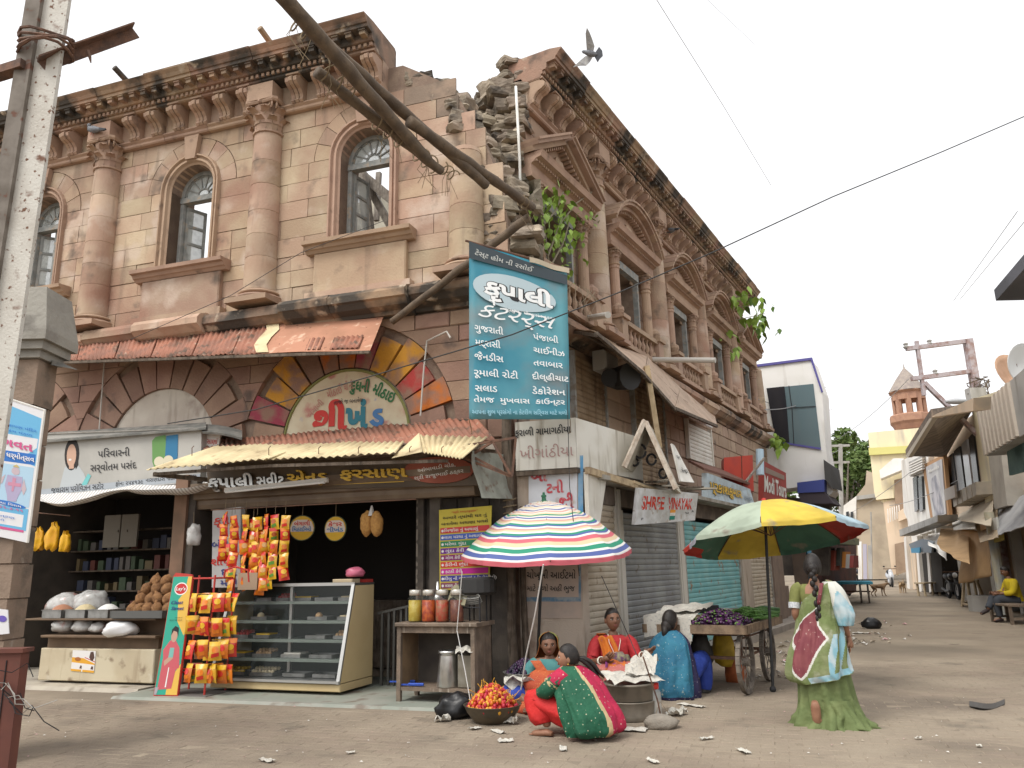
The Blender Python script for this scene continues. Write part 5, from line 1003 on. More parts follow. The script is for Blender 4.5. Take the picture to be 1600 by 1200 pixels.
MB().bev(-a, a, -.78, .0, .02, .11, .01).obj('plinth', CRM, gc); MB().box(-a + .03, a - .03, -.77, -.02, .115, .15).obj('bottom_shelf', GALV, gc); MB().box(-a, a, -.79, -.30, 1.282, 1.31).obj('top_panel', mat('dark_top', (.08, .08, .075), rough=.35), gc); MB().box(-a + .03, a - .03, -.78, -.76, .15, 1.28).obj('back_panel', mat('dark_glass_back', (.06, .065, .06), rough=.3), gc)
mb = MB()
for s in (-1, 1): mb.bar((s * (a - .02), .012, .11), (s * (a - .02), -.292, 1.29), .045, .03, (0, 1, 0))
mb.bar((-a, .012, .135), (a, .012, .135), .05, .03); mb.bar((-a, -.30, 1.30), (a, -.30, 1.30), .035, .04); mb.obj('metal_trim', ALU, gc)
MB().hexa([(-a + .04, .0, .15), (a - .04, .0, .15), (a - .04, -.006, .15), (-a + .04, -.006, .15), (-a + .04, -.295, 1.28), (a - .04, -.295, 1.28), (a - .04, -.301, 1.28), (-a + .04, -.301, 1.28)]).obj('front_glass', mat('counter_glass', (.05, .06, .055), rough=.04, alpha=.13, spec=.5), gc)
MB().bar((0, -.33, .15), (0, -.33, 1.27), .04, .04).obj('shelf_post', ALU, gc)
GSH = mat('green_grey_glass_shelf', (.22, .26, .23), rough=.2)
for j, z in enumerate((.37, .60, .83, 1.07)): yf = -.02 - .3 * (z - .12) / 1.16 - .02; MB().box(-a + .035, a - .035, -.74, yf, z, z + .012).box(-a + .035, a - .035, yf, yf + .012, z - .018, z + .02).obj('glass_shelf', GSH, gc)
SW = {'yellow': (.66, .42, .03), 'cream': (.66, .56, .36), 'red': (.45, .06, .06), 'tan': (.52, .34, .18), 'white': (.72, .70, .62), 'empty': None}
trays = [(.16, .72, .30, 'yellow', 'roll'), (.16, .30, .36, 'cream', 'ball'), (.16, -.2, .34, 'empty', ''), (.16, -.65, .34, 'empty', ''), (.385, .35, .3, 'tan', 'ball'), (.385, .75, .26, 'yellow', 'flat'), (.385, -.1, .3, 'white', 'flat'), (.385, -.55, .34, 'empty', ''), (.615, .75, .24, 'red', 'ball'), (.615, .42, .26, 'yellow', 'flat'), (.615, -.42, .3, 'empty', ''), (.615, -.8, .22, 'tan', 'ball'), (.845, .52, .26, 'cream', 'one'), (.845, -.4, .3, 'tan', 'one'), (.845, -.82, .24, 'cream', 'flat'),
   (1.085, .5, .24, 'empty', ''), (1.085, .2, .2, 'red', 'ball'), (1.085, -.1, .3, 'yellow', 'flat'), (1.085, -.45, .28, 'empty', ''), (1.085, -.8, .26, 'cream', 'flat')]
words_ = {'yellow': 'yellow rolls', 'cream': 'cream sweets', 'red': 'red sweets', 'tan': 'round tan sweets', 'white': 'white slices', 'empty': 'nothing'}; shn = {.16: 'bottom', .385: 'second', .615: 'third', .845: 'fourth', 1.085: 'top'}
for z, x, w, kind_, sh in trays:
 y = -.22 - .27 * z; side_ = 'left end' if x > .6 else 'left half' if x > .1 else 'centre' if x > -.25 else 'right half' if x > -.7 else 'right end'
 t = thing('sweet_tray', ('empty steel tray' if kind_ == 'empty' else 'steel tray of ' + words_[kind_]) + ' at the %s of the %s counter shelf' % (side_, shn[z]), 'tray', KG @ T(x, y, z)); q = MB()
 for (x0, x1, y0, y1) in ((-w / 2, -w / 2 + .005, -.12, .12), (w / 2 - .005, w / 2, -.12, .12), (-w / 2, w / 2, -.12, -.115), (-w / 2, w / 2, .115, .12)): q.box(x0, x1, y0, y1, 0, .045)
 q.box(-w / 2, w / 2, -.12, .12, 0, .005); q.obj('tub', GALV if kind_ != 'white' else STEEL, t)
 if kind_ == 'empty': continue
 ms = mat('sweet_' + kind_, SW[kind_], bump=.2, var=.12)
 if sh == 'flat': MB().bev(-w / 2 + .02, w / 2 - .02, -.09, .09, .01, .06, .01).obj('sweets', ms, t)
 else:
  s = MB(); k = 1 if sh == 'one' else int(w / .05)
  for r in range(1 if sh == 'one' else 3):
   for i in range(k):
    cx = (i - (k - 1) / 2) * .05 + RN.uniform(-.006, .006); cy = .07 - r * .06; cz = .05 + (.03 if r else 0)
    if sh == 'roll': s.ball((cx, cy, cz), (.018, .04, .02), 7, 5)
    else: s.ball((cx, cy, cz), .026 if sh != 'one' else .05, 8, 6)
  tag(s.obj('sweets', ms, t, smooth=True), kind='stuff')
o = MB().bev(-.15, .15, -.1, .1, 0, .05, .01).obj('paper_box', mat('tan_card', (.5, .4, .26)), None, KG @ T(-.72, -.5, 1.312)); tag(o, 'flat tan card box on top of the sweet counter', 'box')
o = bag(KG @ Vector((-.82, -.55, 1.44)), (.13, .1, .07), None, 3.3).obj('snack_bag', mat('pink_wrapper', (.55, .14, .22), rough=.3), None, I4, True); tag(o, 'pink wrapped packet on the box on the sweet counter', 'packet')
o = MB().box(-.2, .2, -.08, .12, 0, .04).obj('paper_box', mat('red_card', (.5, .05, .04)), None, KG @ T(-.72, -.78, 1.312)); tag(o, 'red card box at the back edge of the sweet counter top', 'box')
for (px, py, rx, ry, a_, b_, n, sg) in ((472, 825, 15, 20, 'બંગાળી', 'મિઠાઈઓ', .35, .75), (524, 826, 19, 20, 'કેશર', 'શીખંડ', .35, 1)):
 c = FL.W(px, py, n); r_ = (FL.W(px, py - ry, n) - c).length; e1 = (-FL.u * sg + FL.n * -(1 - sg) * 1.2).normalized(); t = thing('round_sign', 'round yellow hanging sign with ' + ('Bengali sweets written in red and blue, turned aside' if sg < 1 else 'saffron shrikhand written in red and blue, facing the street'), 'sign', c - Vector((0, 0, r_)))
 nn = e1.cross(Vector((0, 0, 1))); mb = MB()
 for k, (rr, o_) in enumerate(((1.0, 0), (.93, .004))): mb.mat(k).add([c + e1 * r_ * rr * cos(2 * pi * i / 24) + Vector((0, 0, r_ * rr * sin(2 * pi * i / 24))) + nn * (o_ - d_) for d_ in (0, .012) for i in range(24)], [tuple(range(24)), tuple(range(24, 48))[::-1]] + [(i, (i + 1) % 24, 24 + (i + 1) % 24, 24 + i) for i in range(24)])
 mb.obj('disc', [flat('sign_dark_rim', (.05, .07, .04)), flat('round_sign_yellow', (.60, .36, .03))], t, I4)
 pn = Panel([c - e1 * r_ - Vector((0, 0, r_)), c + e1 * r_ - Vector((0, 0, r_)), c - e1 * r_ + Vector((0, 0, r_)), c + e1 * r_ + Vector((0, 0, r_))], t, .008); pn.shape([(.06, .36), (.94, .36), (.95, .5), (.86, .74), (.7, .82), (.3, .82), (.14, .74), (.05, .5)], flat('round_sign_pale', (.62, .52, .44)), 'pale_band')
 pn.text([(a_, .5, .60, .15, .62, .03)], RED_P); pn.text([(b_, .5, .38, .15, .74, .03)], BLU_P); MB().tube([c + Vector((0, 0, r_)), c + Vector((0, 0, r_ + .25))], .004, 4).obj('string', ROPE, t, I4)
t = thing('hanging_snack_bag', 'clear bag of fried snacks tied in two lobes hanging in the sweet shop', 'bag', FL.W(581, 838, .5)); FRY = mat('fried_snack', (.50, .27, .08), (.40, .2, .06), s=30, bump=.6, bs=90)
for s in (-1, 1): MB().ball(FL.W(581 + s * 8, 818, .5), (.09, .08, .17), 10, 8, .2, s + 3, 2).obj('lobe', FRY, t, I4, True)
MB().tube([FL.W(580, 806, .5), FL.W(581, 790, .5)], [.05, .012], 6).obj('knot', PLAS, t, I4)
q = quad(FL, .35, (686, 797), (768, 790), (687, 922), (764, 920)); r_, pn = board('price_list_board', 'yellow topped pickle list board with coloured rows of white Gujarati words', 'sign', q, .02, flat('list_yellow', (.56, .46, .06)))
rows = [('બિજોરા નું અથાણું', (.55, .05, .05)), ('લાલ મરચા નું અથાણું', (.06, .12, .45)), ('મરેલા ગુંદા', (.03, .22, .10)), ('ગુંદા કેરી', (.16, .03, .26)), ('ગોળ કેરી', (.24, .03, .14)), ('કેરીનો છુંદો', (.60, .05, .03)), ('કટકી કેરી', (.55, .02, .28)), ('લીંબુ નો અથાણું (તીખો/મીઠો)', (.05, .05, .28)), ('લસણ ની ચટણી', (.22, .06, .10))]
H_ = .765 / 9
for i, (tx, c) in enumerate(rows):
 z0 = .775 - H_ * (i + 1); pn.k = 0; pn.shape([(.025, z0 + .008), (.975, z0 + .008), (.975, z0 + H_ - .008), (.025, z0 + H_ - .008)], flat('list_row_%d' % i, c), 'row')
pn.k = 2; pn.text([(tx, .13 + .018 * len(tx), .775 - H_ * (i + 1) + .024, .036, .04 * len(tx) - .02, .012) for i, (tx, c) in enumerate(rows)] + [('●', .07, .775 - H_ * (i + 1) + .024, .03, None) for i in range(9)], flat('list_white', (.72, .7, .68)))
pn.text([('અમારે ત્યાંથી ઘર નું', .5, .875, .035, .85, .014), ('બનાવેલા અથાણા મળશે', .5, .80, .035, .9, .014)], BLACK); pn.text([('“શ્રી અન્નપૂર્ણા”', .5, .945, .022, .5, .01)], RED_P)
q = quad(FL, .58, (332, 797), (376, 792), (331, 918), (375, 918)); r_, pn = board('painted_shop_panel', 'grey white panel with red and blue Gujarati words half hidden by snack packets', 'sign', q, .1, mat('grey_white_panel', (.48, .47, .46), (.42, .41, .4), s=3)); pn.text([('કૃપા', .4, .80, .1, .7, .02), ('શીખં', .35, .28, .09, .75, .02)], RED_P); pn.text([('બંગા', .35, .50, .09, .7, .02), ('દહીં', .62, .15, .09, .55, .02), ('મઠો', .62, .02, .08, .6, .02)], flat('dark_blue_paint', (.05, .06, .2)))
gt = thing('folding_gate', 'dark metal folding gate pushed open beside the glass counter', 'gate', FL.at(1.65, .2, 0)); mb = MB()
for i in range(6): MB().box(1.42 + .09 * i, 1.45 + .09 * i, .16 + .02 * (i % 2), .19 + .02 * (i % 2), .04, 1.05 - .02 * i).obj('bar', mat('dark_gate_steel', (.10, .10, .095), rough=.5, metal=.5), gt, FL.at())
MB().bar(FL.P(1.4, .2, 1.06), FL.P(1.95, .2, .95), .03).obj('top_rail', mat('dark_gate_steel', (0, 0, 0)), gt, I4)
OLDW = mat('worn_stand_wood', (.20, .15, .11), (.13, .10, .075), s=6, streak=((.38, .33, .27), (25, 25, 2), .62, .74), bump=.3, bs=50, rough=.7)
e = FL.M.to_3x3().to_4x4(); st = thing('wooden_stand', 'worn open fronted wooden stand with four pickle jars on top', 'stand', T(G(680, 1103)) @ e @ RZ(-.05)); KS = WM[st.name]; sw, sh_ = .50, .86
MB().bev(-sw - .04, sw + .02, -.5, .04, sh_, sh_ + .045, .01).obj('top', OLDW, st)
for x in (-sw, sw - .05): MB().box(x, x + .05, -.04, .01, 0, sh_).obj('leg', OLDW, st); MB().box(x, x + .05, -.48, -.43, 0, sh_).obj('leg', OLDW, st)
MB().box(-sw, sw, -.46, -.0, .15, .19).obj('shelf', OLDW, st); MB().box(-sw + .005, -sw + .045, -.43, -.04, .19, sh_).obj('side_board', OLDW, st); MB().box(sw - .045, sw - .005, -.43, -.04, .19, sh_).obj('side_board', mat('stand_inside', (.24, .16, .09), (.18, .12, .07), s=4), st); MB().box(-sw + .05, sw - .05, -.47, -.45, .19, sh_).obj('back_board', SHADED, st); MB().box(-sw + .05, sw - .05, -.02, .0, sh_ - .07, sh_).obj('apron', OLDW, st)
JG = mat('jar_glass', (.10, .11, .10), rough=.06, alpha=.16, spec=.6)
for i, (x, c, c2, lb) in enumerate(((.33, (.42, .30, .03), (.5, .4, .08), 'glass jar of yellow lemon pickle at the left end of the stand'), (.15, (.50, .10, .015), (.3, .03, .01), 'glass jar of orange red pickle second on the stand'), (-.03, (.38, .05, .02), (.3, .12, .05), 'glass jar of red pickle with a pale top layer third on the stand'), (-.22, (.12, .03, .02), (.18, .06, .03), 'glass jar of dark brown pickle at the right of the four'))):
 t = thing('pickle_jar', lb, 'jar', KS @ T(x, -.12, sh_ + .046)); MB().lathe([(.075, 0), (.084, .01), (.084, .27), (.07, .30), (.064, .32)], 18).obj('glass', JG, t, smooth=True); m = MB(); m.lathe([(.074, .008), (.078, .02), (.078, .25)], 16); m.obj('pickle', mat('pickle_%d' % i, c, c2, s=22, rough=.4), t, smooth=True)
 MB().lathe([(.07, .305), (.073, .31), (.073, .36), (.066, .37), (.03, .372)], 18).obj('lid', mat('jar_lid_tin', (.55, .52, .46), rough=.35, metal=.8), t, smooth=True)
t = thing('steel_funnel', 'steel funnel upside down on a tin behind the jars', 'funnel', KS @ T(.14, -.34, sh_ + .046)); MB().lathe([(.13, 0), (.13, .22), (.12, .23), (.06, .26), (.022, .32), (.018, .46)], 18).obj('body', STEEL, t, smooth=True)
t = thing('cooking_rack', 'black wire pot rack with loops of cable beside the jars', 'rack', KS @ T(-.38, -.25, sh_ + .046)); mb = MB()
for x in (-.12, .1): mb.tube([(x, .1, 0), (x, .1, .3)], .01, 5).tube([(x, -.1, 0), (x, -.1, .3)], .01, 5)
mb.tube([(-.13, .1, .16), (.12, .1, .16)], .01, 5); mb.obj('frame', BLACK, t)
for k in range(4): MB().tube([(.13 * cos(q / 12 * 6.3), .06 + .02 * k, .23 + .03 * sin(q / 12 * 6.3) + .02 * k) for q in range(14)], .008, 5).obj('cable', mat('grey_cable', (.3, .3, .28)), t)
MB().lathe([(.18, .3), (.22, .33), (.22, .48), (.19, .5)], 16, (-.02, -.05, 0)).obj('black_pan', flat('black_pan', (.03, .03, .03), .5), t)
o = MB().slab(lambda u, v: KS @ Vector((-.12 - .22 * u, -.18 + .1 * v, sh_ + .42 - .14 * v + .05 * sin(u * 5))), 6, 4, .004).obj('khaki_cloth', mat('khaki_cloth', (.22, .20, .13))); tag(o, 'khaki rag hanging over the pot rack', 'cloth')
t = thing('milk_can', 'tapered aluminium milk can on the low shelf of the stand', 'can', KS @ T(-.10, -.14, .192)); MB().lathe([(.135, 0), (.14, .01), (.105, .34), (.105, .36), (.118, .365), (.118, .395), (.1, .40), (.098, .37)], 22).obj('body', STEEL, t, smooth=True)
t = thing('square_tin', 'dull square oil tin next to the milk can', 'tin', KS @ T(-.36, -.16, .192)); MB().bev(-.13, .1, -.1, .12, 0, .36, .012).obj('body', mat('dull_oil_tin', (.20, .18, .14), (.27, .25, .21), s=6, rough=.45, metal=.4), t)
NEWS = mat('newsprint', (.53, .51, .45), (.44, .41, .36), s=5, spots=[((.38, .37, .34), 38, .55, .62), ((.40, .18, .10), 4.5, .68, .72)], rough=.9)
def paper(P, w, d, seed, amp=.06, name='newspaper', label=None, rot=0, up=0.0):
 c = Vector(P); o = MB().slab(lambda u, v: c + RZ(rot) @ Vector(((u - .5) * w, (v - .5) * d, .012 + up * v + amp * abs(noise.noise(Vector((u * 2.6 + seed, v * 2.6, seed)))) + .35 * amp * abs(noise.noise(Vector((u * 7, v * 7, seed)))))), 10, 8, .002).obj(name, NEWS, None, I4); return tag(o, label, 'newspaper')
paper(KS @ Vector((-.36, -.05, .56)), .22, .2, 2, .08, label='crumpled newspaper sheet stuck on the oil tin', up=.04)
for i, (x, y, lb) in enumerate(((.18, .0, 'blue handled knife lying on the low shelf of the stand'), (.4, -.2, 'blue handled tool at the back of the low shelf'))): o = MB().tube([KS @ Vector((x, y - .06, .215)), KS @ Vector((x + .18, y - .03, .215))], .018, 6).tube([KS @ Vector((x + .18, y - .03, .212)), KS @ Vector((x + .32, y - .02, .21))], .01, 5).obj('knife', flat('blue_handle', (.03, .08, .4))); tag(o, lb, 'knife')
BAGB = flat('black_polythene', (.012, .012, .013), .32); o = bag(G(712, 1122) + Vector((0, 0, .11)), (.19, .15, .14), BAGB, 5.5, .8, n=22).obj('black_bag', BAGB, None, I4, True); tag(o, 'tied black polythene bag on the ground before the stand', 'bag')
paper(G(692, 1128), .16, .12, 4, .09, label='crumpled scrap of newspaper against the black bag')
def basin(P, r, h, m, label): t = thing('metal_basin', label, 'basin', T(P)); MB().lathe([(r * .55, 0), (r * .62, .005), (r * .9, h * .6), (r, h * .95), (r * 1.03, h), (r * .98, h), (r * .86, h * .6), (r * .5, .02), (0, .02)], 28).obj('bowl', m, t, smooth=True); return t
BRONZE = mat('dull_bronze_basin', (.16, .13, .09), (.10, .09, .07), s=5, rough=.5, metal=.6); bp = G(770, 1128)
basin(bp, .29, .17, BRONZE, 'wide dull bronze basin heaped with red and orange dates')
mb = heap('', '', '', bp + Vector((0, 0, .13)), .26, .22, 420, (.019, .019, .024), [flat('date_red', (.46, .035, .02), .35), flat('date_orange', (.60, .17, .02), .35), flat('date_crimson', (.40, .02, .04), .35), flat('date_yellow', (.58, .30, .03), .35)], sd=3)
for i in range(46):
 a, q = RN.uniform(0, 6.28), sqrt(RN.random()) * .9; p = bp + Vector((cos(a) * .25 * q, sin(a) * .25 * q, .14 + .22 * (1 - q ** 1.6))); mb.mat(3).tube([p, p + Vector((RN.uniform(-.1, .1), RN.uniform(-.1, .1), RN.uniform(.0, .1)))], .004, 4)
tag(mb.obj('fresh_dates', [MATS[k] for k in ('date_red', 'date_orange', 'date_crimson', 'date_yellow')], None, I4, True), 'heap of small fresh red and orange dates on their stalks', 'fruit', kind='stuff')
t = thing('scale_pan', 'shallow shiny steel pan behind the basin of dates', 'pan', G(785, 1075) + Vector((0, 0, .18))); MB().lathe([(.03, 0), (.12, .015), (.17, .06), (.175, .062), (.165, .06), (.1, .025), (0, .02)], 24).obj('bowl', STEEL, t, smooth=True); MB().lathe([(.09, -.18), (.06, -.1), (.04, 0)], 12).obj('foot', BRONZE, t)
jb = G(822, 1102); t = thing('fruit_crate', 'upturned orange plastic crate carrying the black fruit', 'crate', T(jb) @ RZ(-.1)); OC = flat('orange_crate', (.42, .09, .03), .5)
for z in (0, .1, .2): MB().box(-.2, .2, -.17, .17, z, z + .05).obj('rim', OC, t)
for x in (-.19, -.06, .07, .19): MB().box(x - .015, x + .015, -.168, .168, .0, .25).obj('upright', OC, t)
basin(jb + Vector((0, 0, .27)), .25, .09, GALV, 'shallow tin dish of black fruit between the women')
paper(jb + Vector((0, -.2, .27)), .46, .3, 6, .1, label='newspaper draped over the front of the fruit crate', up=.0); o = MB().slab(lambda u, v: jb + Vector((-.24 + .48 * u, -.23 - .08 * v - .03 * sin(u * 9), .33 - .24 * v * (1 - abs(2 * u - 1) * .8))), 10, 5, .003).obj('newspaper', NEWS, None, I4); tag(o, 'newspaper flap hanging down the front of the fruit crate', 'newspaper')
tag(heap('', '', '', jb + Vector((0, 0, .33)), .22, .16, 380, (.016, .016, .021), [flat('jamun_black', (.012, .010, .022), .25), flat('jamun_purple', (.04, .015, .05), .25)], sd=5).obj('black_fruit', [MATS['jamun_black'], MATS['jamun_purple']], None, I4, True), 'heap of small shiny black jamun fruit on the tin dish', 'fruit', kind='stuff')
tn = G(985, 1122); DT = mat('dented_round_tin', (.24, .21, .17), (.17, .15, .12), s=6, rough=.5, metal=.4)
t = thing('round_tin', 'wide dented round tin standing on the ground before the red blouse', 'tin', T(tn)); m = MB(); m.lathe([(.25, 0), (.26, .01), (.25, .05), (.255, .1), (.26, .17), (.265, .175), (.24, .18)], 26); m.obj('lower_tin', DT, t, smooth=True); t2 = thing('round_tin', 'second round tin stacked on the dented one, topped with newspaper', 'tin', T(tn + Vector((0, 0, .182)))); m = MB(); m.lathe([(.235, 0), (.25, .01), (.25, .14), (.262, .145), (.262, .165), (.2, .16)], 26); m.obj('body', DT, t2, smooth=True)
paper(tn + Vector((.02, 0, .345)), .56, .46, 8, .1, label='rumpled newspaper spread on top of the round tins', rot=.3, up=.05); paper(tn + Vector((.15, .02, .40)), .3, .26, 12, .22, label='coloured newspaper sheet standing up on the round tins', rot=-.4, up=.1)
pj = G(1022, 1122); t = thing('plastic_jar', 'clear plastic jar with a red lid beside the round tins', 'jar', pj); MB().lathe([(.08, 0), (.085, .01), (.085, .24), (.07, .27), (.055, .28)], 18).obj('body', mat('clear_jar_plastic', (.62, .62, .58), rough=.15, alpha=.45), t, smooth=True); MB().lathe([(.062, .28), (.066, .285), (.066, .335), (.03, .34)], 18).obj('lid', flat('red_lid', (.6, .04, .03), .4), t, smooth=True)
ws = thing('hand_scale', 'hand held balance leaning on a grey stone by the plastic jar', 'balance', G(1030, 1130)); o = G(1030, 1130); MB().tube([o + Vector((-.12, 0, .62)), o + Vector((0, 0, .2)), o + Vector((.02, 0, .05))], .008, 5).obj('beam', IRON, ws, I4); MB().tube([o + Vector((-.06, -.02, .02)), o + Vector((.02, 0, .2)), o + Vector((.14, -.02, .03))], .004, 4).obj('cord', ROPE, ws, I4)
o = MB().ball(G(1035, 1138) + Vector((0, 0, .05)), (.17, .11, .08), 14, 9, .25, 4, 2).obj('stone', mat('grey_stone', (.26, .23, .19), (.2, .18, .15), s=5, bump=.4), None, I4, True); tag(o, 'flat grey stone on the ground by the plastic jar', 'stone')
YB = mat('yellow_plastic_bag', (.66, .36, .01), (.58, .28, .01), s=8, rough=.35)
for i, (px, py, w, h, lb) in enumerate(((60, 842, .17, .34, 'yellow plastic carrier bag with a green print hanging at the left of the grocery'), (82, 838, .2, .4, 'larger yellow plastic carrier bag hanging in front of the others'), (102, 846, .13, .3, 'small yellow plastic carrier bag at the right of the hanging bunch'))):
 c = FL.W(px, py, .75 + .06 * i); o = MB().grid(lambda u, v: c + FL.u * (w * (.25 + .9 * sin(min(v, .8) * pi) ** .5 * (1 - .35 * v) if v < .85 else w * .9 * (1 - v) / .15 + .1) * cos(6.283 * u) * (1 + .25 * noise.noise(Vector((u * 5, v * 4, i * 3.1)))) * .62 + .05 * noise.noise(Vector((v * 3, i, 1)))) + FL.n * (.08 * sin(6.283 * u) * (1 - .5 * v) * (1 + .3 * sin(u * 31))) + Vector((0, 0, h * (v - .5) + .05 * noise.noise(Vector((u * 7, i, 2))))), 26, 14, True).obj('carrier_bag', YB, None, I4, True); tag(o, lb, 'carrier bag', 'yellow bags hanging in the grocery')
o = MB().tube([FL.W(45, 800, .8), FL.W(110, 806, .8)], .008, 5).obj('hook_rail', IRON); tag(o, 'thin rail in the grocery that carries the yellow bags', 'rail')
t = thing('hanging_bag', 'clear bag of pinkish snacks hanging at the right side of the grocery', 'bag', FL.W(303, 850, .7)); bag(FL.W(303, 838, .7), (.10, .08, .17), PLAS, 6.1).obj('bag', PLAS, t, I4, True); MB().tube([FL.W(303, 822, .7), FL.W(303, 800, .7)], .004, 4).obj('string', ROPE, t, I4)
t = thing('door_post', 'brown painted door post between the grocery and the sweet shop', 'post', FL.at(5.0, .5, 0)); MB().box(4.9, 5.12, .3, .6, 0, 2.95).obj('post', mat('brown_door_post', (.20, .12, .08), (.14, .09, .06), s=3), t, FL.at())
# ================================================================ people
def skin_into(mb, J, B, sub=2):
 names = list(J); ix = {n: i for i, n in enumerate(names)}
 me = bpy.data.meshes.new('body'); me.from_pydata([J[n][:3] for n in names], [(ix[a], ix[b]) for a, b in B], [])
 o = bpy.data.objects.new('body', me); COL.objects.link(o)
 o.modifiers.new('s', 'SKIN'); d = o.modifiers.new('d', 'SUBSURF'); d.levels = d.render_levels = sub
 for n in names: v = me.skin_vertices[0].data[ix[n]]; v.radius = (J[n][3], J[n][4] if len(J[n]) > 4 else J[n][3]); v.use_root = ix[n] == 0
 bpy.context.view_layer.update()
 m2 = bpy.data.meshes.new_from_object(o.evaluated_get(bpy.context.evaluated_depsgraph_get()))
 mb.add([tuple(v.co) for v in m2.vertices], [tuple(p.vertices) for p in m2.polygons])
 bpy.data.objects.remove(o); bpy.data.meshes.remove(me); bpy.data.meshes.remove(m2); return mb
def cr(P, t):
 n = len(P) - 1; x = min(t * n, n - 1e-6); i = int(x); f = x - i
 g = lambda k: P[max(0, min(n, k))]
 return [.5 * (2 * b + (c - a) * f + (2 * a - 5 * b + 4 * c - d) * f * f + (3 * b - a - 3 * c + d) * f ** 3) for a, b, c, d in zip(g(i - 1), g(i), g(i + 1), g(i + 2))]
def loft(mb, rings, n=32, m=None, fold=(0, 9, 0), a0=0.0, a1=2 * pi, slot=None, closed=True, thick=False):
 """rings (cx, cy, cz, rx, ry); folds run up and down; arc a0..a1, or functions of v"""
 m = m or 4 * len(rings); A0 = a0 if callable(a0) else (lambda v: a0); A1 = a1 if callable(a1) else (lambda v: a1); full = closed and not callable(a1) and abs(a1 - a0 - 2 * pi) < 1e-6
 def fn(u, v):
  c = cr(rings, v); a = A0(v) + (A1(v) - A0(v)) * u; amp = fold[0](v) if callable(fold[0]) else fold[0]
  k = 1 + amp * (sin(a * fold[1] + fold[2] + 2.5 * noise.noise(Vector((v * 3, a, fold[2])))) + .7 * noise.noise(Vector((cos(a) * 2.2, sin(a) * 2.2, v * 3 + fold[2]))) + .8 * (.5 - abs(noise.noise(Vector((cos(a) * 4 + v * 2, sin(a) * 4, v * 2.5 + fold[2])))) * 2))
  dz = c[5] * cos(a) + c[6] * sin(a) if len(c) > 6 else 0
  return Vector((c[0] + c[3] * k * cos(a), c[1] + c[4] * k * sin(a), c[2] + dz))
 b = len(mb.f)
 if thick: mb.slab(fn, n, m, .006)
 else: mb.grid(fn, n, m, full)
 if slot:
  cnt = len(mb.f) - b
  for q in range(cnt):
   g = q % (n * m) if thick else q
   if g < n * m: mb.mi[b + q] = slot((g % n + .5) / n, (g // n + .5) / m)
 return mb
def ctube(mb, pts, rs, fold=.05, k=7, n=16, seed=0.0, slot=None):
 P = [tuple(p) + (r,) for p, r in zip(pts, rs)]; L = [cr(P, i / 24) for i in range(25)]
 b = len(mb.v); mb.tube([Vector(p[:3]) for p in L], [p[3] for p in L], n, True)
 for i in range(25):
  c = Vector(L[i][:3])
  for j in range(n):
   q = Vector(mb.v[b + i * n + j]); d = q - c; mb.v[b + i * n + j] = tuple(c + d * (1 + fold * sin(j * k * 2 * pi / n + i * .35 + seed) + fold * 1.4 * noise.noise(q * 7 + Vector((seed, 0, 0)))))
 return mb
def head_into(mb, H, s=1.0, sk=0, ey=1, ir=2, lp=3, jaw=1.0):
 """H: matrix of the head (x right, y forward, z up, origin between the ears)"""
 def fn(u, v):
  a, b = 2 * pi * u, pi * (v - .5); d = Vector((cos(a) * cos(b), sin(a) * cos(b), sin(b))); x, y, z = d.x * .072, d.y * .092, d.z * .112
  if z < 0: x *= 1 - .22 * jaw * min(1, -z / .1) ** 1.3; y = y * (1 - .12 * min(1, -z / .11)) + (.010 if y > 0 else .022) * min(1, -z / .1)
  if d.y > .2:
   g = lambda cx, cz, w, h: math.exp(-((x - cx) / w) ** 2 - ((z - cz) / h) ** 2)
   y += .022 * g(0, -.022, .012, .016) + .012 * g(0, -.004, .009, .02) - .008 * (g(.03, .004, .016, .012) + g(-.03, .004, .016, .012)) + .005 * (g(.03, .026, .022, .008) + g(-.03, .026, .022, .008)) + .006 * g(0, -.056, .022, .010) + .006 * g(0, -.092, .02, .014) + .004 * (g(.045, -.03, .016, .02) + g(-.045, -.03, .016, .02))
  return H @ (Vector((x, y, z)) * s)
 mb.mat(sk).grid(fn, 36, 30, True)
 B = lambda c, r, nu=10, nv=7: mb.tf(H @ Matrix.Scale(s, 4), lambda q: q.ball(c, r, nu, nv))
 for sx in (-1, 1):
  mb.mat(ey); B((sx * .030, .0745, .004), (.0135, .011, .0075)); mb.mat(ir); B((sx * .030, .082, .004), (.0062, .006, .0062), 8, 6); mb.tf(H @ Matrix.Scale(s, 4), lambda q: q.tube([(sx * .014, .088, .021), (sx * .03, .089, .026), (sx * .046, .080, .021)], .0032, 5))
  mb.tf(H @ Matrix.Scale(s, 4), lambda q: q.tube([(sx * .017, .0845, .009), (sx * .03, .0865, .012), (sx * .043, .079, .008)], .0022, 5)); mb.mat(sk); B((sx * .072, -.008, -.008), (.010, .02, .032))
 mb.mat(lp); B((0, .089, -.052), (.020, .006, .0045)); B((0, .088, -.0605), (.017, .006, .005)); mb.mat(sk); return mb
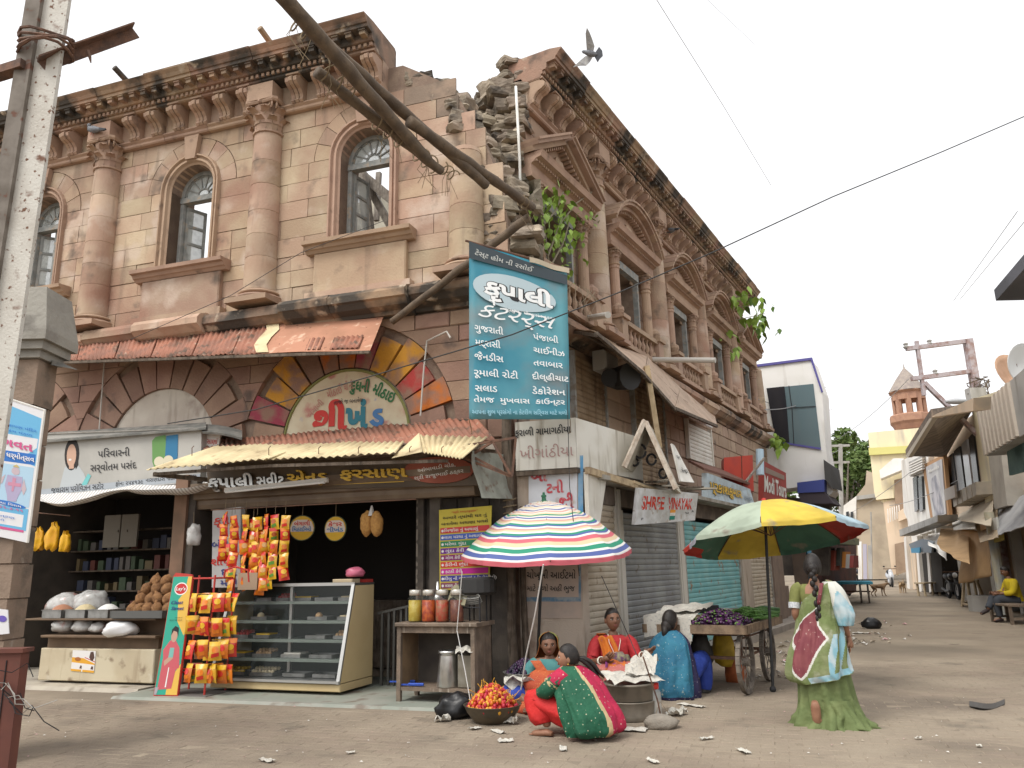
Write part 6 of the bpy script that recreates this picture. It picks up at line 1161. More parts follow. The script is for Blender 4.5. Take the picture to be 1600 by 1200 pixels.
def hair_mb(H, s=1.0, front=.035, low=-.05, part=True, vol=1.07, seed=0):
 mb = MB()
 def fn(u, v):
  a = 2 * pi * u; f = .5 + .5 * sin(a)      # 1 at the face side
  zl = low + (front - low) * max(0, min(1, (f - .42) / .3)) + .016 * max(0, (f - .82) / .18); b0 = math.asin(max(-.98, min(.98, zl / .112))); b = b0 + (pi / 2 - b0) * v
  d = Vector((cos(a) * cos(b), sin(a) * cos(b), sin(b))); k = 1.012 + (vol - 1.012 + .035 * noise.noise(Vector((a * 5, v * 1.4, seed))) + .014 * sin(a * 40)) * min(1, v * 5) - (.03 * math.exp(-(d.x / .06) ** 2) if part and d.y > -.2 else 0)
  e = 1.0 + .05 * (1 - f) * (1 - v)
  return H @ (Vector((d.x * .074 * k * e, d.y * .094 * k * e - .002, d.z * .115 * k)) * s)
 mb.grid(fn, 40, 14, True); return mb
def hand_into(mb, w, d, nrm, s=1.0, curl=.6, side=1):
 """wrist w, direction d, palm normal nrm"""
 d, nrm = Vector(d).normalized(), Vector(nrm).normalized(); x = d.cross(nrm).normalized() * side; w = Vector(w)
 mb.tube([w - d * .02, w + d * .02 * s, w + d * .055 * s, w + d * .085 * s], [.021 * s, .026 * s, .033 * s, .028 * s], 8)
 for i in range(4):
  o = w + d * .078 * s + x * (i - 1.5) * .0175 * s; L = (.062, .072, .068, .052)[i] * s; P = [o]
  for k in range(3): a = curl * (k + .6) * (.8 + .1 * i); P.append(P[-1] + (d * cos(a) + nrm * sin(a)) * L * (.42, .33, .25)[k])
  mb.tube(P, [.0095 * s, .009 * s, .0082 * s, .0062 * s], 6)
 o = w + d * .025 * s - x * .026 * s; mb.tube([o, o + (d * .5 - x * .8 + nrm * .25).normalized() * .035 * s, o + (d * .9 - x * .75 + nrm * .5).normalized() * .066 * s], [.0125 * s, .0108 * s, .007 * s], 6)
 return mb
def foot_into(mb, h, d, s=1.0, upv=(0, 0, 1)):
 """heel h, towards the toes d"""
 d, u = Vector(d).normalized(), Vector(upv); x = d.cross(u).normalized(); h = Vector(h)
 mb.tube([h - d * .02 + u * .035, h + d * .03 + u * .045, h + d * .10 + u * .034, h + d * .16 + u * .022, h + d * .19 + u * .016], [.024 * s, .036 * s, .036 * s, .033 * s, .016 * s], 10)
 for i in range(5): o = h + d * (.165 - .008 * i) + x * (i - 2) * .015 + u * .015; mb.tube([o, o + d * .04], [.011 * s, .007 * s], 6)
 return mb
EYEW, IRIS, LIPS = flat('eye_white', (.55, .52, .48), .3), flat('iris_and_brow', (.02, .013, .01), .4), flat('lips', (.22, .075, .06), .5)
SKD = mat('dark_brown_skin', (.20, .10, .06), (.17, .082, .05), s=14, rough=.5); SKM = SKIN
def person(label, P, heading): return thing('person', label, 'person', T(P) @ RZ(-radians(heading)))
def HM(t, c, yaw=0, pitch=0, roll=0): return T(c) @ RZ(-radians(yaw)) @ Matrix.Rotation(radians(pitch), 4, 'X') @ Matrix.Rotation(radians(roll), 4, 'Y')
def bangle(p, d, r, m, root, name='bangle', w=.006): d = Vector(d).normalized(); e = d.orthogonal().normalized(); f = d.cross(e); return MB().tube([Vector(p) + (e * cos(t * .524) + f * sin(t * .524)) * r for t in range(13)], w, 6).obj(name, m, root, smooth=True)
IVORY = flat('ivory_bangle', (.70, .66, .56), .35)
pw_ = person('barefoot woman in a green, maroon and blue tie dyed sari walking away', G(1296, 1132), 22)
m = MB(); J = dict(pel=(0, 0, .86, .13, .1), sp=(0, .01, 1.02, .105, .08), ch=(0, .0, 1.17, .125, .09), nk=(0, .01, 1.305, .05), nk2=(0, .025, 1.36, .046), sl=(-.15, 0, 1.255, .052), el=(-.205, -.05, 1.01, .04), wl=(-.17, .12, .88, .027), sr=(.15, 0, 1.255, .052), er=(.225, -.03, 1.0, .04), wr=(.255, .06, .79, .027),
   hl=(-.08, 0, .8, .09), kl=(-.09, .06, .45, .06), al=(-.095, -.11, .30, .034), hr=(.08, 0, .8, .09), kr=(.09, .06, .44, .06), ar=(.085, .1, .08, .036))
skin_into(m, J, [('pel', 'sp'), ('sp', 'ch'), ('ch', 'nk'), ('nk', 'nk2'), ('ch', 'sl'), ('sl', 'el'), ('el', 'wl'), ('ch', 'sr'), ('sr', 'er'), ('er', 'wr'), ('pel', 'hl'), ('hl', 'kl'), ('kl', 'al'), ('pel', 'hr'), ('hr', 'kr'), ('kr', 'ar')])
head_into(m, HM(0, (0, .03, 1.455), 0, -6)); hand_into(m, (.257, .07, .775), (.05, .12, -1), (-1, 0, .1), 1, .35); hand_into(m, (-.165, .14, .875), (.3, 1, -.1), (1, 0, 0), 1, .6)
foot_into(m, (-.10, -.285, .205), (.02, .30, -1), 1.2, (0, 1, .3)); foot_into(m, (.085, .07, .0), (.1, 1, 0), 1)
m.obj('body', [SKM, EYEW, IRIS, LIPS], pw_, smooth=True)
h = hair_mb(HM(0, (0, .03, 1.455), 0, -6), 1.03, .03, -.075, True, 1.12); br_ = [(0, -.085, 1.43), (0, -.115, 1.37), (.0, -.12, 1.28), (.01, -.125, 1.18), (.012, -.13, 1.08), (.01, -.135, 1.0), (.01, -.13, .95)]
for k in range(14):
 t = k / 13; p = Vector(cr(br_, t)); h.ball(p + Vector((.012 * (1 if k % 2 else -1), 0, 0)), (.03 - .014 * t, .026 - .01 * t, .034), 8, 6)
h.ball((0, -.085, 1.44), (.05, .035, .05), 10, 8); h.obj('hair', HAIRB, pw_, smooth=True)
OLIV = mat('olive_blouse', (.17, .18, .055), (.14, .15, .045), s=20, rough=.8); SILV = mat('silver_brocade_band', (.50, .52, .53), (.35, .37, .4), s=90, rough=.45)
b = MB(); loft(b, [(0, 0, 1.075, .145, .105), (0, 0, 1.13, .150, .115), (0, 0, 1.2, .16, .115), (0, 0, 1.26, .15, .1), (0, .005, 1.292, .11, .08)], 32, 14, (.008, 9, 1), slot=lambda u, v: 1 if v < .2 else (2 if v > .48 and .66 < u < .84 else 0))
for s in (-1, 1): ctube(b, [(s * .12, 0, 1.27), (s * .165, -.005, 1.235), (s * .19, -.02, 1.15), (s * .203, -.035, 1.08)], [.05, .062, .058, .054], .03)
b.mat(1)
for s in (-1, 1): ctube(b, [(s * .2, -.03, 1.115), (s * .205, -.038, 1.06)], [.0575, .0565], .02)
b.obj('blouse', [OLIV, SILV, SKM], pw_, smooth=True)
GRS = mat('green_tie_dye', (.135, .175, .06), (.215, .235, .12), s=7, bump=1.0, bs=13, lo=.4, hi=.7, rough=.75, spots=[((.42, .43, .33), 6, .58, .74)]); MAR = mat('maroon_tie_dye', (.16, .035, .045), (.20, .055, .06), s=9, rough=.7, spots=[((.45, .32, .28), 34, .66, .70)]); SKB = mat('sky_blue_tie_dye', (.20, .38, .45), (.42, .50, .52), s=8, rough=.75); GRSK = mat('plain_green_skirt', (.115, .15, .055), (.155, .19, .075), s=6, bump=1.0, bs=13, rough=.8)
k = MB(); loft(k, [(.01, -.02, .0, .34, .25), (.01, -.02, .08, .30, .22), (0, 0, .2, .25, .19), (0, 0, .45, .215, .175), (0, 0, .7, .2, .165), (0, 0, .88, .185, .15), (0, 0, 1.0, .15, .115)], 72, 36, (lambda v: .15 * (1 - v) ** 1.2 + .015, 12, 1)); k.obj('skirt', GRSK, pw_, smooth=True)
fl = MB(); loft(fl, [(.13, -.04, -.0, .27, .23), (.09, -.03, .1, .21, .19), (.04, -.02, .24, .2, .18)], 60, 12, (lambda v: .16 * (1 - v) + .02, 9, 3), -2.9, .9); fl.obj('skirt_ruffle', GRSK, pw_, smooth=True)
def pslot(u, v):
 z = v; dx, dz = (u - .66) / .22, (v - .33) / .21
 if abs(dx) + abs(dz) * .95 < 1: return 1
 if abs(dx) + abs(dz) * .95 < 1.12: return 3
 if u < .20 and v > .36: return 2 if v < .80 else (3 if v < .9 else 0)
 if v < .10 and u < .62: return 2 if v > .02 else 0
 if u < .42 and v < .36: return 2 if (u * 7 + v * 3) % 1 < .6 else 0
 if u > .93 and .16 < v < .42: return 2
 if u > .5 and v > .93: return 1 if u < .8 else 0
 return 0
pl = MB(); loft(pl, [(-.02, -.03, .43, .25, .20, .05, .03), (-.05, -.04, .50, .26, .215, .05, .02), (-.035, -.03, .68, .245, .20, .02, 0), (0, -.01, .85, .21, .17, 0, 0), (.0, .0, 1.0, .19, .14, 0, 0), (.01, .0, 1.13, .19, .135, 0, 0), (.02, .005, 1.23, .185, .125, 0, 0), (.04, .01, 1.295, .15, .10, 0, 0), (.05, .02, 1.325, .08, .07, 0, 0)], 150, 120, (lambda v: .10 * (1.1 - v) ** 1.5 + .012, 6, 2), lambda v: .5 - .2 * v, lambda v: -3.45 + 2.6 * max(0, min(1, (v - .42) / .5)) ** .9, pslot, False, True); pl.obj('sari', [GRS, MAR, SKB, mat('sari_white', (.55, .55, .5))], pw_, smooth=True)
e_ = MB(); loft(e_, [(.13, -.01, 1.31, .06, .05), (.165, -.015, 1.24, .085, .085), (.2, -.025, 1.12, .095, .10), (.235, -.03, 1.0, .10, .095), (.235, -.03, .9, .07, .08)], 40, 30, (.07, 4, 2), lambda v: 3.5 - .5 * v, lambda v: 7.3 - 1.0 * (1 - v), lambda u, v: 1 if v < .45 + .15 * sin(u * 9) else 0, False, True); e_.obj('sari_end', [SKB, MATS['sari_white']], pw_, smooth=True)
mr = MB(); mr.slab(lambda u, v: Vector((.055 + .035 * u - .05 * v, -.125 - .02 * sin(v * 3) - .01, 1.30 - .20 * v)), 3, 8, .006); mr.obj('sari_border', MAR, pw_, smooth=True)
pc = person('young woman crouching in a green and red dotted shawl and red trousers, face in profile', G(905, 1150), -42); WM[pc.name] = WM[pc.name] @ Matrix.Diagonal((1.03, 1.03, .79, 1)); pc.matrix_basis = WM[pc.name]
DG_ = mat('green_bandhani', (.012, .085, .045), (.016, .105, .055), s=5, bump=1.0, bs=13, dots=((.55, .52, .36), 26, .13), rough=.75); DR = mat('crimson_bandhani', (.36, .012, .055), (.42, .018, .06), s=5, bump=1.0, bs=13, dots=((.62, .42, .36), 20, .13), rough=.75); CRB = mat('cream_shawl_border', (.48, .36, .20), (.40, .30, .16), s=20); REDT = mat('scarlet_trousers', (.55, .022, .02), (.47, .018, .018), s=6, bump=1.0, bs=13, rough=.7)
m = MB(); J = dict(pel=(0, -.08, .24, .14, .12), sp=(0, -.05, .42, .12, .1), ch=(0, .02, .58, .13, .1), nk=(0, .06, .715, .05), nk2=(0, .075, .77, .045), sl=(-.15, .04, .655, .055), el=(-.21, .17, .5, .042), wl=(-.13, .34, .46, .028), sr=(.15, .04, .655, .055), er=(.21, .17, .48, .042), wr=(.12, .34, .43, .028), hl=(-.1, -.02, .22, .1), kl=(-.17, .33, .43, .07), al=(-.19, .20, .09, .038), hr=(.1, -.02, .22, .1), kr=(.15, .34, .42, .07), ar=(.13, .18, .08, .038))
skin_into(m, J, [('pel', 'sp'), ('sp', 'ch'), ('ch', 'nk'), ('nk', 'nk2'), ('ch', 'sl'), ('sl', 'el'), ('el', 'wl'), ('ch', 'sr'), ('sr', 'er'), ('er', 'wr'), ('pel', 'hl'), ('hl', 'kl'), ('kl', 'al'), ('pel', 'hr'), ('hr', 'kr'), ('kr', 'ar')])
Hc = T(-.005, .10, .85) @ Matrix.Diagonal((.97, .97, 1.27, 1)) @ HM(0, (0, 0, 0), -42, 2, 0); head_into(m, Hc, 1.04); hand_into(m, (-.13, .35, .455), (.2, 1, -.2), (0, 0, -1), 1, .4); hand_into(m, (.12, .35, .425), (-.2, 1, -.2), (0, 0, -1), 1, .4)
foot_into(m, (-.2, .16, .0), (-.25, 1, 0), 1.05); foot_into(m, (.13, .13, .0), (.15, 1, 0)); m.obj('body', [SKM, EYEW, IRIS, LIPS], pc, smooth=True)
h = hair_mb(Hc, 1.05, .045, -.045, False, 1.06, 3); bk_ = [Hc @ Vector(p) for p in ((0, -.09, .0), (.0, -.14, -.01), (.02, -.2, -.05), (.03, -.25, -.11), (.035, -.29, -.18), (.04, -.32, -.22))]
for k in range(7):
 q = Vector((RN.uniform(-.02, .02), RN.uniform(-.02, .02), RN.uniform(-.03, .03))); h.tube([p + q * (i / 2) for i, p in enumerate(bk_)], [.022, .026, .024, .018, .012, .003], 7)
h.obj('hair', HAIRB, pc, smooth=True); MB().ball(Hc @ Vector((-.077, -.005, -.05)), .008, 6, 5).obj('earring', GOLD, pc)
MB().tf(I4, lambda q: q.tube([bk_[0] + (bk_[1] - bk_[0]) * .7, bk_[1]], [.03, .03], 10)).obj('hair_band', BLACK, pc)
t = MB()
for s in (-1, 1): ctube(t, [(s * .07, -.12, .2), (s * .12, .1, .28), (s * .17, .31, .40), (s * .19, .33, .33), (s * .19, .27, .2), (s * .19, .24, .13)], [.13, .135, .12, .115, .115, .08], .09, 5, 20, s)
t.ball((0, -.08, .16), (.20, .18, .15), 24, 14, .14, 3, 2.5); t.obj('trousers', REDT, pc, smooth=True)
def shslot(u, v):
 if .46 - .05 * v < u < .84: return 1 if u > .495 - .05 * v and u < .81 and v > .025 else 2
 if u > .93: return 2
 if u < .10 and v > .72: return 1 if u < .08 else 2
 return 0
s_ = MB(); loft(s_, [(.02, -.16, .05, .25, .17), (.02, -.17, .12, .28, .22), (.01, -.13, .26, .285, .24), (0, -.07, .42, .265, .215), (0, -.02, .56, .245, .185), (0, .03, .66, .225, .15), (0, .055, .725, .16, .115), (0, .07, .765, .085, .075)], 130, 80, (lambda v: .085 * (1.1 - v), 7, 1), lambda v: -3.65 - .35 * max(0, v - .35), lambda v: .35 + .5 * v, shslot, False, True); s_.obj('shawl', [DG_, DR, CRB], pc, smooth=True)
a_ = MB()
for s in (-1, 1): ctube(a_, [(s * .12, .03, .68), (s * .2, .08, .6), (s * .225, .16, .5), (s * .19, .25, .47)], [.08, .09, .085, .07], .06, 5, 14, s)
ctube(a_.mat(1), [(-.12, .02, .69), (-.16, .045, .65), (-.2, .085, .595)], [.086, .096, .094], .06, 5, 14, -1); ctube(a_.mat(2), [(-.195, .08, .6), (-.208, .105, .57)], [.097, .095], .06, 5, 14, -1)
a_.obj('shawl_sleeves', [DG_, DR, CRB], pc, smooth=True)
pv = person('woman with an orange and green veil over her head sitting against the plastered pier', G(861, 1104), 187); WM[pv.name] = WM[pv.name] @ Matrix.Diagonal((1.14, 1.14, 1.04, 1)); pv.matrix_basis = WM[pv.name]
m = MB(); J = dict(pel=(0, -.02, .11, .15, .12), sp=(0, 0, .26, .12, .1), ch=(0, .0, .38, .13, .1), nk=(0, .01, .495, .05), nk2=(0, .02, .54, .046), sl=(-.15, 0, .45, .055), el=(-.22, .06, .24, .042), wl=(-.1, .24, .2, .028), sr=(.15, 0, .45, .055), er=(.22, .06, .24, .042), wr=(.1, .24, .2, .028), hl=(-.1, .04, .1, .09), kl=(-.32, .24, .14, .07), al=(-.05, .34, .06, .04), hr=(.1, .04, .1, .09), kr=(.32, .24, .14, .07), ar=(.06, .36, .06, .04))
SB = [('pel', 'sp'), ('sp', 'ch'), ('ch', 'nk'), ('nk', 'nk2'), ('ch', 'sl'), ('sl', 'el'), ('el', 'wl'), ('ch', 'sr'), ('sr', 'er'), ('er', 'wr'), ('pel', 'hl'), ('hl', 'kl'), ('kl', 'al'), ('pel', 'hr'), ('hr', 'kr'), ('kr', 'ar')]
skin_into(m, J, SB); Hv = HM(0, (0, .04, .635), -8, -4); head_into(m, Hv, 1.04, jaw=.8); hand_into(m, (-.1, .25, .2), (.5, .8, -.1), (0, 0, -1), 1, .6); hand_into(m, (.1, .25, .2), (-.5, .8, -.1), (0, 0, -1), 1, .6); foot_into(m, (-.0, .34, .02), (-.8, .4, 0)); foot_into(m, (.05, .36, .02), (.8, .4, 0)); m.obj('body', [SKD, EYEW, IRIS, LIPS], pv, smooth=True)
hair_mb(Hv, 1.05, .05, -.05, True, 1.05).obj('hair', HAIRB, pv, smooth=True)
TEALC = mat('teal_blouse', (.06, .20, .20), (.08, .23, .22), s=8); ORD = mat('orange_dotted_sari', (.36, .06, .025), (.42, .09, .03), s=5, bump=1.0, bs=13, dots=((.55, .36, .10), 55, .16), rough=.75); VG = mat('green_veil', (.12, .16, .04), (.17, .19, .06), s=9); VO = mat('orange_veil', (.36, .11, .03), (.28, .1, .03), s=9); BLS = mat('royal_blue_cloth', (.02, .045, .26), (.03, .06, .3), s=6, bump=1.0, bs=13, rough=.75)
b = MB(); loft(b, [(0, 0, .2, .15, .12), (0, 0, .32, .155, .125), (0, 0, .42, .16, .115), (0, .005, .49, .1, .08)], 28, 12, (.01, 7, 2))
for s in (-1, 1): ctube(b, [(s * .12, 0, .46), (s * .18, .02, .4), (s * .22, .05, .28)], [.055, .066, .06], .05, seed=s)
b.obj('blouse', TEALC, pv, smooth=True)
v_ = MB()
def vfn(u, v):
 a = radians(200) + radians(140 + 40 * v) * (u - .5) * 1.32 - radians(-70)
 c = cr([(0, .0, .12, .26, .2), (0, -.02, .3, .23, .18), (0, -.0, .44, .19, .15), (0, .0, .52, .13, .13), (0, .025, .62, .097, .125), (0, .03, .70, .092, .12), (0, .03, .745, .06, .08), (0, .03, .765, .01, .02)], v); k = 1 + .05 * noise.noise(Vector((a * 2, v * 5, 1)))
 return Vector((c[0] + c[3] * k * cos(a), c[1] + c[4] * k * sin(a), c[2]))
n0 = len(v_.f); v_.slab(vfn, 40, 36, .006); v_.mi = [0 if ((i % 1440) % 40 < 4 or (i % 1440) % 40 > 35) else 1 for i in range(len(v_.f))]; v_.obj('veil', [VG, VO], pv, smooth=True)
o_ = MB(); o_.ball((.04, .1, .22), (.22, .17, .18), 24, 14, .18, 7, 2.2); loft(o_, [(0, .12, .0, .42, .32), (0, .12, .1, .4, .3), (0, .08, .2, .25, .2), (0, .04, .3, .16, .14)], 48, 14, (.05, 9, 4)); o_.tf(I4, lambda q: q.slab(lambda u, v: Vector((.13 - .2 * v + .1 * (u - .5), .115 + .03 * sin(v * 3), .48 - .3 * v)), 8, 10, .008)); o_.obj('sari', ORD, pv, smooth=True)
bag((.34, .12, .12), (.16, .2, .13), None, 2.2).obj('blue_wrap', BLS, pv, smooth=True)
pr = person('woman in a red blouse with ivory bangles and an orange sari, gesturing with her hands', G(962, 1094), 176); WM[pr.name] = WM[pr.name] @ Matrix.Diagonal((1.12, 1.12, 1.07, 1)); pr.matrix_basis = WM[pr.name]
m = MB(); J = dict(pel=(0, -.02, .24, .15, .12), sp=(0, 0, .4, .12, .1), ch=(0, .0, .55, .135, .1), nk=(0, .01, .68, .05), nk2=(0, .025, .735, .047), sl=(-.16, 0, .63, .056), el=(-.23, .06, .42, .043), wl=(-.27, .24, .48, .028), sr=(.16, 0, .63, .056), er=(.235, .06, .40, .043), wr=(.16, .27, .44, .028), hl=(-.1, .03, .22, .1), kl=(-.16, .36, .36, .075), al=(-.12, .34, .06, .04), hr=(.1, .03, .22, .1), kr=(.18, .36, .33, .075), ar=(.14, .34, .06, .04))
skin_into(m, J, SB); Hr_ = HM(0, (0, .045, .835), -6, 2); head_into(m, Hr_, 1.05, jaw=.7); hand_into(m, (-.275, .255, .49), (-.45, .55, .35), (.1, -.2, 1), 1.05, .25, -1); hand_into(m, (.155, .285, .445), (-.35, .7, .35), (-.6, 0, .6), 1.05, .6); foot_into(m, (-.12, .32, .0), (-.1, 1, 0)); foot_into(m, (.14, .32, .0), (.1, 1, 0)); m.obj('body', [SKD, EYEW, IRIS, LIPS], pr, smooth=True)
h = hair_mb(Hr_, 1.05, .05, -.03, True, 1.05, 5); h.ball(Hr_ @ Vector((0, -.11, .0)), (.045, .04, .045), 10, 8); h.obj('hair', HAIRB, pr, smooth=True)
REDB = mat('red_blouse', (.45, .03, .035), (.38, .025, .03), s=8, bump=1.0, bs=13, rough=.75); OSR = mat('orange_purple_sari', (.58, .17, .02), (.42, .10, .02), s=6, spots=[((.16, .03, .14), 7, .58, .62), ((.30, .06, .25), 12, .66, .7)], rough=.75); PKS = mat('pink_dotted_skirt', (.42, .13, .11), (.36, .10, .09), s=6, dots=((.6, .42, .36), 46, .17), rough=.8)
b = MB(); loft(b, [(0, 0, .37, .155, .125), (0, 0, .48, .165, .13), (0, 0, .58, .172, .12), (0, .005, .64, .15, .1), (0, .01, .675, .09, .075)], 30, 14, (.012, 7, 2))
for s in (-1, 1): ctube(b, [(s * .13, 0, .635), (s * .185, .015, .57), (s * .23, .055, .44), (s * (.235 if s > 0 else .238), .09, .425)], [.06, .07, .064, .058], .05, seed=s)
b.obj('blouse', REDB, pr, smooth=True)
k = MB(); loft(k, [(0, .16, .0, .33, .34), (0, .17, .1, .31, .32), (0, .19, .24, .29, .28), (0, .19, .36, .25, .24), (0, .16, .42, .16, .16), (0, .1, .43, .04, .05)], 52, 22, (.03, 9, 1)); k.obj('skirt', PKS, pr, smooth=True)
o_ = MB(); o_.slab(lambda u, v: Vector((.10 - .02 * v + .15 * (u - .5) * (1 + .5 * v) - .05 * sin(v * 3), (.10 + .10 * v) if v < .45 else (.145 + .62 * (v - .45)) if v < .8 else .362 + .3 * (v - .8), (.665 - .5 * v) if v < .45 else (.44 - .06 * (v - .45)) if v < .8 else .42 - 2.0 * (v - .8))) + Vector((0, .015 * sin(u * 14), .012 * sin(u * 11 + v * 4))), 20, 26, .008); o_.slab(lambda u, v: Vector((.12 + .1 * (u - .5), .02 - .15 * v, .69 - .02 * v - .25 * v * v)), 6, 8, .008); o_.obj('sari', OSR, pr, smooth=True)
MB().ball((-.03, .2, .44), (.10, .09, .07), 16, 10, .35, 3, 3).obj('cloth_bundle', mat('patterned_rag', (.22, .20, .12), (.10, .04, .09), s=22), pr, smooth=True)
for p, d in (((-.262, .215, .47), (-.2, .9, .3)), ((.172, .25, .435), (-.3, .9, .2))):
 for q in (0, .012): bangle(Vector(p) - Vector(d) * q, d, .04, IVORY, pr)
MB().tube([(.06, .06, .69), (.06, .12, .6), (.02, .145, .5), (-.03, .14, .52), (-.06, .11, .62), (-.055, .05, .69)], .004, 5).obj('necklace', IVORY, pr)
pt = person('woman wrapped in a teal dotted shawl with blue trousers, sitting with her back turned', G(1052, 1088), 38)
m = MB(); J = dict(J); J.update(wl=(-.14, .3, .42, .028), wr=(.14, .3, .42, .028)); skin_into(m, J, SB); Ht = HM(0, (0, .05, .845), 12, -2); head_into(m, Ht, 1.05); hand_into(m, (-.14, .31, .42), (.2, 1, 0), (0, 0, -1)); hand_into(m, (.14, .31, .42), (-.2, 1, 0), (0, 0, -1)); foot_into(m, (-.12, .32, 0), (0, 1, 0)); m.obj('body', [SKD, EYEW, IRIS, LIPS], pt, smooth=True)
h = hair_mb(Ht, 1.06, .04, -.08, True, 1.1, 8); h.ball(Ht @ Vector((0, -.085, -.06)), (.065, .05, .075), 12, 9, .1, 2, 3); h.tube([Ht @ Vector((0, -.1, -.06)), Ht @ Vector((.0, -.12, -.14)), Ht @ Vector((.0, -.13, -.2))], [.05, .035, .012], 8); h.obj('hair', HAIRB, pt, smooth=True)
TLS = mat('teal_dotted_shawl', (.022, .12, .20), (.03, .16, .24), s=4, bump=1.0, bs=13, dots=((.32, .36, .32), 30, .13), rough=.75, spots=[((.30, .36, .33), 10, .64, .70)]); PUR = mat('dark_purple_dotted_border', (.022, .018, .06), dots=((.4, .38, .4), 34, .14), rough=.75)
s_ = MB(); loft(s_, [(0, -.03, .0, .31, .28), (0, -.04, .1, .32, .29), (0, -.03, .28, .30, .25), (0, -.01, .46, .265, .2), (0, .0, .6, .235, .155), (0, .02, .685, .17, .115), (0, .035, .74, .08, .07)], 64, 40, (lambda v: .075 * (1.1 - v), 8, 5), lambda v: -3.75, lambda v: .55, lambda u, v: 1 if u > .86 or (v < .07) else 0, False, True); s_.obj('shawl', [TLS, PUR], pt, smooth=True)
t = MB(); ctube(t, [(.1, .0, .2), (.16, .2, .3), (.2, .40, .38), (.215, .43, .28), (.21, .41, .13), (.2, .4, .05)], [.13, .135, .105, .10, .095, .085], .06, 4, 18, 1); ctube(t, [(-.1, .0, .2), (-.14, .2, .3), (-.14, .38, .36), (-.14, .4, .28), (-.13, .38, .13), (-.12, .36, .06)], [.13, .13, .1, .1, .09, .08], .06, 4, 18, 2); t.obj('trousers', BLS, pt, smooth=True)
MB().tube([(.2, .34, .045), (.205, .42, .05), (.215, .52, .04), (.22, .56, .03)], [.035, .052, .045, .02], 10).obj('shoe', mat('grey_shoe', (.12, .12, .115), rough=.7), pt, smooth=True)
py_ = person('man in a yellow shirt and dark trousers sitting on a low wooden bench', G(1594, 972), -80)
m = MB(); J = dict(pel=(0, 0, .52, .14, .11), sp=(0, .03, .68, .12, .1), ch=(0, .06, .86, .15, .11), nk=(0, .1, 1.02, .055), nk2=(0, .12, 1.07, .05), sl=(-.19, .06, .95, .06), el=(-.23, .16, .7, .045), wl=(-.1, .4, .66, .03), sr=(.19, .06, .95, .06), er=(.22, .18, .7, .045), wr=(.08, .42, .68, .03), hl=(-.1, .02, .5, .1), kl=(-.11, .44, .52, .07), al=(-.1, .46, .1, .04), hr=(.1, .02, .5, .1), kr=(.1, .46, .56, .07), ar=(.0, .66, .30, .04))
skin_into(m, J, SB); Hy = HM(0, (0, .15, 1.18), 0, -22); head_into(m, Hy, 1.05); hand_into(m, (-.1, .41, .66), (.2, 1, 0), (1, 0, 0), 1.1, .6); hand_into(m, (.08, .43, .68), (-.2, 1, 0), (-1, 0, 0), 1.1, .5); foot_into(m, (-.1, .42, .03), (0, 1, 0), 1.1); foot_into(m, (0, .66, .24), (0, 1, -.3), 1.1); m.obj('body', [SKD, EYEW, IRIS, LIPS], py_, smooth=True); hair_mb(Hy, 1.05, .05, -.02, False, 1.07).obj('hair', HAIRB, py_, smooth=True)
b = MB(); loft(b, [(0, 0, .48, .18, .15), (0, .02, .65, .175, .145), (0, .05, .82, .19, .15), (0, .07, .95, .18, .13), (0, .09, 1.01, .09, .08)], 28, 16, (.03, 6, 2))
for s in (-1, 1): ctube(b, [(s * .15, .06, .96), (s * .21, .08, .88), (s * .24, .16, .7), (s * .16, .3, .67)], [.075, .085, .07, .055], .06, seed=s)
b.obj('shirt', mat('yellow_shirt', (.55, .42, .015), (.48, .36, .02), s=6), py_, smooth=True)
t = MB(); ctube(t, [(-.08, 0, .5), (-.11, .25, .52), (-.11, .44, .53), (-.11, .47, .38), (-.1, .46, .14)], [.13, .11, .09, .085, .07], .04); ctube(t, [(.08, 0, .5), (.1, .25, .55), (.1, .45, .57), (.06, .55, .45), (.0, .65, .33)], [.13, .11, .09, .085, .07], .04); t.obj('trousers', mat('charcoal_trousers', (.045, .05, .06)), py_, smooth=True)
for p, d in (((-.1, .42, .02), (0, 1, 0)), ((0, .66, .235), (0, 1, -.3))): foot_into(MB(), p, d, 1.25).obj('sandal', flat('dark_sandal', (.03, .02, .02)), py_, smooth=True)
be = thing('wooden_bench', 'low worn wooden bench under the man in the yellow shirt', 'bench', T(G(1588, 975)) @ RZ(radians(80))); MB().bev(-.3, .9, -.22, .22, .40, .45, .01).obj('seat', OLDW, be)
for x in (-.26, .82): MB().box(x, x + .06, -.2, -.14, 0, .4).obj('leg', OLDW, be); MB().box(x, x + .06, .14, .2, 0, .4).obj('leg', OLDW, be); MB().box(x + .01, x + .05, -.14, .14, .1, .15).obj('stretcher', OLDW, be)
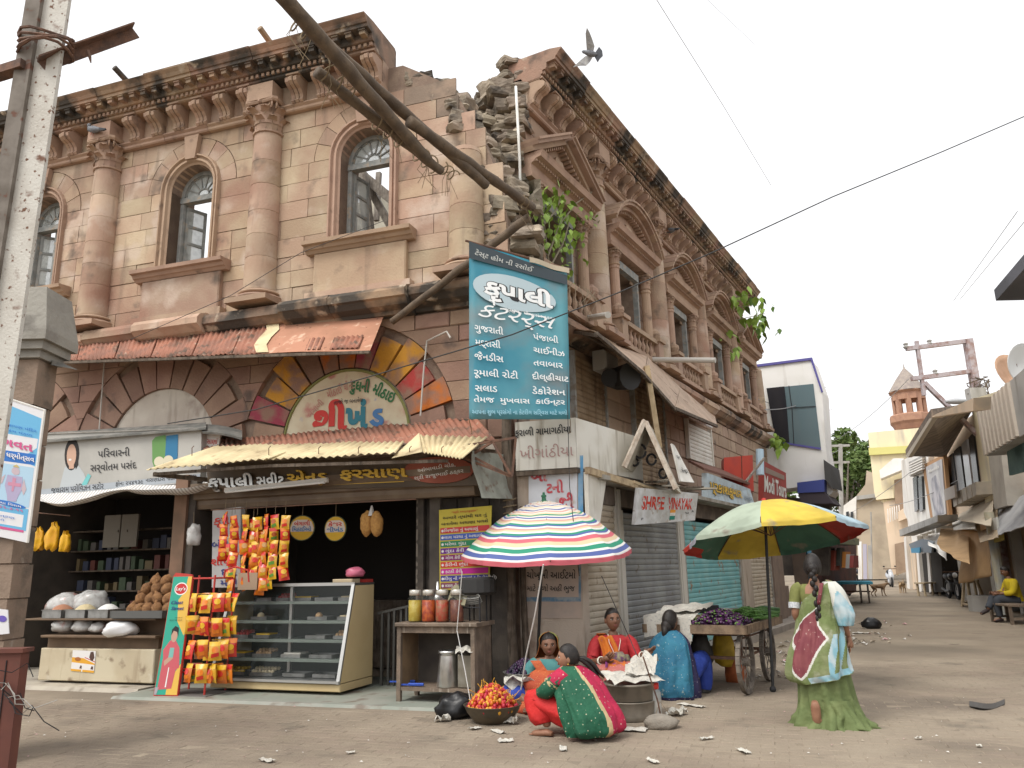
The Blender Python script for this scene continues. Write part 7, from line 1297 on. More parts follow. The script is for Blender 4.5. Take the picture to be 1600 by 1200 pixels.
# ================================================================ umbrellas, cart, ground, litter
def umbrella(name, label, base, apex, R_, H_, tilt_az, tilt, slot, mats, n=8, pole_m=None, sag=.10, off=0.0):
 root = thing(name, label, 'umbrella', T(base)); A = Vector(apex)
 M = T(A) @ Matrix.Rotation(tilt, 4, Vector((sin(tilt_az), cos(tilt_az), 0)))
 def fn(u, v):
  a = 2 * pi * u; e = abs(sin((a - off) * n / 2)) ** .8; w = min(v, .94) / .94; r = R_ * w * (1 - .075 * e * w * w); z = -H_ * (w ** 1.75) - sag * .4 * e * w * (1 - .5 * w)
  if v > .94: z -= (v - .94) / .06 * .055; r *= 1.0 + .012 * sin(a * 29)
  z += .014 * noise.noise(Vector((cos(a) * 3, sin(a) * 3, v * 5)))
  return M @ Vector((r * cos(a), r * sin(a), z))
 mb = MB(); nu, nv = n * 10, 50; mb.grid(fn, nu, nv, True); mb.mi = [slot(((i % nu) + .5) / nu, (i // nu + .5) / nv) for i in range(len(mb.f))]
 mb.obj('canopy', mats, root, I4, True)
 hub = M @ Vector((0, 0, -H_ * .95))
 for i in range(n):
  a = 2 * pi * i / n + off; P = [M @ Vector((R_ * w * cos(a), R_ * w * sin(a), -H_ * w ** 1.75 - .012)) for w in (0, .25, .5, .75, .9, 1.0)]
  rb = MB().tube(P, .007, 5).obj('rib', IRON, root, I4); MB().tube([hub, P[2]], .006, 5).obj('stretcher', IRON, rb, I4)
 MB().tube([Vector(base), M @ Vector((0, 0, -.02))], .019, 8).obj('pole', pole_m or flat('black_pole', (.02, .02, .02), .45), root, I4); return root, M
UM = [flat('umb_' + k, c, .75) for k, c in (('pink', (.58, .13, .16)), ('white', (.72, .70, .66)), ('blue', (.085, .12, .32)), ('green', (.03, .26, .16)), ('cream', (.66, .52, .33)), ('coral', (.60, .30, .26)), ('dirty_white', (.66, .62, .55)))]
seq = [0, 0, 0, 1, 2, 2, 1, 3, 3, 1, 4, 4, 0, 0, 1, 2, 3, 1, 4, 5, 1, 2, 3, 6, 4, 5, 6, 2, 6, 3, 4, 6, 5, 6, 2, 6, 6, 4, 6, 2, 6, 6, 5, 6, 6, 6, 4, 6, 6, 5]
ub = G(838, 1085); r1, M1 = umbrella('striped_umbrella', 'big sun umbrella with pink, blue, green and cream stripes over the seated women', ub, at(850, 783, ub.y - .1), 1.08, .64, radians(100), radians(6), lambda u, v: seq[min(49, int((1 - v) * 50))], UM, 8)
MB().lathe([(.05, -.02), (.05, 0), (.03, .01), (.026, .05), (.034, .055), (.034, .075), (.018, .08), (.014, .11), (0, .115)], 12).obj('finial', flat('green_finial', (.04, .16, .09), .4), r1, M1)
for k, pts in enumerate(([(722, 893, 8.3), (714, 985, 8.5), (727, 1050, 8.45), (736, 1102, 8.4)], [(849, 882, 7.9), (836, 960, 8.2), (822, 1025, 8.5), (814, 1078, 8.7)])):
 o = MB().tube([at(*p) for p in pts], .007 if k else .005, 6).obj('rope', flat('white_nylon_rope', (.6, .6, .58), .7)); tag(o, ('thin pale cord hanging from the striped umbrella rim to the basin of dates', 'twisted white rope from the front rim of the striped umbrella to the fruit crate')[k], 'rope')
U2 = [mat('umb2_' + k, c, tuple(x * .75 for x in c), s=3, rough=.7, spots=[((.22, .2, .16), 5, .6, .75)]) for k, c in (('yellow', (.60, .44, .06)), ('palegreen', (.36, .42, .33)), ('lavender', (.42, .43, .50)), ('red', (.48, .05, .035)), ('darkgreen', (.07, .18, .13)), ('blue', (.06, .12, .30)), ('lightblue', (.38, .50, .56)), ('orange', (.5, .2, .04)))]
cb = G(1208, 1081); apx = at(1194, 784, cb.y + .1)
def u2slot(u, v): return (3, 4, 0, 4, 2, 1, 0, 6)[int(u * 8 + .5) % 8] if v < .88 or not .38 < u < .5 else 3
r2, M2 = umbrella('patched_umbrella', 'faded many coloured sun umbrella over the vegetable cart', cb, apx, 1.12, .46, radians(75), radians(-10), u2slot, U2, 8, off=pi / 8); MB().lathe([(.03, 0), (.03, .04), (0, .05)], 10).obj('finial', flat('red_finial', (.5, .05, .04)), r2, M2); MB().ball(cb + Vector((0, 0, .03)), .04, 8, 6).obj('pole_foot', BLACK, r2, I4)
cq = Vector((2.58, 10.52, 0)); ct = thing('vegetable_cart', 'wooden four wheeled vegetable cart parked before the turquoise shutter', 'cart', T(cq) @ RZ(-radians(30))); KC = WM[ct.name]
CW = mat('cart_plank_wood', (.22, .155, .10), (.15, .105, .07), s=8, streak=((.10, .07, .05), (12, 12, 12), .5, .7), bump=.3)
for i in range(9): MB().box(-.62 + .138 * i, -.49 + .138 * i, -.95, .95, .745, .775).obj('plank', CW, ct)
for s in (-1, 1): MB().box(s * .62 - .02, s * .62 + .02, -.97, .97, .70, .80).obj('side_rail', CW, ct); MB().box(-.64, .64, s * .95 - .02, s * .95 + .02, .70, .80).obj('end_rail', CW, ct)
mb = MB()
for y in (-.62, .55): mb.bar((-.58, y, .68), (.58, y, .68), .05).bar((-.5, y, .40), (.5, y, .40), .035)
for x in (-.46, .46):
 for y in (-.62, .55): mb.bar((x, y, .40), (x, y, .7), .03)
 mb.bar((x, -.9, .62), (x, .9, .62), .02).bar((x, -.62, .4), (x, .55, .4), .025)
mb.obj('chassis', IRON, ct)
def wheel(r, sp=14):
 m = MB(); m.tf(Matrix.Rotation(pi / 2, 4, 'Y'), lambda q: q.lathe([(.05, -.04), (.05, .04)], 10));
 for i in range(24):
  a, b = 2 * pi * i / 24, 2 * pi * (i + 1) / 24
  m.bar((0, (r - .02) * cos(a), (r - .02) * sin(a)), (0, (r - .02) * cos(b), (r - .02) * sin(b)), .042, .05, (1, 0, 0))
 for i in range(sp): a = 2 * pi * i / sp; m.bar((.02 * (1 if i % 2 else -1), .04 * cos(a), .04 * sin(a)), (0, (r - .03) * cos(a), (r - .03) * sin(a)), .008)
 return m
WH = wheel(.36).mesh('wheel', mat('muddy_tyre', (.11, .095, .08), (.20, .17, .14), s=9, rough=.9))
for x in (-.5, .5):
 for y in (-.62, .55): inst(WH, 'wheel', ct, KC @ T(x, y, .365))
o = MB()
BRJ = [flat('brinjal_purple', (.035, .012, .04), .25), flat('brinjal_violet', (.09, .03, .09), .25), flat('brinjal_stalk', (.13, .22, .06), .6)]
hm = MB(); hm.grid(lambda u, v: (-.1 + .62 * u, -.85 + .75 * v, .78 + .1 * sin(u * pi) * sin(v * pi)), 8, 8)
for i in range(230):
 x, y = RN.uniform(-.1, .52), RN.uniform(-.86, -.1); z = .79 + .13 * sin((x + .1) / .62 * pi) * sin((y + .86) / .76 * pi) + RN.uniform(0, .03); a = RN.uniform(0, 6.28); d = Vector((cos(a), sin(a), RN.uniform(-.2, .3))) * .026
 hm.mat(RN.randrange(2)).tube([Vector((x, y, z)) - d, Vector((x, y, z)), Vector((x, y, z)) + d * 1.2], [.012, .024, .009], 6); hm.mat(2).tube([Vector((x, y, z)) + d * 1.1, Vector((x, y, z)) + d * 1.9], [.013, .004], 5)
tag(hm.obj('brinjals', BRJ, None, KC, True), 'heap of small purple brinjals on the vegetable cart', 'vegetables', kind='stuff')
bm_ = MB()
for i in range(170): x, y = RN.uniform(.1, .58), RN.uniform(.0, .55); a = RN.uniform(-.8, .8) + 1.2; z = .80 + .14 * sin((x - .1) / .5 * pi) * RN.random(); d = Vector((cos(a), sin(a), RN.uniform(-.15, .2))) * .11; bm_.tube([Vector((x, y, z)) - d, Vector((x, y, z + .015)), Vector((x, y, z)) + d], [.004, .008, .004], 5)
tag(bm_.obj('green_beans', flat('bean_green', (.12, .26, .06), .5), None, KC, True), 'loose heap of long green beans behind the brinjals', 'vegetables', kind='stuff')
for i in range(6): o = MB().tube([Vector((.15 + .04 * i, .52 + .05 * (i % 3), .82 + .035 * (i // 2))), Vector((.38 + .02 * i, .60 + .04 * (i % 3), .84 + .035 * (i // 2))), Vector((.66, .66 + .05 * (i % 3), .82 + .035 * (i // 2)))], [.018, .036, .02], 8).obj('gourd', mat('dark_gourd_green', (.03, .09, .025), (.10, .2, .06), s=12, rough=.5), None, KC, True); tag(o, 'long dark green gourd on the vegetable cart, ' + ('lowest and nearest us', 'low in the middle of the heap', 'second row, nearest us', 'second row behind it', 'on top at the front of the heap', 'topmost at the back of the heap')[i], 'gourd', 'long gourds on the cart')
for i, (x, y, w, d, z, up_, lb) in enumerate(((-.35, -.5, .55, .7, .80, .12, 'pile of folded newspapers on the near end of the vegetable cart'), (-.28, -.2, .5, .6, .90, .06, 'top sheet of newspaper spread over the pile on the cart'))): paper(KC @ Vector((x, y, z)), w, d, 20 + i, .07, label=lb, rot=-.5, up=up_)
o = MB().slab(lambda u, v: KC @ Vector((-.62 + .6 * u, -.96 - .015 * sin(u * 9), .90 - .26 * v + .03 * sin(u * 5))), 12, 5, .003).obj('newspaper', NEWS); tag(o, 'large newspaper sheet hanging over the near edge of the cart', 'newspaper')
o = MB().bev(-.14, .14, -.1, .1, 0, .1, .02).obj('black_case', BLACK, None, KC @ T(-.2, .35, .86) @ RZ(.4)); tag(o, 'black case lying on the newspapers on the cart', 'case')
t = thing('steel_bowl', 'wide shallow steel bowl at the back of the cart', 'bowl', KC @ T(-.1, .78, .79)); MB().lathe([(.1, 0), (.18, .04), (.24, .1), (.25, .1), (.2, .04), (0, .02)], 24).obj('bowl', STEEL, t, smooth=True)
for i, (x, y, c, lb) in enumerate(((-.38, -.55, (.03, .03, .03), 'black cloth bag hanging under the near end of the cart'), (-.05, -.55, (.04, .035, .03), 'second dark bag hanging under the cart'), (.1, -.1, (.5, .33, .03), 'yellow printed sack hanging under the cart'), (.12, .3, (.5, .14, .05), 'orange printed sack standing under the cart'))):
 m_ = mat('under_bag_%d' % i, c, tuple(q * .6 for q in c), s=6, rough=.6, spots=[((.5, .4, .1), 9, .66, .7)] if i > 1 else ()); z = .42 if i < 3 else .16
 tg = thing('hanging_bag' if i < 3 else 'sack', lb, 'bag', KC @ T(x, y, z - .2)); bag((0, 0, .22), (.13, .1, .24), m_, 3 + i * 2.1, .85).obj('body', m_, tg, smooth=True)
 if i < 3: MB().tube([(-.09, 0, .38), (-.05, 0, .52), (0, 0, .56), (.05, 0, .52), (.09, 0, .38)], .012, 6).obj('handle', m_, tg)
DUSTY = mat('dusty_street', (.265, .215, .16), (.215, .175, .13), s=.8, lo=.35, hi=.65, bump=.5, bs=35, rough=.95, spots=[((.31, .26, .195), .5, .5, .7), ((.15, .12, .09), 2.6, .62, .75), ((.38, .33, .26), 23, .70, .74), ((.17, .14, .105), .22, .55, .66)])
g = MB(); g.add([(-300, -60, 0), (500, -60, 0), (500, 900, 0), (-300, 900, 0)], [(0, 1, 2, 3)]); o = g.obj('ground', DUSTY, None, I4 @ T(0, 0, -.0008)); o['kind'] = 'structure'
PAV = mat('brick_paver', (.25, .20, .15), (.21, .17, .128), s=.9, lo=.35, hi=.65, bump=.5, bs=45, rough=.95, var=.06, hue=.005, spots=[((.29, .24, .18), .6, .42, .62), ((.13, .11, .085), 1.6, .60, .76), ((.37, .32, .25), 27, .70, .74), ((.16, .13, .10), .35, .56, .66)])
road = thing('street_paving', None, None, G(800, 1100), kind='structure')
PL, PW = .225, .115; cand = []
for j in range(-4, 92):
 for i in range(-44, 44):
  p = Vector((0, 5.2, 0)) + FL.u * (PL * (i + .5 * (j % 2))) - FL.n * (PW * j)
  rel = p - FL.o; n_ = rel.dot(FL.n);
  if n_ < 1.68 and rel.dot(FL.u) > -.6: continue
  r2_ = p - FS.o
  if r2_.dot(FS.n) < .55 and r2_.dot(FS.u) > 0: continue
  if p.y < 5.2 or abs(p.x) > .8 * p.y + .6 or p.y > 12.5: continue
  cand.append(p)
PM = MB(); PM.add([(x * (PL / 2 - q), y * (PW / 2 - q), z) for q, z in ((.0018, -.02), (.0018, -.001), (.006, .003)) for x, y in ((-1, -1), (1, -1), (1, 1), (-1, 1))], [(0, 1, 5, 4), (1, 2, 6, 5), (2, 3, 7, 6), (3, 0, 4, 7), (4, 5, 9, 8), (5, 6, 10, 9), (6, 7, 11, 10), (7, 4, 8, 11), (8, 9, 10, 11)])
PMM = PM.mesh('paver', PAV); cand.sort(key=lambda p: (p - Vector((0, 0, EYE))).length); rest = MB(); e3 = FL.M.to_3x3().to_4x4()
def vis(p): d = p - Vector((0, 0, EYE)); x = 800 + F * d.dot(rt) / d.dot(fw); y = 600 - F * d.dot(up) / d.dot(fw); return -20 < x < 1620 and y < 1215
cand = [p for p in cand if vis(p)]
for i, p in enumerate(cand):
 W = T(p + Vector((0, 0, RN.uniform(-.003, .002) - .001))) @ e3 @ Matrix.Rotation(RN.uniform(-.012, .012), 4, 'X') @ Matrix.Rotation(RN.uniform(-.008, .008), 4, 'Y') @ RZ(RN.uniform(-.01, .01))
 if i < 300: inst(PMM, 'paver', road, W)
 else: rest.add([W @ Vector(v) for v in PM.v], PM.f)
tag(rest.obj('paver_field', PAV, road, I4), kind='stuff')
lit = MB()
for i in range(420):
 if i < 260: p = G(RN.uniform(20, 1580), RN.uniform(1075, 1195))
 elif i < 360: p = G(RN.gauss(1240, 30), RN.uniform(1000, 1062))
 else: p = G(RN.gauss(1350, 40), RN.uniform(970, 1010))
 if (p - FL.o).dot(FL.n) < 1.3 and p.x < 1: continue
 s = RN.uniform(.004, .016) if i < 260 else RN.uniform(.02, .08); a = RN.uniform(0, 6.28); c, d = cos(a) * s, sin(a) * s; lit.mat(RN.choice((0, 0, 1, 2)))
 lit.add([(p.x + c, p.y + d, .012), (p.x - d * .6, p.y + c * .6, .012 + s * .5), (p.x - c, p.y - d, .014), (p.x + d * .6, p.y - c * .6, .01 + s * .35)], [(0, 1, 2), (0, 2, 3)])
tag(lit.obj('litter', [flat('litter_white', (.62, .60, .56)), flat('litter_tan', (.40, .34, .26)), flat('litter_pink', (.5, .3, .3))]), 'scattered scraps of paper and plastic over the street', 'litter', kind='stuff')
for px, py, w, d, sd, lb in ((800, 1132, .18, .14, 31, 'crumpled newspaper right of the basin of dates'), (742, 1140, .16, .10, 32, 'small newspaper scrap before the basin of dates'), (778, 1145, .26, .10, 33, 'long newspaper scrap before the basin of dates'), (790, 1160, .17, .1, 34, 'grey newspaper scrap on the ground left of the crouching woman'), (880, 1172, .18, .08, 35, 'flat white scrap in front of the crouching woman'), (985, 1142, .38, .22, 36, 'newspaper sheet on the ground before the round tins'), (1058, 1118, .3, .2, 37, 'pale crumpled plastic sheet right of the plastic jar'), (1080, 1104, .42, .12, 38, 'white flattened plastic by the blue trousers'), (1104, 1156, .17, .07, 39, 'white scrap in the street below the vegetable cart'), (1162, 1176, .22, .08, 40, 'torn greyish scrap in the middle of the street'), (1435, 1156, .07, .05, 41, 'tiny white scrap in the street right of the walking woman'), (1530, 1168, .08, .05, 42, 'tiny pinkish scrap at the right of the street'), (417, 1191, .2, .09, 43, 'crumpled scrap at the bottom edge of the paving'), (548, 1178, .09, .07, 44, 'small crumpled white scrap on the paving below the sweet counter'), (1020, 1192, .16, .06, 45, 'flat scrap at the bottom of the paving below the crouching woman'), (1238, 1040, .3, .2, 46, 'white plastic in the rubbish by the kerb'), (1262, 1015, .3, .22, 47, 'crumpled paper in the rubbish by the kerb'), (1345, 990, .4, .22, 48, 'pale plastic by the dark heap of rubbish')):
 paper(G(px, py), w * .8, d * .75, sd, .025 if sd not in (31, 37, 47) else .12, name='scrap', label=lb, rot=sd * 1.3)
o = bag(G(1362, 982) + Vector((0, 0, .09)), (.2, .15, .14), BAGB, 7.7).obj('black_bag', BAGB, None, I4, True); tag(o, 'dark bag of rubbish lying in the middle of the street', 'bag')
o = MB().slab(lambda u, v: G(1515 + 55 * u, 1098 + 8 * v + 5 * sin(u * 4)) + Vector((0, 0, .015 + .012 * sin(u * 6))), 8, 2, .006).obj('dark_rag', flat('dark_rag', (.06, .055, .05))); tag(o, 'dark flattened rag at the right of the street', 'rag')
# ================================================================ down the street
def fpoly(root, name, m, pxs, P0, N, th, parent=None):
 """polygon seen at these pixels on the plane through P0 with normal N, given the thickness th away from us"""
 P = [onplane(x, y, P0, N) for x, y in pxs]; N = Vector(N).normalized(); s = -1 if N.dot(P[0]) < 0 else 1; N = N * s; k = len(P)
 tri = tessellate_polygon([[Vector((p[0], p[1], 0)) for p in pxs]])
 return MB().add(P + [p + N * th for p in P], [tuple(t) for t in tri] + [tuple(i + k for i in t[::-1]) for t in tri] + [(i, (i + 1) % k, k + (i + 1) % k, k + i) for i in range(k)]).obj(name, m, parent or root, I4)
def ft(n): return FT.P(0, n, 0), FT.n
def fy(Y): return at(1380, 860, Y), Vector((.45, .89, 0))
YLW = mat('pale_yellow_wall', (.78, .69, .47), (.72, .63, .43), s=.6, streak=((.45, .40, .33), (1.2, 1.2, .25), .56, .76)); YLG = mat('yellow_green_band', (.58, .54, .20)); PNK = mat('peach_wall', (.72, .57, .42), (.66, .52, .38), s=.7, streak=((.45, .40, .33), (1.2, 1.2, .25), .56, .76)); WHW = mat('white_wall_far', (.80, .78, .74), (.72, .70, .66), s=.8, streak=((.45, .40, .33), (1.2, 1.2, .25), .56, .76))  # far walls painted extra pale to stand in for the bright hazy light
CONC = mat('grey_concrete', (.40, .39, .37), (.31, .30, .28), s=1.2, streak=((.22, .21, .19), (2, 2, .4), .55, .75)); DKW = flat('dark_window', (.05, .055, .06), .25); BRSH = mat('brown_shutter', (.32, .23, .16), (.27, .19, .13), s=2); TANW = mat('tan_render', (.50, .42, .32), (.42, .35, .27), s=1)
b = thing('concrete_house', 'bare tan concrete house closing the far end of the street', 'house', at(1365, 880, 62))
fpoly(b, 'wall', TANW, [(1338, 775), (1352, 757), (1354, 735), (1372, 742), (1394, 760), (1394, 905), (1338, 905)], *fy(62), 4); fpoly(b, 'side_wall', WHW, [(1318, 790), (1338, 775), (1338, 905), (1318, 905)], *fy(61.9), 2); fpoly(b, 'parapet', CONC, [(1338, 775), (1394, 768), (1394, 774), (1338, 781)], *fy(61.6), .4)
for x in (1322, 1329): fpoly(b, 'window', DKW, [(x, 800), (x + 4, 799), (x + 4, 818), (x, 819)], *fy(61.7), .15)
MB().tube([at(1361, 800, 61.5), at(1362, 880, 61.5)], .06, 6).obj('pipe', CONC, b, I4)
b = thing('yellow_house', 'pale yellow house with a white balcony half way down the right side', 'house', at(1400, 890, 52))
fpoly(b, 'wall', YLW, [(1356, 676), (1442, 668), (1446, 720), (1446, 880), (1400, 900), (1396, 800), (1366, 770)], *fy(54), 5); fpoly(b, 'parapet_band', YLG, [(1357, 700), (1443, 695), (1443, 706), (1358, 711)], *fy(53.7), .25)
fpoly(b, 'balcony', WHW, [(1374, 735), (1396, 716), (1412, 716), (1412, 733), (1376, 748)], *fy(52), 1.6); fpoly(b, 'balcony', YLW, [(1366, 770), (1396, 764), (1397, 778), (1369, 781)], *fy(52.6), 1.2); fpoly(b, 'lower_wall', PNK, [(1380, 785), (1420, 775), (1424, 880), (1394, 900)], *fy(52.8), 1)
fpoly(b, 'window', BRSH, [(1397, 750), (1410, 747), (1412, 800), (1399, 800)], *fy(52.5), .2); fpoly(b, 'door', BRSH, [(1398, 850), (1415, 846), (1418, 893), (1400, 898)], *fy(52.5), .2); fpoly(b, 'lower_balcony', PNK, [(1403, 800), (1418, 790), (1420, 808), (1404, 815)], *fy(51.5), 1.2)
for i in range(6): MB().tube([at(1387 + 3.5 * i, 795 - 1.2 * i, 51.6), at(1388 + 3.5 * i, 817 - 1.6 * i, 51.6)], .03, 4).obj('baluster', WHW, b, I4)
BRK_T = mat('far_brick', (.42, .24, .16), (.36, .2, .14), s=2); tw = thing('bell_tower', 'brick bell tower with a conical roof rising behind the yellow house', 'tower', at(1428, 880, 95)); c = at(1426, 670, 95); zz = lambda y: at(1426, y, 95).z; C0 = Vector((c.x, c.y, 0)); q = 95 / 1210
MB().lathe([(2.6, 0), (2.6, zz(672) - .3)], 8, C0).obj('shaft', BRK_T, tw, I4); MB().lathe([(2.0, zz(672)), (2.3, zz(664)), (2.55, zz(660)), (2.55, zz(650)), (2.2, zz(648))], 8, C0).obj('cornice', BRK_T, tw, I4);
for i in range(8): a = 2 * pi * (i + .35) / 8; MB().bar(C0 + Vector((cos(a) * 1.6, sin(a) * 1.6, zz(649))), C0 + Vector((cos(a) * 1.6, sin(a) * 1.6, zz(618))), .6, .45).obj('pier', BRK_T, tw, I4)
MB().lathe([(1.95, zz(626)), (1.95, zz(616)), (2.25, zz(613)), (2.1, zz(611))], 8, C0).obj('arch_band', BRK_T, tw, I4); MB().lathe([(2.2, zz(612)), (1.15, zz(592)), (.1, zz(575)), (.06, zz(572)), (.02, zz(568))], 16, C0).obj('cone_roof', mat('slate_cone', (.33, .28, .24), (.26, .22, .2), s=2), tw, I4)
def foliage(root, name, C, R_, n, leaf, m, seed, flatn=.8, trunk=None):
 rn = random.Random(seed); mb = MB(); cl = [(Vector(C) + Vector((rn.gauss(0, R_ * .45), rn.gauss(0, R_ * .45), rn.gauss(0, R_ * .38) * flatn)), R_ * rn.uniform(.22, .42)) for _ in range(16)]
 for i in range(n):
  c, r = cl[rn.randrange(16)]; d = Vector((rn.gauss(0, 1), rn.gauss(0, 1), rn.gauss(0, 1))).normalized(); p = c + d * r * rn.random() ** .35; s = leaf * rn.uniform(.6, 1.4); x = Vector((rn.gauss(0, 1), rn.gauss(0, 1), rn.gauss(0, .6))).normalized(); y = x.orthogonal().normalized(); y = (y * cos(i) + x.cross(y) * sin(i))
  mb.mat(0 if rn.random() < .6 else 1).add([p - x * s, p - y * s * .45, p + x * s, p + y * s * .45], [(0, 1, 2, 3)])
 mb.obj(name, m, root, I4)
LEAF = [mat('tree_leaf', (.075, .12, .03), (.10, .16, .04), s=.6, rough=.7), mat('tree_leaf_pale', (.12, .17, .05), (.14, .2, .06), s=.6, rough=.7)]
for i, (px, py, Y, R_, lb) in enumerate(((1338, 740, 74, 4.6, 'dense green tree behind the concrete house'), (1312, 745, 66, 3.4, 'green tree just right of the white building'), (1368, 735, 80, 4.2, 'tall green tree left of the yellow house'))):
 c = at(px, py, Y); t = thing('green_tree', lb, 'tree', (c.x, c.y, 0), 'trees beyond the far houses'); MB().tube([(c.x, c.y, 0), (c.x + .2, c.y, c.z * .5), (c.x, c.y, c.z)], [.4, .3, .12], 8).obj('trunk', GREYWOOD, t, I4)
 for k in range(4): MB().tube([(c.x + .1, c.y, c.z * .55), c + Vector((cos(k * 1.6) * R_ * .5, sin(k * 1.6) * R_ * .5, .3 * R_))], [.16, .05], 6).obj('limb', GREYWOOD, t, I4)
 foliage(t, 'crown', c, R_, 5200, .26, LEAF, 50 + i)
b = thing('pale_shop_house', 'white shop house with louvred grey windows on the right of the street', 'house', FT.at(14, 0, 0)); fpoly(b, 'wall', WHW, [(1408, 720), (1450, 700), (1456, 830), (1430, 838), (1412, 800)], *ft(.2), 4); fpoly(b, 'lower_wall', WHW, [(1418, 812), (1462, 812), (1466, 925), (1428, 925)], *ft(.1), 4)
fpoly(b, 'louvre_screen', CONC, [(1420, 722), (1440, 712), (1441, 738), (1422, 745)], *ft(.35), .15)
for i in range(5): fpoly(b, 'louvre', WHW, [(1420, 725 + 4 * i), (1441, 715 + 4 * i), (1441, 717 + 4 * i), (1420, 727 + 4 * i)], *ft(.45), .1)
for x in (1426, 1434): fpoly(b, 'window', DKW, [(x, 747), (x + 6, 744), (x + 8, 796), (x + 3, 800)], *ft(.3), .2)
fpoly(b, 'lintel', CONC, [(1405, 828), (1465, 805), (1465, 815), (1406, 838)], *ft(1.1), .6)
for x, m_ in ((1419, PNK), (1433, CONC), (1448, DKW)): fpoly(b, 'shop_door', m_, [(x, 850), (x + 10, 846), (x + 14, 920), (x + 5, 922)], *ft(.2), .2)
for x in (1412, 1430, 1446): fpoly(b, 'pilaster', WHW, [(x, 840), (x + 3, 838), (x + 10, 924), (x + 6, 926)], *ft(.35), .3)
b = thing('canopy_house', 'two storey house with a huge slanting tan canopy and long windows', 'house', FT.at(5, 0, 0)); fpoly(b, 'wall', PNK, [(1444, 705), (1530, 640), (1556, 640), (1560, 760), (1480, 822), (1450, 815)], *ft(0), 4)
SOF = mat('timber_soffit', (.25, .20, .16), (.20, .16, .13), s=3, streak=((.15, .12, .1), (.5, 5, 5), .5, .6)); cA, cB, cC, cD = FT.W(1416, 713, 2.0), FT.W(1456, 651, 2.0), FT.W(1520, 640, .1), FT.W(1478, 714, .1)
MB().hexa([cA, cB, cC, cD] + [p + Vector((0, 0, .2)) for p in (cA, cB, cC, cD)]).obj('canopy', SOF, b, I4); fpoly(b, 'canopy_fascia', PNK, [(1452, 654), (1460, 648), (1521, 622), (1521, 642), (1456, 652)], *ft(2.0), .3); fpoly(b, 'canopy_edge', mat('pale_edge', (.6, .54, .45)), [(1414, 714), (1452, 654), (1457, 653), (1419, 715)], *ft(2.05), .12)
for i, (x0, x1) in enumerate(((1478, 1488), (1490, 1499), (1502, 1510), (1513, 1520))): fpoly(b, 'window', DKW if i != 2 else flat('sky_pane', (.6, .62, .66), .15), [(x0, 716 - (x0 - 1478) * .9), (x1, 708 - (x0 - 1478) * .9), (x1 + 9, 772 - (x0 - 1478) * .55), (x0 + 9, 780 - (x0 - 1478) * .55)], *ft(.06), .1)  # one pane has the bright sky painted into its colour
for i in range(5): x, y = 1488 + 7.5 * i, 772 - 4 * i; t_ = fpoly(b, 'air_conditioner', mat('ac_beige', (.52, .47, .40), (.45, .41, .35), s=4), [(x, y), (x + 6, y - 3), (x + 8, y + 17), (x + 2, y + 20)], *ft(.55), .5)
t = thing('framed_poster', 'tall poster in a brown frame on the wall of the canopy house', 'poster', FT.W(1465, 812, .3)); fpoly(t, 'frame', mat('orange_brown_frame', (.42, .24, .12)), [(1441, 727), (1474, 710), (1483, 808), (1455, 818)], *ft(.28), .12); fpoly(t, 'print', mat('poster_grey', (.55, .54, .53), (.42, .41, .42), s=.9), [(1446, 730), (1471, 717), (1478, 803), (1458, 811)], *ft(.32), .03)
fpoly(t, 'figure_print', mat('poster_dark', (.25, .25, .28), (.5, .48, .5), s=1.6), [(1455, 748), (1462, 742), (1468, 760), (1475, 801), (1462, 806), (1456, 780)], *ft(.335), .01)
pn = Panel([FT.W(1450, 742, .34), FT.W(1470, 732, .34), FT.W(1448, 733, .34), FT.W(1469, 721, .34)], t); pn.text([('Models', .5, .2, .5, .8, .02)], WHITE)
b = thing('cream_house', 'narrow cream house front behind the utility pole', 'house', FT.at(0, 0, 0)); fpoly(b, 'wall', YLW, [(1516, 625), (1556, 612), (1580, 760), (1540, 790)], *ft(.12), 4)
b = thing('grey_balcony_house', 'grey concrete house with a ribbed balcony and satellite dishes at the right edge', 'house', FT.at(-5, 0, 0)); bx = lambda nm, m, u0, u1, n0, n1, z0, z1: MB().box(u0, u1, n0, n1, z0, z1).obj(nm, m, b, FT.at())
bx('wall', CONC, -13, -4.2, -3, -.2, 0, 4.6); (ua, za), (ub_, zb_) = FT.px(1575, 596, 1.2), FT.px(1575, 692, 1.2); (uc, _), (_, _) = FT.px(1536, 690, 1.2), (0, 0)
bx('balcony', CONC, -13, uc, -.6, 1.17, zb_, za);
for i in range(9): u = ua + (uc - ua) * i / 8.5; bx('balcony_rib', mat('beige_rib', (.50, .44, .37)), u, u + (uc - ua) / 15, 1.17, 1.23, zb_ + .02, za - .02)
for (x0, y0) in ((1573, 705), (1584, 690)): fpoly(b, 'shutter_leaf', mat('teal_wood', (.11, .20, .20), (.14, .24, .23), s=3), [(x0, y0), (x0 + 24, y0 - 14), (x0 + 26, y0 + 32), (x0 + 4, y0 + 38)], *ft(.9), .06)
fpoly(b, 'window', DKW, [(1560, 728), (1575, 720), (1582, 772), (1566, 778)], *ft(.05), .2)
fpoly(b, 'plastered_pier', mat('peeling_grey_plaster', (.42, .39, .34), (.34, .31, .27), s=1.6), [(1543, 700), (1562, 690), (1574, 790), (1554, 796)], *ft(.3), .5)
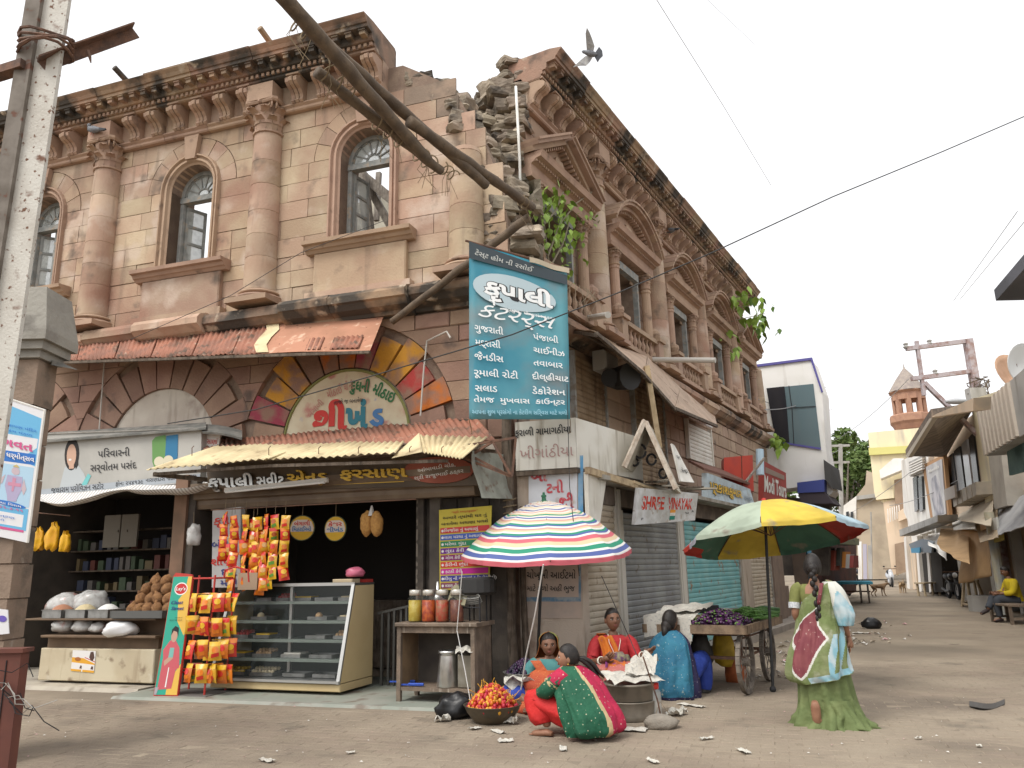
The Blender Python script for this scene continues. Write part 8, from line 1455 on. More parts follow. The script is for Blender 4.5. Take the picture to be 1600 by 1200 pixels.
for i, (px, py, r, m_, lb) in enumerate(((1587, 569, 15, mat('pale_dish', (.62, .62, .60), rough=.5), 'pale satellite dish on the grey balcony roof'), (1578, 592, 17, mat('rusty_dish', (.52, .33, .22), (.45, .28, .18), s=5), 'rust orange satellite dish tilted below the pale one'))):
 c = FT.W(px, py, .6); R_ = (FT.W(px + r, py, .6) - c).length * .62; t = thing('satellite_dish', lb, 'dish', c - Vector((0, 0, R_))); M = T(c) @ Matrix.Rotation(radians(100 - 30 * i), 4, Vector((1, .3, 0)))
 MB().lathe([(0, 0), (R_ * .4, .03), (R_ * .8, .11), (R_, .18), (R_, .2), (R_ * .8, .13), (0, .02)], 22).obj('bowl', m_, t, M, True); MB().tube([M @ Vector((0, -R_ * .9, .15)), M @ Vector((0, 0, R_ * 1.0))], .02, 5).obj('feed_arm', IRON, t, I4); MB().tube([c, c + Vector((0, 0, -R_ * 1.2))], .03, 6).obj('mast', IRON, t, I4)
b = thing('shop_row', 'row of shops with sagging awnings and brown shutters at the right edge', 'shops', FT.at(-2, 0, 0)); bx = lambda nm, m, u0, u1, n0, n1, z0, z1: MB().box(u0, u1, n0, n1, z0, z1).obj(nm, m, b, FT.at())
bx('wall', TANW, -10, 8, -3, -.1, 2.3, 3.2); bx('back_wall', SHADED, -10, 8, -3, -2.6, 0, 2.4)
for u in (-9, -6.6, -4.2, -2, .2): bx('brown_shutter', BRSH, u, u + 1.7, -.3, -.2, .1, 2.35); bx('pillar', CONC, u + 1.75, u + 2.05, -.4, .05, 0, 2.5)
for j, u in enumerate((1.2, 4.2, 7.2)): bx('pillar', WHW, u + 1.4, u + 1.6, -.4, 0, 0, 2.5)
AWN = [mat('grey_tarp_awning', (.36, .36, .36), (.28, .28, .29), s=1.5), mat('tan_tin_awning', (.42, .33, .22), (.34, .27, .19), s=2), mat('white_sheet_awning', (.62, .59, .53)), mat('pale_wood_awning', (.50, .43, .33))]
for i, (p, m_) in enumerate(((((1498, 805), (1552, 775), (1548, 822), (1495, 812)), 3), (((1554, 800), (1602, 772), (1602, 822), (1560, 836)), 0), (((1520, 800), (1558, 790), (1560, 840), (1532, 848)), 1), (((1487, 812), (1520, 800), (1524, 826), (1490, 828)), 2))):
 A, B, C, D = FT.W(*p[0], .0), FT.W(*p[1], .0), FT.W(*p[3], .95), FT.W(*p[2], .95); o = MB().slab(lambda u, v: A.lerp(B, u).lerp(C.lerp(D, u), v) + Vector((0, 0, -.06 * sin(v * pi) + .03 * noise.noise(Vector((u * 5, v * 4, i))))), 8, 5, .02).obj('awning', AWN[m_]); tag(o, ('pale wooden awning left of the grey one on the right shops', 'bulging grey tarpaulin awning at the right edge', 'tan tin awning hanging under the grey tarpaulin', 'white sheet awning above the tan tarpaulin stall')[i], 'awning')
for i, (x, y, c) in enumerate(((1530, 812, (.5, .33, .2)), (1540, 815, (.6, .6, .56)), (1548, 832, (.45, .38, .12)), (1475, 765, (.5, .45, .4)))): o = fpoly(None, 'shop_sign', mat('shop_sign_%d' % i, c), [(x, y), (x + 16, y - 7), (x + 18, y + 12), (x + 2, y + 17)], *ft(.7), .05); tag(o, ('small brown sign under the right awnings', 'small white sign under the right awnings', 'yellowish sign under the right awnings', 'small tan box sign below the framed poster')[i], 'sign')
TARP = mat('tan_tarpaulin', (.46, .30, .155), (.38, .245, .125), s=2, rough=.8)
def drape(q, sd, m, lb, nm='tarpaulin', cat='tarpaulin', amp=.16):
 A, B, C, D = q; o = MB().slab(lambda u, v: A.lerp(B, u).lerp(C.lerp(D, u), v) + FT.n * (amp * noise.noise(Vector((u * 3.5 + sd, v * 1.6, sd))) + amp * .5 * sin(u * 13 + sd) * v), 24, 16, .01).obj(nm, m, None, I4, True); return tag(o, lb, cat)
drape((FT.W(1500, 826, .6), FT.W(1548, 832, .5), FT.W(1507, 912, .9), FT.W(1554, 898, .6)), 1, TARP, 'tan tarpaulin hanging down like a curtain over the stall by the trestle'); drape((FT.W(1470, 826, .4), FT.W(1512, 826, .4), FT.W(1462, 850, 1.5), FT.W(1510, 882, 1.3)), 4, TARP, 'tan tarpaulin stretched out as a roof beside the hanging one', amp=.1); drape((FT.W(1450, 835, .3), FT.W(1472, 832, .3), FT.W(1452, 850, 1.2), FT.W(1480, 876, 1.2)), 7, WHW, 'white sheet beside the tan tarpaulins', amp=.08)
o = fpoly(None, 'tarpaulin', mat('grey_blue_tarp', (.22, .25, .28)), [(1420, 850), (1440, 842), (1458, 846), (1455, 864), (1425, 862)], *ft(1.0), .06); tag(o, 'grey blue tarpaulin hanging over a dark stall', 'tarpaulin')
o = fpoly(None, 'cloth', mat('bright_blue_cloth', (.10, .35, .55)), [(1423, 857), (1437, 855), (1437, 864), (1424, 864)], *ft(1.1), .04); tag(o, 'bright blue cloth folded below the grey tarpaulin', 'cloth')
o = fpoly(None, 'dark_stall_slab', DARK, [(1440, 865), (1470, 862), (1474, 925), (1446, 925)], *ft(.3), .6); tag(o, 'near black slab coloured as the shaded inside of a stall between the tarpaulins', 'stall')  # solid slab; the stall's inner shade is its near-black colour
tr = thing('wooden_trestle', 'pale wooden trestle stool standing below the tan tarpaulin', 'trestle', G(1522, 948)); q = {k: G(*v) for k, v in dict(a=(1504, 948), b=(1518, 951), c=(1542, 946), d=(1528, 940)).items()}; PWD = mat('pale_wood', (.45, .36, .24), (.36, .28, .18), s=5)
for k, x, y in (('a', 1506, 910), ('b', 1512, 910), ('c', 1526, 908), ('d', 1522, 908)): MB().bar(q[k], at(x, y, q[k].y), .07).obj('leg', PWD, tr, I4)
for a_, b_ in ('ab', 'bc', 'cd', 'da'): MB().bar(q[a_] + Vector((0, 0, .1)), q[b_] + Vector((0, 0, .1)), .05).obj('stretcher', PWD, tr, I4)
MB().hexa([at(1503, 911, 27), at(1513, 912, 26.5), at(1530, 909, 26.5), at(1520, 906, 27.5)] + [p + Vector((0, 0, .06)) for p in (at(1503, 911, 27), at(1513, 912, 26.5), at(1530, 909, 26.5), at(1520, 906, 27.5))]).obj('top', PWD, tr, I4)
s2 = thing('wooden_stool', 'low wooden stool by the pale blue box down the street', 'stool', G(1452, 931)); K = T(G(1452, 931)) @ RZ(.4); MB().bev(-.5, .5, -.25, .25, .5, .56, .01).obj('seat', PWD, s2, K)
for x in (-.45, .4): MB().box(x, x + .07, -.2, -.13, 0, .5).obj('leg', PWD, s2, K); MB().box(x, x + .07, .13, .2, 0, .5).obj('leg', PWD, s2, K)
o = MB().box(-.4, .4, -.3, .3, 0, .7).bev(-.42, .42, -.32, .32, .68, .76, .02).obj('blue_box', mat('pale_blue_box', (.33, .52, .55), (.28, .45, .5), s=3), None, T(G(1460, 922))); tag(o, 'pale blue box behind the low wooden stool', 'box')
o = MB().bev(-.5, .5, -.4, .4, 0, .45, .03).obj('concrete_block', CONC, None, T(G(1552, 955)) @ RZ(.3)); tag(o, 'concrete step block at the foot of the right shops', 'block')
def bike(name, label, P, heading, body, scooter=False):
 K = T(P) @ RZ(-radians(heading)); t = thing(name, label, 'scooter' if scooter else 'motorcycle', K); r = .24 if scooter else .3; L = .62 if scooter else .66; TY = flat('black_tyre', (.02, .02, .02), .8)
 for y in (-L, L):
  w = MB(); w.tf(Matrix.Rotation(pi / 2, 4, 'Y'), lambda q: [q.add(*(lambda m: (m.v, m.f))(MB().tube([(r * cos(a / 20 * 2 * pi), r * sin(a / 20 * 2 * pi), 0) for a in range(21)], .055, 8)))]); o = w.obj('wheel', TY, t, K @ T(0, y, r + .05)); MB().tf(Matrix.Rotation(pi / 2, 4, 'Y'), lambda q: q.lathe([(r * .7, -.02), (r * .7, .02)], 14)).obj('rim', mat('bike_rim', (.25, .25, .25), rough=.4, metal=.6), o, K @ T(0, y, r + .05))
 if scooter:
  b = MB(); b.tube([(0, L, .3), (0, L - .05, .6), (0, L - .16, .95)], [.10, .16, .10], 10); b.tube([(0, L - .2, .32), (0, .1, .28), (0, -.1, .34)], [.14, .15, .16], 10); b.tube([(0, -.05, .45), (0, -.35, .58), (0, -.75, .66), (0, -.95, .6)], [.12, .2, .2, .08], 12); b.obj('body', body, t, smooth=True)
 else:
  b = MB(); b.tube([(0, .38, .8), (0, .1, .86), (0, -.12, .78)], [.10, .15, .08], 12); b.obj('fuel_tank', body, t, smooth=True); e = MB(); e.bev(-.14, .14, -.2, .25, .28, .6, .04); e.bar((0, L, .35), (0, .42, .98), .07); e.bar((0, -L, .35), (0, -.1, .6), .06); e.bar((0, -.25, .6), (0, -.85, .78), .07); e.tube([(.14, .1, .3), (.16, -.3, .28), (.17, -.8, .38)], .05, 8); e.obj('engine', mat('dark_engine', (.07, .07, .07), rough=.5, metal=.5), t)
 MB().tube([(0, -.05, .78), (0, -.3, .8), (0, -.7, .84), (0, -.8, .86)], [.07, .13, .13, .06], 10).obj('seat', BLACK, t, smooth=True); h = MB(); h.tube([(-.34, L - .32, 1.02), (-.12, L - .2, 1.02), (.12, L - .2, 1.02), (.34, L - .32, 1.02)], .02, 6); h.obj('handlebar', IRON, t); MB().ball((0, L - .08, .9), (.09, .07, .1), 10, 8).obj('headlight', mat('lamp_glass', (.6, .6, .6), rough=.15), t, smooth=True)
 for s in (-1, 1): MB().ball((s * .3, L - .26, 1.16), (.06, .015, .04), 8, 6).tube([(s * .28, L - .3, 1.02), (s * .3, L - .26, 1.14)], .008, 4).obj('mirror', BLACK, t)
 return t
bike('motor_scooter', 'silver and black scooter parked at the far end of the street', G(1393, 917), 200, mat('silver_scooter', (.50, .51, .53), rough=.3, metal=.3), True); bike('motorcycle', 'black motorcycle parked beside the tan tarpaulin', G(1491, 936), 195, flat('black_tank', (.02, .02, .022), .3)); bike('motorcycle', 'dark motorcycle standing behind the blue handcart', G(1322, 932), 215, flat('dark_red_tank', (.08, .02, .02), .3)); bike('motorcycle', 'second motorcycle beyond the blue handcart', G(1342, 914), 215, flat('dark_blue_tank', (.03, .035, .06), .3))
def dog(label, P, heading, c, headdown=0.0):
 K = T(P) @ RZ(-radians(heading)); t = thing('street_dog', label, 'dog', K); m = MB(); J = dict(hip=(0, -.24, .44, .085, .1), bel=(0, -.02, .42, .08, .09), che=(0, .2, .43, .095, .12), nk=(0, .34, .52 - headdown, .06), hd=(0, .44, .60 - headdown * 2, .06), mz=(0, .56, .56 - headdown * 2.2, .03), tl=(0, -.36, .47, .025), tl2=(0, -.46, .56, .018), tl3=(.02, -.46, .66, .01))
 B = [('hip', 'bel'), ('bel', 'che'), ('che', 'nk'), ('nk', 'hd'), ('hd', 'mz'), ('hip', 'tl'), ('tl', 'tl2'), ('tl2', 'tl3')]
 for s, k in ((-1, 'a'), (1, 'b')):
  J.update({'f1' + k: (s * .07, .22, .36, .05), 'f2' + k: (s * .075, .20, .2, .026), 'f3' + k: (s * .075, .23 + .03 * s, .04, .02), 'f4' + k: (s * .075, .27 + .03 * s, .02, .02), 'r1' + k: (s * .075, -.22, .38, .06), 'r2' + k: (s * .08, -.15, .26, .038), 'r3' + k: (s * .08, -.28 + .03 * s, .16, .022), 'r4' + k: (s * .08, -.25 + .03 * s, .03, .02), 'r5' + k: (s * .08, -.2 + .03 * s, .02, .02)})
  B += [('che', 'f1' + k), ('f1' + k, 'f2' + k), ('f2' + k, 'f3' + k), ('f3' + k, 'f4' + k), ('hip', 'r1' + k), ('r1' + k, 'r2' + k), ('r2' + k, 'r3' + k), ('r3' + k, 'r4' + k), ('r4' + k, 'r5' + k)]
 skin_into(m, J, B, 1)
 for s in (-1, 1): m.tube([(s * .04, .42, .65 - headdown * 2), (s * .055, .41, .70 - headdown * 2), (s * .065, .42, .73 - headdown * 2)], [.025, .02, .004], 6)
 m.obj('body', mat('dog_fur_' + label.split()[0], c, tuple(q * .7 for q in c), s=7, bump=.3, bs=90), t, smooth=True)
dog('brown street dog standing and looking to the right', G(1374, 932), 80, (.22, .14, .08), .03); dog('tan street dog with its head lowered between stool and scooter', G(1411, 927), 215, (.40, .27, .15), .09)
hc = thing('blue_handcart', 'empty flat handcart with a bright blue top and dark wheels', 'handcart', G(1335, 940)); a_, b_ = at(1303, 913, 29.5), at(1364, 913, 28.6); d = Vector((.6, 1.6, 0)); MB().hexa([a_, b_, b_ + d, a_ + d] + [p + Vector((0, 0, .09)) for p in (a_, b_, b_ + d, a_ + d)]).obj('platform', mat('bright_blue_paint', (.07, .32, .45), (.1, .36, .48), s=5), hc, I4)
for px in (1347, 1359): w_ = at(px, 944, 29.2); inst(WH, 'wheel', hc, T((w_.x, w_.y, .37)) @ RZ(-radians(25)))
for px in (1306, 1318): w_ = at(px, 944, 30); inst(WH, 'wheel', hc, T((w_.x, w_.y, .37)) @ RZ(-radians(25)))
MB().bar(at(1310, 924, 29.8), at(1360, 924, 29), .05).obj('axle', IRON, hc, I4)
fs_ = lambda n: (FS.P(0, n, 0), FS.n)
o = MB().slab(lambda u, v: at(1296 + 46 * u, 836 + 6 * u + 14 * v * (1 - u * .3), 24 + 9 * u - 1.5 * v), 8, 4, .03).obj('awning', mat('olive_tarp', (.09, .09, .03), (.06, .06, .03), s=2)); tag(o, 'dark olive tarpaulin awning over the stall past the white building', 'awning')
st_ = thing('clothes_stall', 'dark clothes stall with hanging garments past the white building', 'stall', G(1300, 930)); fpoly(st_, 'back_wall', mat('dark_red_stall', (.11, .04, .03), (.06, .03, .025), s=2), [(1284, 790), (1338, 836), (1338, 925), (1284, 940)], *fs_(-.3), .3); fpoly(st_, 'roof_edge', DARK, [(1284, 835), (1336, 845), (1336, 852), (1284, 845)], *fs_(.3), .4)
for i, (x, y, c) in enumerate(((1297, 856, (.05, .03, .03)), (1304, 860, (.25, .05, .03)), (1313, 856, (.05, .05, .04)), (1322, 862, (.42, .16, .03)), (1328, 866, (.35, .33, .3)), (1334, 868, (.25, .05, .04)))): o = fpoly(None, 'hanging_garment', mat('garment_%d' % i, c), [(x, y), (x + 7, y), (x + 8, y + 34 - i * 3), (x - 1, y + 34 - i * 3)], *fs_(.1 + .12 * i), .12); tag(o, ('black', 'dark red', 'dark olive', 'orange', 'grey', 'maroon')[i] + ' garment hanging at the stall past the white building', 'garment')
for i, (x, y0, y1, m_) in enumerate(((1340, 846, 905, WHW), (1348, 850, 905, mat('lilac_door', (.42, .40, .48))), (1356, 852, 905, CONC))): fpoly(st_, 'shop_door', m_, [(x, y0), (x + 6, y0), (x + 7, y1), (x + 1, y1)], *fy(50), .3)
pg = person('man in a blue grey shirt standing in the stall behind the blue handcart', at(1319, 928, 36) * 1, 250); WMt = WM[pg.name]; pg.matrix_basis = T(Vector((at(1319, 928, 36).x, 36, 0))) @ RZ(-radians(250)); WM[pg.name] = pg.matrix_basis.copy()
m = MB(); J = dict(pel=(0, 0, .92, .14, .1), sp=(0, 0, 1.1, .13, .1), ch=(0, 0, 1.3, .16, .11), nk=(0, 0, 1.47, .055), nk2=(0, .01, 1.52, .05), sl=(-.19, 0, 1.4, .06), el=(-.23, 0, 1.13, .045), wl=(-.22, .1, .9, .03), sr=(.19, 0, 1.4, .06), er=(.23, 0, 1.13, .045), wr=(.22, .1, .9, .03), hl=(-.1, 0, .88, .1), kl=(-.1, 0, .48, .07), al=(-.1, -.02, .08, .045), hr=(.1, 0, .88, .1), kr=(.1, 0, .48, .07), ar=(.1, -.02, .08, .045)); skin_into(m, J, SB, 1); head_into(m, HM(0, (0, .02, 1.63))); hand_into(m, (-.22, .11, .88), (0, .3, -1), (1, 0, 0)); hand_into(m, (.22, .11, .88), (0, .3, -1), (-1, 0, 0)); foot_into(m, (-.1, -.05, 0), (0, 1, 0)); foot_into(m, (.1, -.05, 0), (0, 1, 0)); m.obj('body', [SKD, EYEW, IRIS, LIPS], pg, smooth=True); hair_mb(HM(0, (0, .02, 1.63)), 1.05, .05, -.02).obj('hair', HAIRB, pg, smooth=True)
b = MB(); loft(b, [(0, 0, .86, .18, .13), (0, 0, 1.1, .18, .135), (0, 0, 1.32, .2, .135), (0, 0, 1.43, .17, .11), (0, 0, 1.47, .07, .07)], 20, 12, (.02, 6, 1)); [ctube(b, [(s * .17, 0, 1.41), (s * .22, 0, 1.3), (s * .235, 0, 1.13), (s * .225, .06, 1.0)], [.075, .075, .065, .055]) for s in (-1, 1)]; b.obj('shirt', mat('blue_grey_shirt', (.16, .20, .28)), pg, smooth=True); b = MB(); [ctube(b, [(s * .09, 0, .92), (s * .1, 0, .5), (s * .1, -.02, .1)], [.13, .1, .085]) for s in (-1, 1)]; b.obj('trousers', mat('charcoal_trousers', (0, 0, 0)), pg, smooth=True)
POLE = mat('painted_steel_pole', (.42, .37, .38), (.30, .2, .18), s=6, rough=.6); up_ = thing('utility_pole', 'steel utility pole with two long cross arms and a slanting brace', 'pole', FT.P(1.3, 1.0, 0)); Yp = FT.P(1.3, 1.0, 0).y; A = lambda x, y, dy=0: at(x, y, Yp + dy)
b0 = A(1512, 531); MB().bar((b0.x, b0.y, 0), b0, .26, .2).obj('upright', POLE, up_, I4); MB().bar(A(1432, 533), A(1444, 618), .1).obj('short_upright', POLE, up_, I4); MB().bar(A(1416, 545), A(1519, 532), .13).obj('cross_arm', POLE, up_, I4); MB().bar(A(1424, 592), A(1527, 579), .13).obj('cross_arm', POLE, up_, I4); MB().bar(A(1444, 598), A(1538, 690), .12).obj('brace', POLE, up_, I4); MB().bar(A(1534, 690), A(1550, 688), .14).obj('bracket', IRON, up_, I4)
for x, y in ((1416, 545), (1453, 540), (1462, 587)): MB().lathe([(.05, 0), (.09, .06), (.05, .1), (.08, .16), (.03, .2)], 10, A(x, y)).obj('insulator', CONC, up_, I4)
MB().bev(-.25, .25, -.15, .15, 0, .5, .03).obj('switch_box', CONC, up_, T(A(1527, 632, -.2))); rnw = random.Random(4)
for i in range(9): p = A(1531, 612, -.25); MB().tube([p + Vector((rnw.uniform(-.4, .4), 0, rnw.uniform(-.3, .5))) for _ in range(5)], .018, 4).obj('loose_cable', TIMBER, up_, I4)
sl = thing('street_lamp', 'grey street lamp reaching out from the utility pole', 'street lamp', A(1530, 632)); MB().tube([A(1532, 632), A(1506, 630, -.4)], .05, 6).obj('arm', CONC, sl, I4); MB().tf(T(A(1494, 627, -.5)), lambda q: q.ball((0, 0, 0), (.34, .14, .09), 12, 8)).obj('lamp_head', mat('lamp_grey', (.42, .43, .44), rough=.4), sl, I4, True)
fp = thing('far_pole', 'grey steel pole with two short arms in front of the green trees', 'pole', at(1316, 890, 56)); MB().bar(at(1316, 890, 56), at(1313, 694, 56), .22).obj('upright', CONC, fp, I4); [MB().bar(at(1296, y, 56), at(1327, y - 1, 56), .16).obj('cross_arm', CONC, fp, I4) for y in (697, 723)]
lp2 = FT.P(-2.6, .6, 0); pl2 = thing('awning_post', 'thick blue grey post in front of the right shops', 'post', lp2); MB().tube([G(1572, 965), at(1545, 800, G(1572, 965).y)], .12, 10).obj('post', mat('blue_grey_post', (.30, .33, .34), (.4, .36, .25), s=2), pl2, I4)
eh = thing('flat_roof_house', 'dark overhanging roof slab of a nearer house cut by the right edge', 'house', (9.5, 11, 0)); p = [at(1556, 470, 11.5), at(1640, 330, 9.0), at(1900, 330, 9.0), at(1900, 455, 11.5)]; z_ = p[0].z; p = [Vector((q.x, q.y, z_)) for q in p]
MB().hexa(p + [q + Vector((0, 0, .18)) for q in p]).obj('roof_slab', mat('dark_slab', (.15, .155, .18), (.11, .115, .13), s=1.5), eh, I4); c = p[3]; MB().box(p[0].x + 1.6, p[0].x + 5, p[0].y - 2.2, p[0].y + .6, 0, z_ - .002).obj('wall', CONC, eh, I4)
# ================================================================ left edge, wires, plants, birds
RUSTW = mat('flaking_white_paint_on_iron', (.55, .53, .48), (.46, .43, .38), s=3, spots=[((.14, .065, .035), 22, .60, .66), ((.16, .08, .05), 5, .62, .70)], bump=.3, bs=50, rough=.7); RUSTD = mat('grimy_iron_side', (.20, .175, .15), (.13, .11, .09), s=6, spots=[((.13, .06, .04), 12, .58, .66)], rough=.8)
lp = thing('iron_pole', 'thick iron pole with flaking white paint leaning at the left edge', 'pole', at(-70, 1500, 5.2) * 1); t0, t1 = at(88, -60, 5.2), at(-20, 640, 5.2); t2 = t1 + (t1 - t0) * .9; WM[lp.name] = T(t2.x, t2.y, 0); lp.matrix_basis = WM[lp.name]
d = (t0 - t2).normalized(); x = Vector((1, 0, 0)); x = (x - d * x.dot(d)).normalized(); y = d.cross(x)
def pbar(x0, x1, y0, y1, nm, m): MB().hexa([t2 + x * a + y * b for a, b in ((x0, y0), (x1, y0), (x1, y1), (x0, y1))] + [t0 + x * a + y * b for a, b in ((x0, y0), (x1, y0), (x1, y1), (x0, y1))]).obj(nm, m, lp, I4)
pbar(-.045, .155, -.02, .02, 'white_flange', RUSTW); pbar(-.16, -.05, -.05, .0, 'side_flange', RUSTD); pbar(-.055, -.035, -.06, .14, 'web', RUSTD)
for k in range(5): c = at(72, 62 + 5 * k, 5.2); MB().tube([c + (x * cos(a * .5) * .20 + y * sin(a * .5) * .14 + d * .03 * sin(a + k)) for a in range(14)], .012, 5).obj('wire_lashing', IRON, lp, I4)
ca = thing('rusty_cross_arm', 'rusty angle iron cross arm lashed to the leaning iron pole', 'cross arm', at(72, 85, 5.15)); A0, B0 = at(60, 92, 5.12), at(208, 40, 5.5); MB().bar(A0, B0, .10, .012, (0, 0, 1)).bar(A0 + Vector((0, .05, -.03)), B0 + Vector((0, .05, -.03)), .012, .09).obj('angle_bar', IRON, ca, I4); MB().bar(at(-30, 124, 5.3), at(40, 102, 5.15), .09, .07).obj('left_stub', IRON, ca, I4); MB().tube([at(137, 80, 5.3), at(140, 88, 5.3), at(142, 98, 5.3)], [.02, .014, .005], 6).obj('wire_hook', IRON, ca, I4)
PIERM = mat('pier_sandstone', (.27, .20, .15), (.22, .165, .125), s=3, bump=.4, bs=30, spots=[((.10, .085, .07), 3, .58, .72), ((.40, .37, .32), 4, .66, .75)]); CAPM_ = mat('pier_cap_stone', (.30, .285, .25), (.23, .215, .19), s=3, bump=.4, bs=25, spots=[((.09, .08, .07), 2.5, .58, .72)])
Yq = 6.9; r0 = at(24, 840, Yq); gp = thing('gate_pier', 'stone gate pier with a weathered cap and posters at the left edge', 'pier', (r0.x - .35, Yq + .3, 0)); X = r0.x
zc = lambda y: at(60, y, Yq).z
zs = [0] + [zc(v) for v in (1075, 1000, 935, 880, 820, 745, 690, 632, 560)]
for a, b in zip(zs, zs[1:]): MB().box(X - .9 + RN.uniform(-.01, .01), X + RN.uniform(-.012, .008), Yq + RN.uniform(0, .012), Yq + .3, a + .006, b - .006).obj('stone_block', PIERM, gp, I4)
MB().box(X - .87, X - .02, Yq + .02, Yq + .28, 0, zs[-1]).obj('core', MORTAR, gp, I4)
pr_ = [(0, 0), (.06, .02), (.07, .08), (.16, .12), (.2, .17), (.2, .22), (0, .22)]
for (e, z0, z1) in ((.04, zs[-1], zc(548)), (.08, zc(548), zc(535)), (.12, zc(535), zc(520))): MB().box(X - .9 - e, X + e, Yq - e, Yq + .3 + e, z0 + .001, z1).obj('cap_moulding', CAPM_, gp, I4)
o = MB().hexa([(X - .9, Yq - .12, zc(520)), (X + .12, Yq - .12, zc(520)), (X + .12, Yq + .42, zc(520)), (X - .9, Yq + .42, zc(520)), (X - .9, Yq - .06, zc(448)), (X + .04, Yq - .06, zc(452)), (X + .04, Yq + .36, zc(452)), (X - .9, Yq + .36, zc(448))]).obj('cap_block', CAPM_, gp, I4)
o = MB().hexa([at(80, 570, Yq + .1), at(122, 578, Yq + .3), at(122, 578, Yq + .9), at(80, 570, Yq + .8), at(82, 563, Yq + .1), at(100, 568, Yq + .3), at(100, 568, Yq + .9), at(82, 563, Yq + .8)]).obj('tin_flap', mat('dark_grey_tin', (0, 0, 0))); tag(o, 'small dark tin flap sticking out behind the gate pier', 'tin sheet')
q = quadat(Yq - .03, (-60, 600), (70, 641), (-110, 815), (43, 848));
r_, pn = board('event_poster', 'blue and pink printed event poster with a standing figure on the gate pier', 'poster', q, .015, flat('poster_sky_blue', (.14, .42, .66), .35))
pw2, pb2, pp = flat('poster_paper_white', (.70, .70, .72), .35), flat('poster_deep_blue', (.03, .16, .50), .35), flat('poster_pink', (.58, .10, .25), .35)
pn.shapes([([(0, 0), (1, 0), (1, 1), (0, 1)], 0), ([(.02, .66), (.98, .56), (.98, .93), (.02, .99)], 1), ([(.02, .60), (.85, .62), (.97, .70), (.97, .77), (.02, .70)], 0), ([(.02, .49), (.97, .57), (.97, .65), (.02, .57)], 2), ([(.02, .20), (.97, .25), (.97, .55), (.02, .48)], 3), (pn.ell(.36, .36, .2, .13), 0), ([(.02, .04), (.97, .08), (.97, .24), (.02, .19)], 1), ([(.05, .07), (.93, .10), (.93, .19), (.05, .155)], 0), ([(.02, .055), (.95, .082), (.95, .065), (.02, .03)], 4), (pn.ell(.77, .245, .17, .018), 2)], [pw2, flat('poster_sky_blue', (0, 0, 0)), pb2, flat('poster_pale_blue', (.40, .58, .72), .35), pp])
pn.shapes([(pn.ell(.78, .49, .045, .028), 0), ([(.70, .45), (.86, .46), (.88, .38), (.84, .30), (.83, .27), (.74, .265), (.73, .30), (.69, .37)], 1), ([(.68, .45), (.62, .40), (.60, .36), (.66, .38)], 0), ([(.88, .45), (.92, .38), (.9, .33), (.87, .37)], 0), ([(.74, .52), (.78, .54), (.82, .52)], 2), ([(.72, .40), (.86, .41), (.86, .385), (.72, .375)], 3), ([(.76, .44), (.8, .44), (.79, .34), (.77, .34)], 3)], [flat('figure_skin_print', (.52, .42, .46)), flat('figure_cloth_print', (.40, .36, .52)), flat('figure_gold_print', (.55, .42, .15)), flat('figure_pink_print', (.55, .25, .35))], 'figure_print')
pn.text([('ભાગવત', .66, .655, .055, .55, .03, 0, 0, .05), ('તા. ૨૧-૩-૧૧', .74, .205, .018, .36, .01, 0, 0, .04)], pp); pn.text([('જ્ઞાનયજ્ઞ ધર્મોત્સવ', .62, .575, .033, .70, .025, 0, 0, .07), ('કથા વિરામ', .77, .236, .015, .26, .012, 0, 0, .03)], pw2); pn.text([('શ્રી સ્વામિનારાયણ મંદિર', .6, .80, .018, .7, .01, 0, 0, .06), ('ભક્તિ સત્સંગ મંડળ', .6, .76, .018, .62, .01, 0, 0, .06), ('સર્વે ભક્તોને આમંત્રણ', .5, .14, .014, .7, .008, 0, 0, .03), ('સમય સવારે નવ વાગે', .45, .11, .012, .6, .006, 0, 0, .03)], pb2)
fr4 = MB().tube([q[1], q[3], q[2]], .012, 6).obj('poster_frame', WHITE, r_, I4)
q = quadat(Yq - .02, (-30, 948), (12, 953), (-30, 995), (14, 990)); r_, pn = board('small_poster', 'small torn white poster with a blue capsule near the foot of the gate pier', 'poster', q, .01, pw2); pn.shapes([(pn.ell(.8, .62, .16, .13), 0)], [flat('violet_print', (.14, .10, .42))])
bx_ = thing('brown_iron_box', 'dark red brown iron box with tangled wires at the bottom left corner', 'box', at(5, 1320, 5.9)); WM[bx_.name] = T(at(0, 1010, 5.9).x, 5.9, 0); bx_.matrix_basis = WM[bx_.name]; z1 = at(30, 1020, 5.9).z; xr = at(31, 1040, 5.9).x; BRB = mat('red_brown_iron', (.15, .055, .04), (.12, .045, .035), s=4, rough=.6, spots=[((.08, .05, .04), 8, .6, .7)]); MB().box(xr - .5, xr, 5.9, 6.0, 0, z1).obj('body', BRB, bx_, I4); MB().box(xr - .52, xr + .02, 5.88, 6.02, z1 + .001, z1 + .03).obj('lid', BRB, bx_, I4); MB().box(xr - .1, xr - .095, 5.893, 5.899, .1, z1 - .05).obj('door_gap', BLACK, bx_, I4)
for k in range(7):
 p0 = at(-10 + 4 * k, 1060 + 6 * k, 5.85); P = [p0];
 for j in range(4): P.append(P[-1] + Vector((RN.uniform(.02, .12), RN.uniform(-.05, .05), RN.uniform(-.13, .07))))
 MB().tube(P, .0035, 4).obj('loose_wire', mat('pale_wire', (.35, .33, .3)) if k % 2 else BLACK, bx_, I4)
def wire(pts, r, lb, sag=0.0, m=None):
 P = [at(*p) for p in pts];
 if len(P) == 2: a, b = P; P = [a.lerp(b, i / 16) - Vector((0, 0, 4 * sag * (i / 16) * (1 - i / 16))) for i in range(17)]
 o = MB().tube(P, r, 5).obj('overhead_wire', m or flat('black_cable', (.03, .03, .03))); return tag(o, lb, 'wire')
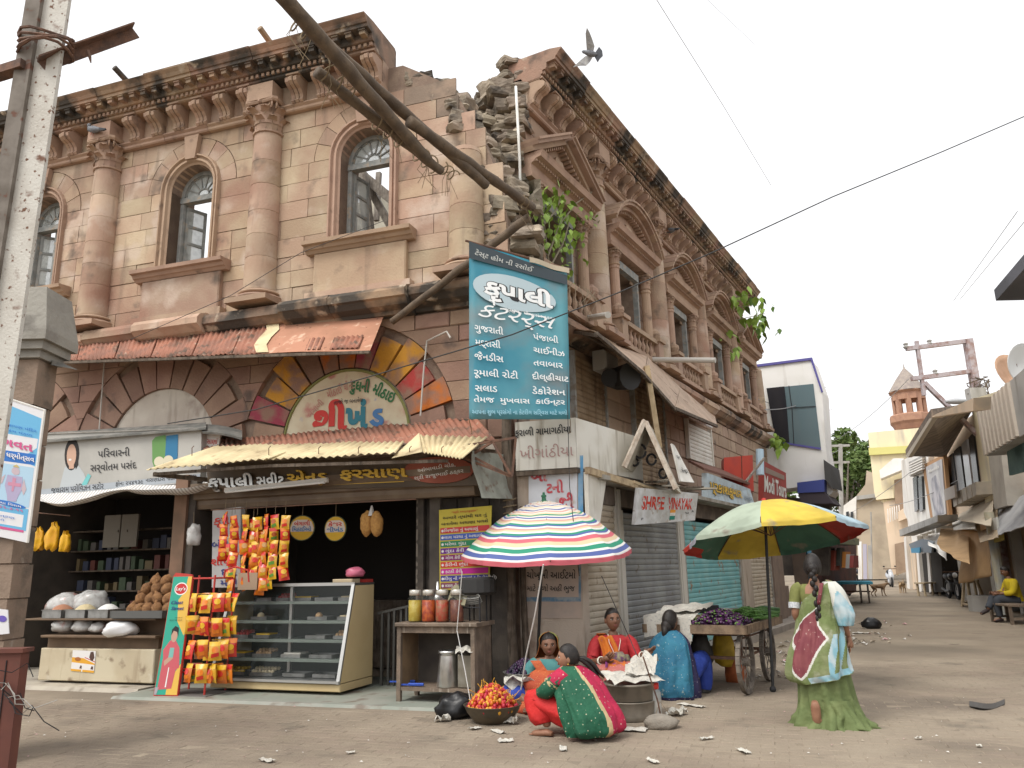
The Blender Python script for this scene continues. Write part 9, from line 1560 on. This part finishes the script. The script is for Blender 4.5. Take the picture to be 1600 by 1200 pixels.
wire([(262, 662, 11.6), (400, 640, 10.9), (600, 582, 10.0), (800, 523, 9.2), (960, 460, 9.2), (1110, 396, 9.4), (1300, 308, 10), (1470, 238, 10.6), (1640, 165, 11.2)], .009, 'long black cable rising from the grocery signboard across to the upper right'); wire([(205, 530, 11.4), (360, 462, 11.0), (470, 395, 10.8), (600, 345, 10.6)], .005, 'thin cable climbing past the sill of the right arched window')
THIN = flat('thin_grey_wire', (.28, .28, .28)); wire([(1020, -10, 12), (1130, 165, 16), (1205, 290, 20)], .006, 'thin wire falling from the top of the sky past the pigeon', m=THIN); wire([(1095, -10, 14), (1180, 70, 20)], .004, 'faint short wire at the top of the sky', m=THIN); wire([(1490, 470, 24), (1590, 330, 15)], .008, 'thin wire in front of the right sky going to the roof slab', m=THIN); wire([(1500, 468, 24), (1606, 340, 15)], .008, 'second thin wire beside the one going to the roof slab', m=THIN)
for i, (a, b, lb) in enumerate((((1210, 722, 26), (1316, 700, 56), 'wire from the red shop sign to the far pole'), ((1180, 622, 24), (1300, 640, 40), 'wire from the stone building towards the trees'), ((1332, 800, 50), (1535, 640, 26), 'wire from the far trees to the utility pole'), ((1390, 790, 40), (1545, 720, 24), 'lower wire in front of the pale shop house'), ((1300, 690, 50), (1420, 592, 30), 'wire from the trees to the lower cross arm'), ((1195, 640, 22), (1290, 605, 30), 'wire crossing the dark glass window'))): wire([a, b], .014, lb, .25, THIN)
wire([(886, 600, 9.5), (890, 760, 9.5), (905, 900, 9.5)], .005, 'thin wire hanging down beside the teal banner'); wire([(940, 900, 9.0), (985, 1000, 9.0), (1010, 1060, 8.6)], .005, 'thin cord hanging in front of the cream shutter')
LFM = [mat('fig_leaf', (.20, .32, .045), (.26, .38, .07), s=9, rough=.5, var=.2), mat('fig_leaf_dark', (.10, .18, .04), (.12, .21, .05), s=9, rough=.5, var=.2)]
def leaf_mesh(m, s): return MB().add([(0, 0, 0), (-.42 * s, .3 * s, -.05 * s), (-.4 * s, .55 * s, -.09 * s), (0, .75 * s, -.02 * s), (.4 * s, .55 * s, -.09 * s), (.42 * s, .3 * s, -.05 * s), (0, 1.25 * s, -.16 * s), (0, .35 * s, 0)], [(0, 7, 2, 1), (7, 3, 2), (2, 3, 6), (0, 5, 4, 7), (7, 4, 3), (4, 6, 3)]).mesh('leaf', m, True)
LF = [leaf_mesh(LFM[0], .125), leaf_mesh(LFM[0], .09), leaf_mesh(LFM[1], .11)]
def sapling(label, P, stems, leaves, seed, W_):
 t = thing('fig_sapling', label, 'plant', P); rn = random.Random(seed)
 for s in stems: MB().tube([W_(*p) for p in s], [.018 - .003 * i for i in range(len(s))], 6).obj('stem', mat('sapling_stem', (.22, .19, .13)), t, I4)
 for (px, py, sx, sy, n, kk) in leaves:
  for i in range(int(n * 1.5)): p = W_(rn.gauss(px, sx), rn.gauss(py, sy), rn.uniform(-.25, .25)); inst(LF[kk] if rn.random() < .75 else LF[1], 'leaf', t, T(p) @ RZ(rn.uniform(0, 6.28)) @ Matrix.Rotation(rn.uniform(-1.5, -.4), 4, 'X') @ Matrix.Scale(rn.uniform(.7, 1.2), 4))
W1 = lambda x, y, dn=0: FR.W(x, y, .35 + dn)
sapling('light green fig sapling sprouting from the broken corner above the teal banner', W1(858, 430), [[(862, 445), (856, 400), (850, 350), (838, 300)], [(856, 400), (875, 350), (900, 318), (925, 300)], [(858, 420), (880, 380), (890, 345)], [(850, 350), (868, 330), (880, 300)]], [(848, 300, 14, 10, 26, 0), (868, 322, 16, 12, 34, 0), (880, 352, 13, 14, 26, 0), (862, 376, 12, 13, 18, 0), (838, 325, 9, 14, 12, 0), (882, 395, 7, 16, 14, 1), (925, 340, 8, 8, 8, 1), (905, 385, 6, 20, 8, 1), (885, 425, 8, 10, 8, 0)], 3, W1)
W2 = lambda x, y, dn=0: at(x, y, 21.5 + 3 * dn); LF = [leaf_mesh(LFM[0], .26), leaf_mesh(LFM[0], .2), leaf_mesh(LFM[1], .22)]
sapling('thin fig sapling leaning out from the far end of the street facade', W2(1105, 540), [[(1098, 560), (1115, 500), (1140, 480), (1175, 478)], [(1085, 570), (1110, 515), (1150, 500), (1195, 490)], [(1130, 485), (1150, 465), (1165, 460)]], [(1158, 470, 12, 9, 16, 0), (1178, 500, 9, 10, 12, 0), (1185, 475, 10, 9, 8, 2), (1192, 510, 8, 12, 9, 2), (1130, 520, 14, 8, 7, 0), (1145, 545, 10, 7, 6, 0)], 6, W2)
W3 = lambda x, y, dn=0: at(x, y, 25 + 2 * dn); sapling('small green shoot on the ledge before the white building', W3(1212, 700), [[(1210, 705), (1212, 690), (1216, 680)]], [(1214, 685, 6, 6, 16, 0)], 8, W3)
tw_ = thing('dry_twigs', 'bare dry twigs hanging on the balustrade by the banner', 'twigs', FR.W(905, 480, .5))
for k in range(9): a = FR.W(890 + 5 * k, 440 + 2 * k, .4); MB().tube([a, a + Vector((RN.uniform(-.3, .3), -.1, -.3)), a + Vector((RN.uniform(-.4, .5), -.15, -.7))], [.007, .005, .002], 4).obj('twig', mat('dry_twig', (.33, .27, .19)), tw_, I4)
GREYB = mat('pigeon_grey', (.20, .21, .23), (.14, .145, .16), s=30, rough=.7); PALEB = mat('pigeon_pale_wing', (.42, .42, .41), (.32, .32, .33), s=24); DKB = flat('pigeon_dark', (.06, .065, .075))
fpg = thing('flying_pigeon', 'grey pigeon in flight with wings spread above the cornice', 'pigeon', at(922, 85, 11)); PX = lambda x, y, dy=0: at(x, y, 11 + dy)
m = MB(); m.tube([PX(909, 80), PX(913, 81), PX(920, 83), PX(928, 85), PX(933, 85)], [.008, .028, .05, .045, .02], 10); m.ball(PX(912, 81), .028, 8, 6); m.obj('body', GREYB, fpg, I4, True)
def wing(pts, nm, m_): k = len(pts); P = [PX(*p) for p in pts]; n_ = Vector((0, .012, 0)); tri = tessellate_polygon([[Vector((p[0], p[1], 0)) for p in pts]]); MB().add(P + [p + n_ for p in P], [tuple(t) for t in tri] + [tuple(i + k for i in t[::-1]) for t in tri] + [(i, (i + 1) % k, k + (i + 1) % k, k + i) for i in range(k)]).obj(nm, m_, fpg, I4)
wing([(917, 80, 0), (916, 66, -.1), (915, 52, -.2), (917, 43, -.25), (921, 50, -.2), (925, 60, -.12), (929, 72, -.05), (927, 82, 0)], 'wing', PALEB); wing([(924, 86, 0), (914, 88, .1), (905, 96, .2), (895, 105, .3), (906, 102, .22), (916, 102, .12), (922, 96, .06), (926, 89, 0)], 'wing', PALEB); wing([(930, 82, 0), (936, 73, 0), (941, 79, 0), (942, 87, 0), (937, 92, 0), (934, 97, 0), (929, 88, 0)], 'tail', DKB)
def perched(P, hd, lb):
 K = T(P) @ RZ(hd); t = thing('perched_pigeon', lb, 'pigeon', K); b = MB(); b.tube([(0, -.2, .07), (0, -.12, .09), (0, 0, .12), (0, .09, .15), (0, .12, .2)], [.012, .045, .07, .055, .03], 10); b.ball((0, .125, .235), .036, 8, 6); b.tube([(0, .15, .235), (0, .18, .225)], [.012, .003], 5); b.obj('body', GREYB, t, smooth=True); MB().tube([(0, -.12, .1), (0, -.24, .06), (0, -.3, .05)], [.03, .03, .02], 6).obj('tail', DKB, t); [MB().tube([(s * .02, .02, .06), (s * .025, .03, .0)], .006, 4).obj('leg', flat('pigeon_leg', (.4, .15, .12)), t) for s in (-1, 1)]
perched(FL.P(7.72, .42, 9.225), 1.2, 'grey pigeon perched on the capital of the left column'); perched(FR.P(7.6, .3, 9.15), .5, 'grey pigeon perched between the brackets of the street cornice')
